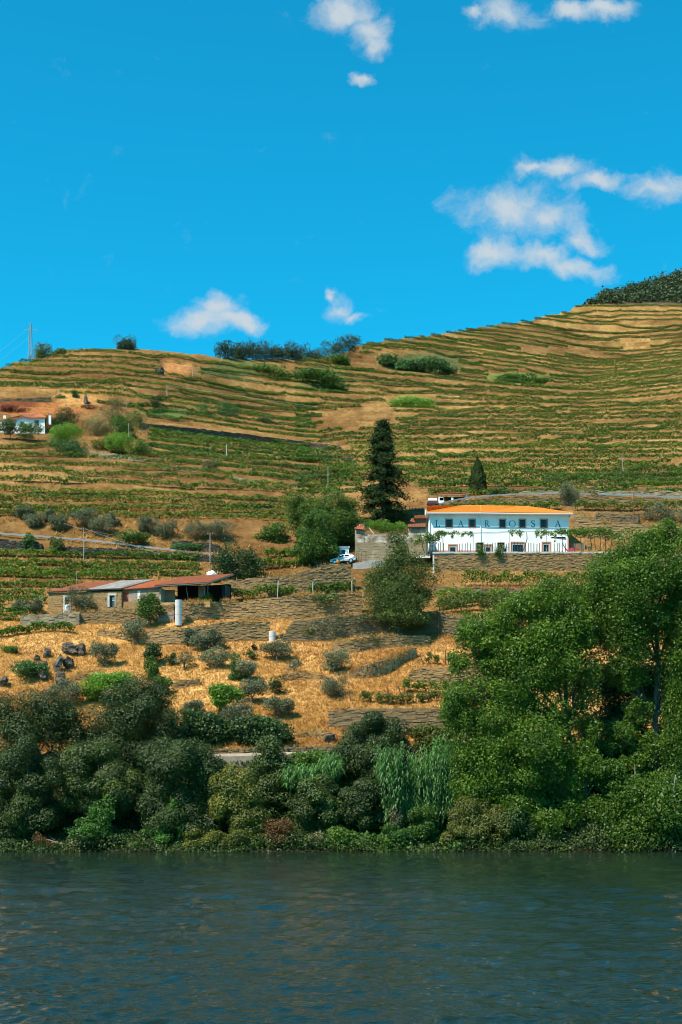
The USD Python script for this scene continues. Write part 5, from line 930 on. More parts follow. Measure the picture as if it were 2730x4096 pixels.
for a, b in ((R0, R1), (R1, R2), (E0, R0), (E2, R2), (E1, R1)): obj('ridge_tile', tube([a + [0, 0, .05], b + [0, 0, .05]], .13, 8), M['tile_orange'], H)
obj('soffit', FL.box(aL - .45, -.001, ZE - .1, ZE - .002, -.001, OV - .06), M['render_white'], H); obj('soffit', FR.box(.0, aR + .4, ZE - .1, ZE - .002, -.001, OV - .06), M['render_white'], H)
obj('soffit', FL.box(aL - .45, aL - .001, ZE - .1, ZE - .002, -DEP, -.002), M['render_white'], H)
obj('gutter', tube([E0 + [0, -.06, -.1], E1 + [0, -.06, -.1]], .08, 8), M['white_paint'], H); obj('gutter', tube([E1 + [0.02, -.06, -.1], E2 + [0, -.06, -.1]], .08, 8), M['white_paint'], H)
for fr, a in ((FL, aL + .06), (FL, -.06)):
    d = obj('drainpipe', tube([fr.p(a, ZE - .12, OV - .05), fr.p(a, ZE - .45, .1), fr.p(a, HZ, .1)], .055, 8), M['white_paint'], H)
obj('drainpipe', tube([FR.p(aR + .3, ZE - .12, OV - .05), FR.p(aR + .1, ZE - .8, .08), FR.p(aR + .06, ZE - 1.0, .08)], .055, 8), M['white_paint'], H)
ch = look(1707, 2050, 236); chim = obj('chimney', boxm((ch[0], 236, ZE + .2), (.5, .5, 3.4)), M['render_white'], H); obj('chimney_cap', boxm((ch[0], 236, ZE + 1.96), (.62, .62, .1)), M['concrete'], chim)
# lettering
def letter(c):
    L = lambda pts, w: LineString(pts).buffer(w, cap_style=2)
    if c == 'L': g = [sbox(.17, 0, .27, 1), sbox(.04, 0, .66, .045), sbox(.04, .955, .4, 1), Polygon([(.66, 0), (.66, .24), (.62, .24), (.5, .045)])]
    elif c == 'A': g = [L([(.09, 0), (.43, 1)], .022), L([(.40, 1), (.76, 0)], .055), sbox(.2, .3, .62, .34), sbox(-.03, 0, .22, .04), sbox(.6, 0, .93, .04)]
    elif c == 'R':
        bowl = affinity.scale(Point(0, 0).buffer(1, 32), .32, .27); inn = affinity.scale(Point(0, 0).buffer(1, 32), .21, .232)
        b = affinity.translate(bowl.difference(inn), .33, .73).intersection(sbox(.33, 0, 2, 2)); g = [sbox(.14, 0, .245, 1), b, sbox(.2, .96, .34, 1), sbox(.2, .46, .34, .5), L([(.36, .48), (.8, .0)], .052), sbox(.03, 0, .36, .04), sbox(.03, .96, .3, 1), sbox(.7, 0, .96, .04)]
    elif c == 'O': g = [affinity.translate(affinity.scale(Point(0, 0).buffer(1, 48), .47, .515).difference(affinity.scale(Point(0, 0).buffer(1, 48), .375, .485)), .47, .5)]
    else:
        P = np.array([(.53, .84), (.47, .94), (.33, .99), (.17, .94), (.1, .8), (.16, .65), (.33, .53), (.5, .4), (.55, .24), (.47, .08), (.3, .01), (.14, .06), (.06, .18)]); t = np.linspace(0, 1, len(P)); f = PchipInterpolator(t, P); u = np.linspace(0, 1, 70)
        g = [Point(*f(x)).buffer(.022 + .045 * math.exp(-((x - .5) / .2) ** 2)) for x in u]; g = [g[i].union(g[i + 1]).convex_hull for i in range(len(g) - 1)] + [sbox(.51, .76, .55, .98), sbox(.04, .03, .08, .25)]
    return unary_union(g).simplify(.004)
for c, fx0, fx1, fr in (('L', 1742, 1760.5, FL), ('A', 1833, 1857, FL), ('R', 1940, 1961.5, FR), ('O', 2037.5, 2064, FR), ('S', 2125.5, 2142, FR), ('A', 2221, 2246, FR)):
    a0, a1, z0, z1 = fr.rect(fx0, 2081.5, fx1, 2108.2); g = letter(c); bx = g.bounds
    g = affinity.scale(affinity.translate(g, -bx[0], -bx[1]), (a1 - a0) / (bx[2] - bx[0]), (z1 - z0) / (bx[3] - bx[1]), origin=(0, 0)); g = affinity.translate(g, a0, z0)
    mb = MB()
    for q in getattr(g, 'geoms', [g]): mb.add(*fr.flat(q, .003, .03))
    obj('letter', mb.get(), M['navy'], H, label=f'dark painted letter {c}')
# terrace slab, kerb, pickets, pergola, hedges
tp = thing('terrace', 'terrace with a low stone kerb in front of the white house', 'terrace')
ax0, ax1 = (1738 - CX) * 224.2 / F, (2520 - CX) * 224.2 / F
obj('paving', (lambda c0, c1: (np.array([(x, y, z) for x in (ax0, ax1) for z in (c0, c1) for y in (224.25, 229.98)])[:, [0, 1, 2]], BF))(HZ - 1.4, HZ - .02), M['slate'], tp)
for i in range(26):
    x = ax0 + .3 + i * 1.12; obj('kerb_stone', boxm((x, 224.1, HZ + .1 + .02 * (i % 3)), (1.08, .45, .26)), M['concrete'], tp)
pf = thing('picket_fence', 'row of separate black iron pickets along the terrace of the white house', 'fence')
rp = np.random.default_rng(8)
for fx in [1743, 1755, 1764, 1775, 1838.5, 1850, 1861.5, 1872, 1883, 1905, 1937, 1950, 1962, 1972, 1981, 1994, 2005, 2026, 2037, 2049, 2060, 2072, 2083, 2093, 2104, 2115, 2126, 2137, 2148, 2160, 2219, 2231, 2239, 2252, 2263]:
    p = look(fx, 2210, 224.9); hh_ = 2.0 + rp.uniform(-.15, .15); tl = rp.normal(0, .03); obj('picket', tube([p + [0, 0, -.6], p + [tl, 0, hh_ - .6 + .1]], .055, 5), M['black'], pf)
gt = thing('yard_gate', 'dark steel gate frame at the left corner of the white house terrace', 'gate')
for fx in (1722, 1732): p = look(fx, 2214, 225.4); obj('post', tube([p - [0, 0, .3], p + [0, 0, 1.35]], .05, 6), M['black'], gt)
obj('rail', tube([look(1722, 2184, 225.4), look(1732, 2184, 225.4)], .05, 6), M['black'], gt); obj('stair_rail', tube([look(1722, 2190, 225.4), look(1716, 2212, 225.4)], .04, 6), M['black'], gt)
PG = thing('pergola', 'thin steel pergola running in front of the white house', 'pergola')
for fx, ft in ((1743, 2136), (1773, 2134), (1894, 2132), (2040, 2126), (2187, 2127), (2341, 2129)):
    p = look(fx, 2213, 225.6); obj('post', tube([p - [0, 0, .4], look(fx, ft, 225.6)], .045, 6), M['galv'], PG)
obj('beam', tube([look(x, y, 225.6) for x, y in ((1738, 2137), (1773, 2134), (1894, 2132), (2040, 2126.5), (2187, 2126), (2341, 2129))], .05, 6), M['galv'], PG)
obj('cable', tube([look(x, y, 226.2) for x, y in ((1894, 2135), (1970, 2134), (2040, 2129))], .03, 5), M['galv'], PG)
def gvine(label, crowns, stems, n, m='vine'):
    n = int(n * .45); r = np.random.default_rng(hash_(label)); t = thing('grape_vine', label, 'vine'); ells = [ell(*c, 225.6, 60) for c in crowns]; obj('foliage', crown_mesh(ells, n, .27, r, sub=9, rs=.5, shell=.2, rnd=.9, droop=.1), M[m], t)
    for q in stems: obj('stem', tube([look(x, y, 225.7) for x, y in q], [.07] * (len(q) - 1) + [.04], 6), M['wood_dark'], t)
gvine('dense grape vine hanging over the teal door at the left end of the pergola', [(1670, 2158, 60, 36), (1705, 2152, 60, 40), (1745, 2148, 50, 44), (1765, 2140, 40, 30)], [[(1700, 2212), (1690, 2185), (1698, 2160)]], 3200)
gvine('thin grape vine along the pergola left of the drainpipe', [(1790, 2131, 40, 16), (1825, 2132, 40, 16), (1868, 2133, 50, 14), (1885, 2137, 16, 22), (1810, 2142, 16, 20), (1850, 2142, 10, 18)], [], 1100)
gvine('grape vine over the wide door of the white house', [(2060, 2128, 50, 14), (2085, 2131, 40, 16), (2050, 2138, 10, 16), (2083, 2140, 9, 14)], [[(2092, 2208), (2103, 2180), (2110, 2155), (2108, 2128)]], 700)
gvine('shaggy grape vine over the right hand door of the white house', [(2165, 2126, 60, 24), (2195, 2130, 50, 30), (2150, 2138, 20, 30), (2225, 2132, 40, 24), (2168, 2146, 10, 24), (2222, 2152, 8, 30)], [[(2272, 2205), (2254, 2180), (2250, 2145)]], 1500)
gvine('heavy grape vine canopy right of the white house', [(2265, 2128, 60, 34), (2310, 2126, 70, 34), (2360, 2130, 80, 40), (2410, 2132, 80, 44), (2455, 2136, 70, 50), (2280, 2140, 30, 34)], [[(2300, 2208), (2304, 2150)], [(2330, 2208), (2322, 2145)], [(2360, 2208), (2368, 2180), (2360, 2140)], [(2383, 2208), (2380, 2150)], [(2402, 2208), (2405, 2150)], [(2425, 2208), (2422, 2150)], [(2443, 2208), (2450, 2150)]], 6500)
for i, (x0, x1, lab) in enumerate(((1908, 1932, 'clipped ivy pillar left of the middle door of the white house'), (1992, 2018, 'clipped ivy block left of the wide door of the white house'))):
    r = np.random.default_rng(i); m = 2600; Yh = 225.2; c = look((x0 + x1) / 2, 2194, Yh); hw, hz = (x1 - x0) / 2 * Yh / F, 22 * Yh / F
    u = r.uniform(-1, 1, (m, 3)); k = r.integers(0, 3, m); u[np.arange(m), k] = np.sign(u[np.arange(m), k]) * (1 - .15 * r.random(m)); t = thing('hedge_block', lab, 'hedge')
    obj('foliage', leaves(c + u * [hw, .45, hz], u * .5 + unit(m, r), .17 * r.uniform(.6, 1.3, m), r), M['oak'], t)
    t2 = thing('hedge_block' if False else 'climber', ['fresh green plant at the foot of the ivy pillar', 'fresh green plant at the foot of the ivy block'][i], 'plant'); cc = look((x0 + x1) / 2 + (3 if i == 0 else -10), 2208, 223.6); obj('foliage', leaves(cc + r.normal(0, 1, (700, 3)) * [.32, .2, .42], unit(700, r) + [0, 0, .4], .16 * r.uniform(.6, 1.3, 700), r), M['ivy'], t2)
def pot(label, fx, fyb, Y, h, m='pot', plant=None):
    b = look(fx, fyb, Y); t = thing('flower_pot', label, 'pot'); pr = np.array([(0, 0), (.55, 0), (.8, .35), (.85, .7), (.62, .9), (.7, 1.0), (.55, 1.0), (.5, .85), (0, .8)]) * h
    pr[:, 0] *= .62; mm = trimesh.creation.revolve(pr, sections=14); obj('pot', (np.array(mm.vertices) + b, mm.faces), M[m], t, smooth=True)
    if plant: r = np.random.default_rng(hash_(label)); obj('plant', leaves(b + [0, 0, h * 1.2] + r.normal(0, .22, (160, 3)), unit(160, r), .14 * r.uniform(.6, 1.3, 160), r), M[plant], t)
pot('orange clay pot under the vine canopy', 2362, 2204, 226.5, .7); pot('small dark pot on the kerb beside the ivy block', 2022, 2208, 224.6, .5, 'dark', 'green')
t = thing('flower_bush', 'bright pink flowers at the right corner of the white house', 'flowers'); r = np.random.default_rng(31); c = look(2284, 2200, 225.2); obj('petals', leaves(c + r.normal(0, 1, (260, 3)) * [.28, .2, .2], unit(260, r) + [0, 0, .4], .14 * r.uniform(.6, 1.3, 260), r), M['pink'], t)
t = thing('outhouse', 'small dark stone outhouse with a blue door in the shade right of the house', 'outhouse'); fo = Frame(look(2278, 2214, 231.5), 0.0); z0 = HZ; obj('wall', fo.box(0, 2.6, z0, z0 + 2.9, -1.5, 0), M['joint'], t); obj('door', fo.box(.15, .55, z0, z0 + 1.9, .002, .06), M['navy'], t)
tag(obj('hanging_cloth', fo.box(1.0, 1.35, z0 + 1.3, z0 + 2.3, .1, .14), M['red_paint']), 'red cloth hanging in the shade right of the house', 'cloth')
# teal door, ruined walls, small tiled annexe left of the house
AN = thing('ruined_building', 'roofless old building with whitewashed stone walls left of the white house', 'ruin'); fa = Frame(look(1420, 2225, 227.6), 0.0)
def wallpiece(fr, px, th, m, parent, name='wall', o=0.0, zb=None):
    a0, a1, z0, z1 = fr.rect(*px); return obj(name, fr.box(a0, a1, z0 if zb is None else zb, z1, o - th, o), M[m], parent)
wallpiece(fa, (1421, 2118, 1460, 2170), .8, 'old_white', AN, 'tower'); a0, a1, z0, z1 = fa.rect(1460.2, 2138, 1706, 2172); obj('wall', fa.box(a0, a1, z0, z1, -.8, -.05), M['old_white'], AN)
wallpiece(fa, (1421, 2170.2, 1706, 2262), .8, 'joint', AN, 'footing', o=-.02)
wallpiece(fa, (1460, 2118, 1600, 2138), .3, 'stone_grey', AN, 'back_wall', o=-3.0, zb=fa.hit(1460, 2160)[1]); obj('beam', tube([look(1478, 2112, 228.5), look(1496, 2136, 227.8)], .1, 6), M['wood_post'], AN)
def course_stones(fr, px, parent, m, seed, ch=.2, ln=(.3, .9), o=0.0, skip=()):
    a0, a1, z0, z1 = fr.rect(*px); r = np.random.default_rng(seed); mb = MB(); z = z0; bigs = []
    while z < z1 - .05:
        h = min(ch * r.uniform(.7, 1.3), z1 - z); a = a0
        while a < a1 - .03:
            l = min(r.uniform(*ln), a1 - a); c = (a + l / 2, z + h / 2)
            if l > .08 and not any(s[0] < c[0] < s[1] and s[2] < c[1] < s[3] for s in skip):
                q = fr.box(a + .012, a + l - .012, z + .01, z + h - .01, o - .05, o + .05 * r.uniform(.2, 1.4)); (bigs if l > ln[1] * .9 and len(bigs) < 60 else [None] * 0).append(q) if l > ln[1] * .9 and len(bigs) < 60 else mb.add(*q)
            a += l
        z += h
    for q in bigs: obj('stone', q, M[m], parent)
    obj('stonework', mb.get(), M[m], parent, kind='stuff')
course_stones(fa, (1421, 2172, 1706, 2258), AN, 'stone_pale', 5, o=.02, ch=.26); course_stones(fa, (1421, 2119, 1459, 2171), AN, 'old_white', 6, o=.0, ch=.24); course_stones(fa, (1462, 2140, 1640, 2171), AN, 'old_white', 7, o=-.03, ch=.26)
rt = [look(1419, 2116, 227.2), look(1462, 2121, 227.2), look(1458, 2094, 228.6), look(1440, 2098, 228.6)]; slope_tiles('roof_tiles', rt, 'tile_red', AN, cw=.3)
AX = thing('annexe', 'small stone annexe with a strip of red tiles against the white house', 'annexe'); fx_ = Frame(look(1632, 2150, 228.2), 0.0)
a0, a1, z0, z1 = fx_.rect(1634, 2108, 1708, 2150); wn = fx_.rect(1651, 2112, 1673, 2130); obj('wall', fx_.flat(sbox(a0, z0, a1, z1).difference(sbox(wn[0], wn[2], wn[1], wn[3])), -.5, 0), M['old_white'], AX); wo = obj('window', fx_.box(wn[0], wn[1], wn[2], wn[3], -.2, -.12), M['wood_post'], AX)
for k in range(5): obj('slat', fx_.box(wn[0] + .02 + k * (wn[1] - wn[0]) / 5, wn[0] - .02 + (k + 1) * (wn[1] - wn[0]) / 5, wn[2] + .02, wn[3] - .02, -.119, -.08), M['wood_post'], wo)
obj('jamb', fx_.box(wn[0] - .25, wn[0] - .002, wn[2], wn[3], .002, .05), M['terracotta'], AX)
slope_tiles('roof_tiles', [look(1632, 2110, 227.8), look(1705, 2109, 227.8), look(1705, 2097, 229.2), look(1634, 2098, 229.2)], 'tile_brown', AX, cw=.26)
AY = thing('tiled_shed', 'low stone shed with red tiles behind the annexe', 'shed'); fy_ = Frame(look(1655, 2100, 233), 0.0); wallpiece(fy_, (1660, 2072, 1704, 2098), 2.0, 'stone_grey', AY); course_stones(fy_, (1660, 2074, 1704, 2098), AY, 'stone_grey', 9, o=.02); slope_tiles('roof_tiles', [look(1640, 2086, 232.6), look(1662, 2092, 232.6), look(1662, 2074, 233.5), look(1648, 2074, 233.5)], 'tile_red', AY, cw=.28); slope_tiles('roof_tiles', [look(1656, 2075, 232.6), look(1706, 2074, 232.6), look(1706, 2062, 236), look(1660, 2063, 236)], 'tile_brown', AY, cw=.28)
TD = thing('teal_door', 'teal boarded door between the old annexe and the white house', 'door'); ft = Frame(look(1689, 2218, 227.6), 0.0); q = ft.rect(1689, 2170, 1712, 2218)
for k in range(5): obj('board', ft.box(q[0] + k * (q[1] - q[0]) / 5 + .006, q[0] + (k + 1) * (q[1] - q[0]) / 5 - .006, q[2], q[3], -.05, 0), M['teal'], TD)
obj('ledge', ft.box(q[0] + .01, q[1] - .01, q[2] + .9, q[2] + 1.0, .002, .03), M['teal'], TD)
obj('stone_jamb', ft.box(q[0] - 1.2, q[0] - .01, q[2] - .2, q[3] + .3, -.4, .02), M['stone'], TD)
# white garage by the road, road, car
G = thing('white_kiosk', 'tiny white flat roofed building behind the silver car', 'building'); fg = Frame(look(1350, 2240, 227.4), 0.0); a0, a1, z0, z1 = fg.rect(1350, 2190, 1397, 2240); dq = fg.rect(1366, 2200, 1381, 2224)
obj('wall', fg.flat(sbox(a0, z0, a1, z1).difference(sbox(dq[0], dq[2], dq[1], dq[3])), -.25, 0), M['render_white'], G); obj('wall', fg.box(a0, a0 + .2, z0, z1, -1.6, -.251), M['render_white'], G); obj('roof', fg.box(a0 - .1, a1 + .1, z1, z1 + .14, -1.7, .12), M['render_white'], G)
w = obj('window', fg.flat(ring(dq[0] + .09, dq[1] - .05, dq[2] + .05, dq[3] - .05, .05), -.18, -.08), M['teal_dark'], G); obj('pane', fg.box(dq[0] + .05, dq[1] - .03, dq[2] + .03, dq[3] - .03, -.17, -.14), M['glass'], w)
# the yard road: a ramp from the car up to the house corner
mb = MB(); A = [look(1300, 2263, 226.0), look(1420, 2256, 225.0), look(1500, 2242, 225.0), look(1740, 2222, 225.5)]; Bk = [p + [0, 5.2, .25] for p in A]
for i in range(3): mb.add([A[i], A[i + 1], Bk[i + 1], Bk[i]], [[0, 1, 2, 3]])
obj('yard_road', mb.get(), M['slate'], kind='structure')
pw = thing('parapet', 'pale concrete parapet ramp right of the silver car', 'parapet'); Pq = [look(1412, 2257, 224.8), look(1470, 2246, 224.8), look(1540, 2238, 224.8)]; mb = MB()
for i in range(2):
    a, b = Pq[i], Pq[i + 1]; mb.add([a - [0, 0, 1.1], b - [0, 0, 1.1], b + [0, 0, .12], a + [0, 0, .12], a + [0, .4, -1.1], b + [0, .4, -1.1], b + [0, .4, .12], a + [0, .4, .12]], [[0, 1, 2, 3], [3, 2, 6, 7], [5, 4, 7, 6], [0, 3, 7, 4], [1, 5, 6, 2]])
obj('panel', mb.get(), M['slate'], pw)
obj('paving', (np.array([look(1660, 2232, 224.6), look(1722, 2232, 224.6), look(1722, 2216, 226.5), look(1690, 2218, 226.5)]), np.array([[0, 1, 2, 3]])), M['slate'], pw)
def car():
    b = look(1376, 2256, 226.2); yaw, pitch = math.radians(-9), math.radians(3.5); C = thing('silver_car', 'silver hatchback parked facing left on the yard road', 'car')
    ca, sa = math.cos(yaw), math.sin(yaw)
    def put(V):                                  # x forward is to the left of the picture; then yaw, pitch down at the nose
        V = np.asarray(V, float); x, y, z = V[:, 0], V[:, 1], V[:, 2]; z2 = z + x * math.tan(pitch); return np.stack([x * ca - y * sa, x * sa + y * ca, z2], 1) + b
    prof = [(-2.08, .32), (-2.12, .55), (-2.02, .72), (-1.25, .92), (-.9, .97), (1.7, 1.0), (2.0, .95), (2.08, .6), (2.05, .32)]
    P = Polygon(prof)
    for wx in (-1.32, 1.28): P = P.difference(Point(wx, .3).buffer(.37))
    m = trimesh.creation.extrude_polygon(P, 1.72, engine='earcut'); v = np.array(m.vertices); v = np.stack([v[:, 0], v[:, 2] - .86, v[:, 1]], 1); v[:, 1] *= 1 - .1 * np.clip((v[:, 2] - .75) / .25, 0, 1) - .08 * (np.abs(v[:, 0]) > 1.9); obj('body', (put(v), m.faces), M['car_paint'], C)
    low = [(-1.15, .95), (1.85, .98)]; up = [(-.15, 1.42), (.5, 1.49), (1.35, 1.4)]
    pts = [(x, s * .76, z) for x, z in low for s in (-1, 1)] + [(x, s * .55, z) for x, z in up for s in (-1, 1)]; h = trimesh.convex.convex_hull(np.array(pts)); obj('cabin', (put(h.vertices), h.faces), M['car_paint'], C)
    def pane(Q, nm='window'): obj(nm, (put(Q), np.array([[0, 1, 2, 3], [3, 2, 1, 0]])), M['glass'], C)
    def sp(x, z, s): t = (z - .965) / (1.45 - .965); return (x, s * (.765 - .2 * t), z)
    for s in (-1, 1):
        pane([sp(-.85, 1.02, s), sp(.15, 1.03, s), sp(.12, 1.4, s), sp(-.12, 1.37, s)]); pane([sp(.22, 1.03, s), sp(1.0, 1.04, s), sp(.95, 1.38, s), sp(.2, 1.4, s)]); pane([sp(1.06, 1.04, s), sp(1.55, 1.06, s), sp(1.25, 1.33, s), sp(1.03, 1.36, s)])
    pane([(-1.14, -.68, 1.0), (-1.14, .68, 1.0), (-.2, .52, 1.415), (-.2, -.52, 1.415)], 'windscreen'); pane([(1.84, -.66, 1.04), (1.84, .66, 1.04), (1.42, .5, 1.38), (1.42, -.5, 1.38)], 'rear_window')
    for wx in (-1.32, 1.28):
        for s in (-1, 1):
            c = trimesh.creation.cylinder(.32, .2, sections=18); v = np.array(c.vertices)[:, [0, 2, 1]] + [wx, s * .76, .31]; w = obj('wheel', (put(v), c.faces[:, ::-1]), M['rubber'], C)
            c = trimesh.creation.cylinder(.2, .215, sections=10); v = np.array(c.vertices)[:, [0, 2, 1]] + [wx, s * .765, .31]; obj('rim', (put(v), c.faces[:, ::-1]), M['rim'], w)
    for s in (-1, 1):
        o = boxm((0, 0, 0), (.35, .12, .12)); obj('headlight', (put(o[0] + [-1.86, s * .72, .72]), o[1]), M['lamp_clear'], C); o = boxm((0, 0, 0), (.28, .1, .14)); obj('tail_light', (put(o[0] + [1.93, s * .74, .82]), o[1]), M['lamp_red'], C); o = boxm((0, 0, 0), (.14, .18, .12)); obj('mirror', (put(o[0] + [-.72, s * .92, 1.02]), o[1]), M['car_paint'], C)
    o = boxm((0, 0, 0), (.1, 1.6, .3)); obj('bumper', (put(o[0] + [2.06, 0, .42]), o[1]), M['rubber'], C); o = boxm((0, 0, 0), (3.4, 1.4, .2)); obj('underbody', (put(o[0] + [0, 0, .28]), o[1]), M['rubber'], C)
car()
pot('orange clay jar on the wall in front of the silver car', 1353, 2254, 225.0, .62)
gf = thing('gate_fence', 'rusty iron gate posts with rails right of the silver car', 'fence')
for fx, ft_ in ((1404, 2224), (1415, 2218), (1427, 2214), (1436, 2212), (1447, 2204), (1465, 2206)): p = look(fx, 2250, 225.4); obj('post', tube([p - [0, 0, .3], look(fx, ft_, 225.4)], .045, 5), M['rustpost'], gf)
obj('rail', tube([look(1446, 2205, 225.4), look(1466, 2207, 225.4)], .04, 5), M['rustpost'], gf)
# ------------------------------------------------------------------ the stone barn
NB = 26.0
bo = look(192, 2455, 206.0)
BA = Frame(bo, 0.0); th = math.radians(-9)                      # the front runs a little towards the river to the right
BA = Frame(bo, th)
BN = thing('stone_barn', 'long low stone farm building with patched tile roofs and an open shed at its end', 'farm building')
def fr_up(fr, fx, fy): a, z = fr.hit(fx, fy); return a, z
aA, zA = fr_up(BA, 192, 2372); aM, zM = fr_up(BA, 487, 2359); _, zb = fr_up(BA, 330, 2462)
d1 = BA.rect(261, 2390, 277, 2470); d2 = BA.rect(439, 2382, 459, 2428)
w = sbox(aA, zb - 1, aM, zA).difference(sbox(d1[0], zb - .9, d1[1], d1[3])).difference(sbox(d2[0], d2[2], d2[1], d2[3]))
obj('wall', BA.flat(w, -.5, 0), M['joint'], BN)
skip = [(d1[0] - .3, d1[1] + .3, zb - 2, d1[3] + .3), (d2[0] - .35, d2[1] + .35, d2[2] - .1, d2[3] + .3)]
course_stones(BA, (192, 2373, 487, 2466), BN, 'stone_warm', 21, ch=.22, ln=(.3, .8), o=.01, skip=skip)
for nm, q, lw in (('door', d1, .28), ('door', d2, .3)):
    zz = max(q[2], zb - .9); dd = obj(nm, BA.box(q[0], q[1], zz, q[3], -.45, -.3), M['dark'] if q is d1 else M['teal_dark'], BN)
    obj('jamb', BA.box(q[0] - lw, q[0] - .002, zz, q[3], -.1, .09), M['concrete'], dd); obj('jamb', BA.box(q[1] + .002, q[1] + lw, zz, q[3], -.1, .09), M['block'], dd); obj('lintel', BA.box(q[0] - lw, q[1] + lw, q[3] + .002, q[3] + .28, -.1, .1), M['concrete'], dd)
q = BA.rect(447, 2388, 457, 2402); obj('notice', BA.box(q[0], q[1], q[2], q[3], -.298, -.27), M['white_paint'], BN)
DB = 9.0
obj('wall', BA.box(aA, aA + .5, zb - 1, zA, -DB, -.501), M['stone'], BN); obj('wall', BA.box(aA, aM, zb - 1, zA + 1.6, -DB - .4, -DB), M['stone'], BN); obj('wall', BA.box(aM - .5, aM - .002, zb - 1, zA, -DB, -.502), M['stone'], BN)
def lean(fr, fx0, fy0, fx1, fy1, dx, rise, dep, m, cw=.26, over=.3, parent=BN, lift=0.0):
    """a lean-to roof: eave surveyed from (fx0,fy0) to (fx1,fy1); runs back dep metres, rising"""
    a0, z0 = fr.hit(fx0, fy0); a1, z1 = fr.hit(fx1, fy1); A, B_ = fr.p(a0, z0 + lift, over), fr.p(a1, z1 + lift, over); s = fr.e * dx - fr.n * dep + np.array([0, 0, rise])
    return slope_tiles('roof_tiles', (A, B_, B_ + s, A + s), m, parent, cw, .42, thick=.1)
# depth vector read off the photograph's verges: 110 px right, 33 px up over DB metres
pz = look(0, 2360 - 33, 206 + DB)[2] - look(0, 2360, 206)[2]
lean(BA, 191, 2371, 352, 2363, 2.3, pz, DB, 'tile_brown', lift=.02); lean(BA, 350, 2363, 487, 2357.5, 2.3, pz, DB, 'tile_grey', lift=.06)
for k in range(9): a = BA.hit(372 + k * 9, 2340)[0]; obj('ballast_stone', boxm(BA.p(BA.hit(480 - k * 2, 2357)[0] + k * .26, zM + .25 + pz * (.08 + k * .1), -DB * (.08 + k * .1)), (.35, .3, .16), .4 * k), M['stone_pale'], BN)
# plastered part with the red door, set back a little
BC = Frame(BA.p(aM, bo[2], -.6), th); a0, zC = BC.hit(489, 2362); a1, _ = BC.hit(638, 2352); rd = BC.rect(491, 2366, 515, 2417)
obj('wall', BC.flat(sbox(a0, zb - 1, a1, zC).difference(sbox(rd[0], rd[2], rd[1], rd[3])), -.25, 0), M['block'], BN, label='grey plastered block wall'); r_ = obj('door', BC.box(rd[0], rd[1], rd[2], rd[3], -.2, -.1), M['red_paint'], BN, label='faded red door')
for k in range(4): obj('board', BC.box(rd[0] + k * (rd[1] - rd[0]) / 4 + .01, rd[0] + (k + 1) * (rd[1] - rd[0]) / 4 - .01, rd[2] + .02, rd[3] - .02, -.099, -.07), M['red_paint'], r_)
q = BC.rect(551, 2364, 561, 2398); obj('plaster_patch', BC.box(q[0], q[1], q[2], q[3], .002, .02), M['render_white'], BN, label='streak of white plaster')
for z_ in np.arange(zb, zC - .1, .42): obj('block_course', BC.box(rd[1] + .3, a1 - .1, z_, z_ + .4, .002, .012), M['block'], BN)
lean(BC, 488, 2361.5, 640, 2352.5, 2.0, pz * .92, DB - 1, 'tile_red', lift=.03)
q = BC.rect(505, 2412, 640, 2438); obj('step', BC.box(q[0], q[1], q[2] - .6, q[3], .01, 1.2), M['stone'], BN, label='low stone step before the plastered wall')
# the open shed
BS = Frame(BA.p(BA.hit(632, 2350)[0], bo[2], .5), th); a0, zS = BS.hit(636, 2348); a1, zS1 = BS.hit(836, 2335); fl = BS.hit(700, 2410)[1]
obj('floor', BS.box(a0, a1 + .2, fl - .8, fl, -DB, .2), M['soil'], BN)
q = BS.rect(636, 2350, 681, 2410); obj('wall', BS.box(q[0], q[1], fl, zS - .1, -2.6, -2.4), M['block'], BN); obj('wall', BS.box(a0, a0 + .25, fl, zS - .1, -DB, -.2), M['block'], BN); obj('wall', BS.box(a0 + .3, a1 + 1.1, fl, zS + 1.4, -DB, -DB + .3), M['stone_dark'], BN)
q = BS.rect(768, 2345, 791, 2408); obj('pillar', BS.box(q[0], q[1], fl, zS + .5, -4.4, -3.6), M['block'], BN); obj('wall', BS.box(a1 + .5, a1 + 1.0, fl, zS + 1, -DB, -5.6), M['stone_dark'], BN)
lean(BS, 620, 2347.5, 836, 2335, 1.55, pz * 1.0, DB, 'tile_brown', over=.25, lift=.1)
A, B_ = BS.p(BS.hit(620, 2349)[0], zS, .3), BS.p(BS.hit(837, 2336)[0], zS1, .3); s = BS.e * 1.55 - BS.n * DB + np.array([0, 0, pz])
obj('fascia', tube([A, B_], .09, 4), M['teal_dark'], BN); obj('fascia', tube([B_, B_ + s], .1, 4), M['teal_dark'], BN)
obj('post', tube([look(745, 2348, 204.4), look(755, 2408, 204.4)], .05, 6), M['galv'], BN); obj('post', tube([look(832, 2338, 203.6), look(832, 2392, 203.6)], .05, 6), M['galv'], BN); obj('post', tube([look(636, 2352, 205.2), look(636, 2410, 205.2)], .06, 6), M['galv'], BN)
for k in range(5): f_ = .12 + .18 * k; obj('purlin', tube([A + s * f_ + [0, 0, -.22], B_ + s * f_ + [0, 0, -.22]], .05, 4), M['wood_dark'], BN)
t = thing('water_tank', 'white plastic drum on a block in front of the barn doorway', 'tank'); c = look(270.5, 2429, 204.6); pr = np.array([(0, -.42), (.3, -.42), (.36, -.34), (.36, -.05), (.33, 0), (.36, .05), (.36, .22), (.25, .36), (.1, .4), (0, .4)]); mm = trimesh.creation.revolve(pr, sections=16); obj('drum', (np.array(mm.vertices) + c, mm.faces), M['white_paint'], t, smooth=True); obj('plinth', boxm(c - [0, 0, .85], (.7, .6, .8)), M['concrete'], t)
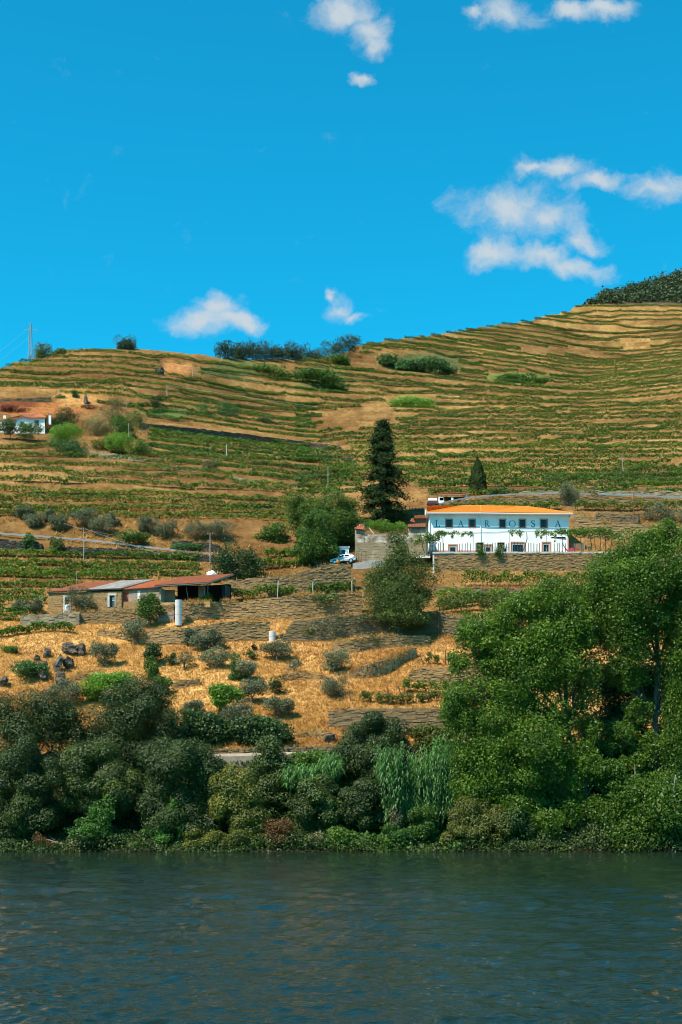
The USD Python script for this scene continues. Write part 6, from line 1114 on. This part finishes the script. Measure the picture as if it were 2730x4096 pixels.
t = thing('sheeted_heap', 'white sheet showing behind the roof of the open shed', 'sheet'); c = look(848, 2298, 219); r = np.random.default_rng(2); ic = trimesh.creation.icosphere(subdivisions=2); v = np.array(ic.vertices); v = v * [.8, .6, .55] * (1 + (fbm(v * 2, 3, 4)[:, None] - .5) * .7) + c; obj('sheet', (v, ic.faces), M['white_paint'], t)
def cylinder(label, fx, fyt, fyb, w, Y, rings):
    b, tp = look(fx, fyb, Y), look(fx, fyt, Y); R = w / 2 * Y / F; t = thing('concrete_cylinder', label, 'pillar'); H_ = tp[2] - b[2]; n = rings
    for k in range(n):
        z0, z1 = b[2] + H_ * k / n - (.5 if k == 0 else 0), b[2] + H_ * (k + 1) / n - .025; pr = np.array([(0, 0), (R - .02, 0), (R, .02), (R, z1 - z0 - .02), (R - .02, z1 - z0), (R * .8, z1 - z0), (R * .8, z1 - z0 - .3), (0, z1 - z0 - .3)]); mm = trimesh.creation.revolve(pr, sections=28); obj('ring', (np.array(mm.vertices) + [b[0], Y, z0], mm.faces), M['pillar'], t, smooth=False)
    return t
cylinder('tall white concrete pillar of stacked rings under the open shed', 714.5, 2400, 2489, 28, 199.4, 3)
cylinder('short white concrete cylinder standing in the golden grass', 1089.5, 2525, 2570, 27, 195.5, 2)
t = thing('drain_pipe', 'open end of a dark drain pipe in the golden grass', 'pipe'); c = look(1017, 2588, 192.5); mm = trimesh.creation.annulus(.27, .33, 1.4, sections=20); v = np.array(mm.vertices)[:, [0, 2, 1]]; obj('pipe', (v + c + [0, .3, 0], mm.faces[:, ::-1]), M['black'], t)
t = thing('slab_pile', 'small pile of flat slabs beside the short white cylinder', 'stone pile')
for k in range(6): c = look(1122 + (k % 2) * 5, 2562 - k * 5, 196); obj('slab', boxm(c, (.9 - .1 * (k % 3), .6, .12), .2 * k), M['stone_pale'], t)
# ------------------------------------------------------------------ the white cottage
CT = thing('white_cottage', 'white cottage with a red hipped roof and wavy eave at the left edge', 'house'); Yc = 327.8
fc = Frame(look(180, 1720, Yc), math.radians(12.8))
z1 = fc.hit(100, 1673)[1]; zb_ = fc.hit(100, 1742)[1] - 1.5; aw0, aw1 = fc.hit(2, 1700)[0], 0.0; wn1, wn2 = fc.rect(83, 1688, 96, 1706), fc.rect(140, 1682, 154, 1702)
pts = [(fc.hit(x, y)[0], fc.hit(x, y)[1]) for x, y in ((2, 1682), (50, 1680), (66, 1678), (78, 1671), (90, 1668), (102, 1670), (118, 1674), (180, 1671))]
wall = Polygon([(aw0, zb_)] + pts + [(0, zb_)]).difference(sbox(wn1[0], wn1[2], wn1[1], wn1[3])).difference(sbox(wn2[0], wn2[2], wn2[1], wn2[3]))
obj('wall', fc.flat(wall, -.3, 0), M['render_white'], CT); obj('wall', fc.box(-.3, 0, zb_, pts[-1][1], -7, -.301), M['render_white'], CT); obj('wall', fc.box(aw0, -.3, zb_, z1 - .4, -7.3, -7), M['render_white'], CT)
for wq in (wn1, wn2):
    w = obj('window', fc.flat(ring(wq[0] + .1, wq[1] - .1, wq[2] + .1, wq[3] - .1, .1), -.15, -.05), M['oak_frame'] if 'oak_frame' in M else M['wood_post'], CT); obj('pane', fc.box(wq[0] + .08, wq[1] - .08, wq[2] + .08, wq[3] - .08, -.14, -.11), M['glass'], w); obj('surround', fc.flat(ring(wq[0], wq[1], wq[2], wq[3], .12), .002, .05), M['stone_pale'], w)
    obj('mullion', fc.box((wq[0] + wq[1]) / 2 - .04, (wq[0] + wq[1]) / 2 + .04, wq[2] + .1, wq[3] - .1, -.109, -.07), M['wood_post'], w); obj('transom', fc.box(wq[0] + .1, wq[1] - .1, (wq[2] + wq[3]) / 2 - .04, (wq[2] + wq[3]) / 2 + .04, -.108, -.072), M['wood_post'], w)
ev = [fc.p(a, z + .03, .35) for a, z in pts[:-1]] + [fc.p(.3, pts[-1][1] + .03, .35)]
rl, rr = look(90, 1661, Yc + 2.6), look(155, 1655, Yc + 4.0); mb = MB(); ed = MB()
tops = [rl + (rr - rl) * u for u in (0, 0, 0, .0, .15, .35, .6, 1)]; e0 = np.array(ev)
for i in range(len(ev) - 1):
    Lr = np.linalg.norm(ev[i + 1] - ev[i]); n = max(int(Lr / .3), 1)
    for k in range(n):
        s0, s1 = k / n, (k + 1) / n; A0, A1 = ev[i] + (ev[i + 1] - ev[i]) * s0, ev[i] + (ev[i + 1] - ev[i]) * s1; T0, T1 = tops[i] + (tops[i + 1] - tops[i]) * s0, tops[i] + (tops[i + 1] - tops[i]) * s1; up = np.array([0, 0, .09])
        mid0, mid1 = (A0 + A1) / 2 + up, (T0 + T1) / 2 + up; mb.add([A0, mid0, A1, T0, mid1, T1], [[0, 1, 4, 3], [1, 2, 5, 4]])
bk0, bk1 = fc.p(aw0, pts[0][1], -7.4), fc.p(.3, pts[-1][1], -7.4); mb.add([ev[-1], bk1, rr], [[0, 1, 2]]); mb.add([bk1, bk0, rl, rr], [[0, 1, 2, 3]]); mb.add([bk0, ev[0], rl], [[0, 1, 2]])
obj('roof_tiles', mb.get(), M['tile_brown'], CT, kind='stuff'); obj('eave_band', tube([p + [0, .12, -.1] for p in ev], .1, 5), M['terracotta'], CT); obj('ridge_tile', tube([rl, rr], .15, 7), M['tile_red'], CT); obj('ridge_tile', tube([ev[-1], rr], .13, 7), M['tile_red'], CT)
for fx, Yk in ((19, Yc + 2), (200, Yc + 2)):
    c = look(fx, 1668, Yk); k_ = obj('chimney', boxm(c + [0, 0, -.6], (.5, .5, 2.3)), M['render_white'], CT); obj('chimney_cap', boxm(c + [0, 0, .62], (.75, .75, .14)), M['tile_red'], k_)
# ------------------------------------------------------------------ rails, poles, wires, pylon
def guard_rail(label, pts, Y, hp=.75, step=4.0, dy=0):
    a = np.array(pts, float); xs = np.arange(a[0, 0], a[-1, 0], 8.0); sp = PchipInterpolator(a[:, 0], a[:, 1])(xs); Ys = ground(xs, sp + 14)[:, 1] if Y is None else np.interp(xs, *np.array(Y, float).T)
    if Y is None: Ys = np.convolve(np.pad(Ys, 12, 'edge'), np.ones(25) / 25, 'valid')
    P = np.array([look(x, y, q) for x, y, q in zip(xs, sp, Ys)]); t = thing('guard_rail', label, 'guard rail')
    prof = [(0, .13), (-.05, .08), (.0, .02), (0, -.02), (-.05, -.08), (0, -.13)]; n = len(P); V = np.concatenate([P + [0, o * 1.0, z] for o, z in prof] + [P + [0, .02 + o, z] for o, z in prof]); i = np.arange(n - 1); m = len(prof)
    f = [np.stack([k * n + i, k * n + i + 1, (k + 1) * n + i + 1, (k + 1) * n + i], 1) for k in range(2 * m - 1)]; obj('rail', (V, np.vstack(f)), M['galv'], t)
    s = np.concatenate([[0], np.cumsum(np.linalg.norm(np.diff(P, axis=0), axis=1))])
    for q in np.arange(1, s[-1], step):
        c = np.array([np.interp(q, s, P[:, k]) for k in range(3)]); obj('post', boxm(c + [0, .1, -.35], (.12, .1, 1.1)), M['galv'], t)
    return P
guard_rail('grey steel guard rail along the road across the left slope', [(-220, 2118), (0, 2134), (190, 2148), (400, 2166), (600, 2190), (862, 2218)], None)
guard_rail('curving steel guard rail on the road behind the white house', [(1757, 2017), (1800, 2005), (1900, 1989), (2050, 1978), (2250, 1974), (2500, 1981), (2820, 1995)], [(1757, 247), (1850, 248.5), (2000, 249.5), (2820, 249.5)])
fxr = np.arange(1730, 2900, 25.0); top = PchipInterpolator([1700, 1757, 1800, 1900, 2050, 2250, 2820], [2045, 2030, 2017, 2000, 1990, 1986, 2006])(fxr); Yr = np.interp(fxr, [1757, 1850, 2000, 2820], [247, 248.5, 249.5, 249.5]); Pa = np.array([look(x, y, q) for x, y, q in zip(fxr, top, Yr)]); n = len(fxr); i = np.arange(n - 1)
obj('upper_road', (np.vstack([Pa, Pa + [0, 6.5, .1]]), np.stack([i, i + 1, i + n + 1, i + n], 1)), M['asphalt'], kind='structure')
fxr = np.arange(-250, 900, 25.0); top = PchipInterpolator([-220, 0, 190, 400, 600, 862], [2134, 2149, 2163, 2181, 2204, 2232])(fxr); G_ = ground(fxr, top)[:, 1]; Pa = np.array([look(x, y, q) for x, y, q in zip(fxr, top, np.convolve(np.pad(G_, 6, 'edge'), np.ones(13) / 13, 'valid'))]); n = len(fxr); i = np.arange(n - 1)
obj('left_road', (np.vstack([Pa + [0, 0, .05], Pa + [0, 4.5, .15]]), np.stack([i, i + 1, i + n + 1, i + n], 1)), M['asphalt'], kind='structure')
def pole(label, fx, fyt, fyb, m='wood_post', rad=.09, name='utility_pole', arm=0, Y=None, lean_=0):
    b = ground(fx, fyb) if Y is None else look(fx, fyb, Y); tp = look(fx + lean_, fyt, b[1]); t = thing(name, label, 'pole'); obj('pole', tube([b - [0, 0, .5], tp], [rad, rad * .75], 7), M[m], t)
    if arm: obj('crossarm', boxm(tp - [0, 0, .25], (arm, .1, .1)), M['wood_dark'], t); [obj('insulator', tube([tp + [dx, 0, -.2], tp + [dx, 0, .02]], .05, 6), M['galv'], t) for dx in (-arm * .45, arm * .45)]
    return tp
p1 = pole('grey utility pole in front of the left guard rail under the umbrella olive', 335, 2112, 2240, arm=.8)
p2 = pole('grey utility pole beside the round fig tree', 841, 2131, 2292, arm=.8)
pole('thin pale mast rising behind the barn roof', 306, 2285, 2345, rad=.05, Y=216)
p4 = pole('slim pole on the left hill, right of the rock outcrop', 771, 1476, 1522, rad=.13); p5 = pole('slim pole on the left hill above the upper shrubs', 668, 1537, 1600, rad=.13)
pole('white pole among the vines between the terrace walls', 906, 1778, 1856, m='pillar', rad=.09); pole('dark pole right of the white pole in the terraced vines', 977, 1790, 1848, m='wood_dark', rad=.08)
pole('grey pole at the end of the longest terrace wall', 1211, 1762, 1790, rad=.09); pole('grey pole on the second terrace wall left of the conifer', 1267, 1810, 1842, rad=.09); pole('thin pole at the right end of the vine block', 1453, 1880, 1922, m='wood_dark', rad=.07); pole('tall thin pole on the corner of the vine block', 1313, 1864, 1946, rad=.07)
p6 = pole('leaning grey pole on the lower right hillside', 2497, 1818, 1915, rad=.1, lean_=-8, Y=300); pole('thin rusty brown pole below the guard rail at the right', 2537, 1968, 2094, m='rustpost', rad=.09, Y=240)
p7 = pole('slim dark pole standing on the ridge in the tree hedge', 971, 1360, 1440, m='wood_dark', rad=.12); pole('short pole at the left end of the tree hedge', 887, 1418, 1466, rad=.11); pole('thin pole on the bank by the whitish dry tree', 505, 1600, 1640, rad=.08); pole('grey lamp post before the dense blue green tree', 515, 1692, 1738, rad=.08, Y=300)
for x0, y0, x1, y1, lb in ((1110, 2385, 1118, 2315, 'left'), (1252, 2370, 1256, 2318, 'middle'), (1410, 2370, 1412, 2312, 'right')):
    b = look(x0, y0, ground(x0, 2384)[1] - 1.4); t = thing('bent_post', f'pale bent concrete vine post before the upper wall, {lb} one of three', 'post'); tp = b + look(x1, y1 + 14, b[1]) - look(x0, y0, b[1]); obj('post', tube([b - [0, 0, .4], tp - [.15, 0, .0], tp + [.35, 0, .6]], .07, 6), M['concrete'], t)
t = thing('concrete_post', 'white square post at the corner of the high terrace wall', 'post'); b = look(1735, 2292, 222.8); obj('post', boxm(b + [0, 0, 1.3], (.2, .2, 3.0)), M['pillar'], t)
t = thing('standpipe', 'rusty red standpipe with bent top beside the dark shaded wall', 'pipe'); b = look(1754, 2546, 196.5); obj('pipe', tube([b - [0, 0, .3], b + [0, 0, 3.2], b + [-.08, 0, 3.38], b + [-.45, 0, 3.42]], .09, 7), M['rustpost'], t)
for i, (x0, y0, x1, y1, lb) in enumerate([(1406, 2810, 1398, 2765, 'leftmost leaning post of the young vines'), (1553, 2812, 1553, 2762, 'upright post of the young vines'), (1715, 2815, 1715, 2765, 'right upright post of the young vines'), (1622, 2808, 1592, 2742, 'slanting anchor post behind the young vines'), (1698, 2660, 1680, 2615, 'slanting anchor post above the right terrace wall'), (1783, 2655, 1783, 2600, 'upright post on the small terrace at the right')]):
    b = ground(x0, y0); t = thing('vine_post', lb, 'post'); obj('post', tube([b - [0, 0, .3], look(x1, y1, b[1])], .07, 6), M['wood_dark'], t)
def young_vine(fx, fyb, label, w=40, h=44, m='vine_yellow'):
    b = ground(fx, fyb); r = np.random.default_rng(int(fx * 7 + fyb)); t = thing('young_vine', label, 'vine', 'young vines on the small right terraces'); s = b[1] / F; hh_ = h * s
    obj('stem', tube([b - [0, 0, .1], b + [r.normal(0, .08), 0, hh_ * .35], b + [r.normal(0, .12), 0, hh_ * .7]], [.05, .04, .02], 5), M['wood_dark'], t); e = (b + [0, 0, hh_ * .65], np.array([w * .5 * s, w * .4 * s, hh_ * .38])); obj('foliage', crown_mesh([e], 240, .22, r, sub=6, rs=.5, shell=.2, rnd=.9), M[m], t)
for i, x in enumerate([1458, 1480, 1514, 1546, 1575, 1604, 1636, 1667, 1690, 1712, 1740, 1765, 1790, 1820]): young_vine(x, 2812, f'{ordinal(i + 1)} young grape vine from the left in the front row under the square wall')
for i, x in enumerate([1620, 1645, 1672, 1700, 1728, 1756, 1785, 1815]): young_vine(x, 2775, f'{ordinal(i + 1)} young grape vine from the left in the back row against the wall foot', 46, 56, 'vine')
for i, x in enumerate([1716, 1748, 1795, 1835]): young_vine(x, 2655, f'{ordinal(i + 1)} young grape vine from the left on the small terrace above the square wall', 36, 42)
def wires(label, pts, rad, sag=.0, n=14):
    t = thing('power_line', label, 'power line')
    for a, b in pts:
        a, b = np.array(a), np.array(b); u = np.linspace(0, 1, n)[:, None]; P = a + (b - a) * u; P[:, 2] -= sag * np.linalg.norm(b - a) * 4 * (u * (1 - u))[:, 0]; obj('wire', tube(P, rad, 4, False), M['wire'], t)
py = ground(122, float(ridge_fy(122)) + 2); Hp = (1438 - 1288) * py[1] / F
PY = thing('lattice_pylon', 'slim steel lattice pylon on the left ridge', 'pylon')
def legp(sx, sy, u): wd = (1.05 * (1 - u) + .28 * u) * .62; return py + [sx * wd, sy * wd, u * Hp]
for sx in (-1, 1):
    for sy in (-1, 1): obj('leg', tube([legp(sx, sy, -.03), legp(sx, sy, 1)], .085, 4), M['galv'], PY)
mb = MB(); U = np.linspace(0, .98, 12)
for k in range(11):
    for (s0, s1) in (((-1, -1), (1, -1)), ((1, -1), (1, 1)), ((1, 1), (-1, 1)), ((-1, 1), (-1, -1))): a, b = (s0, s1) if k % 2 else (s1, s0); mb.add(*tube([legp(*a, U[k]), legp(*b, U[k + 1])], .045, 3, False))
obj('bracing', mb.get(), M['galv'], PY, kind='stuff'); za = py + [0, 0, Hp * .845]; obj('crossarm', tube([za - [1.75, 0, -.05], za, za + [1.85, 0, 0]], [.06, .13, .06], 4), M['galv'], PY); obj('peak', tube([py + [0, 0, Hp], py + [0, 0, Hp * 1.06]], .06, 4), M['galv'], PY)
for dx in (-1.7, 1.8): obj('insulator', tube([za + [dx, 0, 0], za + [dx, 0, -.5]], .07, 6), M['galv'], PY)
wires('power line dropping from the pylon to the left edge', [(za + [-1.7, 0, -.5], look(-160, 1520, 480)), (za + [1.8, 0, -.5], look(-160, 1560, 480))], .022, .01)
wires('power line crossing the hillside from the left hill poles to the right edge', [(p5 + [0, 0, -.2], look(1500, 1654, 470)), (look(1500, 1654, 470), look(2770, 1548, 560)), (p4 + [0, 0, -.2], look(1500, 1612, 490)), (look(1500, 1612, 490), look(2000, 1602, 520))], .024, .004)
wires('low power line between the two poles over the left road', [(p1 + [.3, 0, -.15], look(640, 2215, 225)), (p1 + [-.3, 0, -.15], look(110, 2030, 250)), (p1 + [0, 0, -.15], look(600, 2165, 235))], .012, .01)
# ------------------------------------------------------------------ tile roofed shelter and tanker truck on the yard behind the house
SH = thing('shelter', 'open shelter with a flat red tile roof on two white pillars beside the cypress', 'shelter'); Ys = 250.3
q0, q1 = look(1752, 1976, Ys), look(1878, 1973, Ys); slope_tiles('roof_tiles', [q0 + [0, 0, 0], q1, q1 + [0, 4.5, 1.0], q0 + [0, 4.5, 1.0]], 'tile_red', SH, cw=.3); obj('eave_beam', tube([q0 + [0, .1, -.15], q1 + [0, .1, -.15]], .14, 4), M['terracotta'], SH)
for fx in (1758.5, 1810, 1868): a = look(fx, 1978, Ys + .4); obj('pillar', boxm(a + [0, 0, -1.6], (.34, .34, 3.0)), M['render_white'], SH)
TK = thing('tanker_truck', 'white and maroon tanker truck standing by the shelter', 'truck'); b = look(1745, 2024, 249.3); b0, b = b, np.zeros(3); KS = .8
def tks(m): return np.asarray(m[0]) * KS + b0, m[1]
cyl = trimesh.creation.cylinder(.55, 1.9, sections=18); v = np.array(cyl.vertices)[:, [2, 0, 1]]; obj('tank', tks((v * [1, 1, .8] + b + [-.75, 0, 1.22], cyl.faces)), M['white_paint'], TK, smooth=False); obj('hatch', tks(boxm(b + [-.75, 0, 1.72], (.3, .3, .16))), M['galv'], TK)
obj('chassis', tks(boxm(b + [-.3, 0, .55], (3.4, 1.2, .35))), M['maroon'], TK); obj('tank_cradle', tks(boxm(b + [-.75, -.45, .78], (2.2, .2, .45))), M['maroon'], TK)
cab = Polygon([(.55, .5), (1.75, .5), (1.75, 1.05), (1.5, 1.78), (.55, 1.78)]); m = trimesh.creation.extrude_polygon(cab, 1.4, engine='earcut'); v = np.array(m.vertices); obj('cab', tks((np.stack([v[:, 0], .7 - v[:, 2], v[:, 1]], 1) + b, m.faces)), M['white_paint'], TK)
obj('cab_window', tks((np.array([(.8, -.715, 1.1), (1.66, -.715, 1.1), (1.48, -.715, 1.66), (.8, -.715, 1.66)]) + b, np.array([[0, 1, 2, 3], [3, 2, 1, 0]]))), M['glass'], TK)
for wx in (-1.35, -.6, 1.15):
    for s_ in (-.5, .5): c = trimesh.creation.cylinder(.34, .22, sections=14); obj('wheel', tks((np.array(c.vertices)[:, [0, 2, 1]] + b + [wx, s_, .34], c.faces[:, ::-1])), M['rubber'], TK)
wf = thing('garden_fence', 'rustic wooden garden fence left of the tanker truck', 'fence')
for fx in (1640, 1652, 1664, 1678, 1692): p = look(fx, 2062, 246); obj('post', tube([p - [0, 0, .3], look(fx, 2030, 246)], .06, 5), M['wood_dark'], wf)
obj('rail', tube([look(1638, 2036, 246), look(1694, 2034, 246)], .05, 5), M['rustpost'], wf); obj('rail', tube([look(1638, 2050, 246), look(1694, 2049, 246)], .05, 5), M['rustpost'], wf)
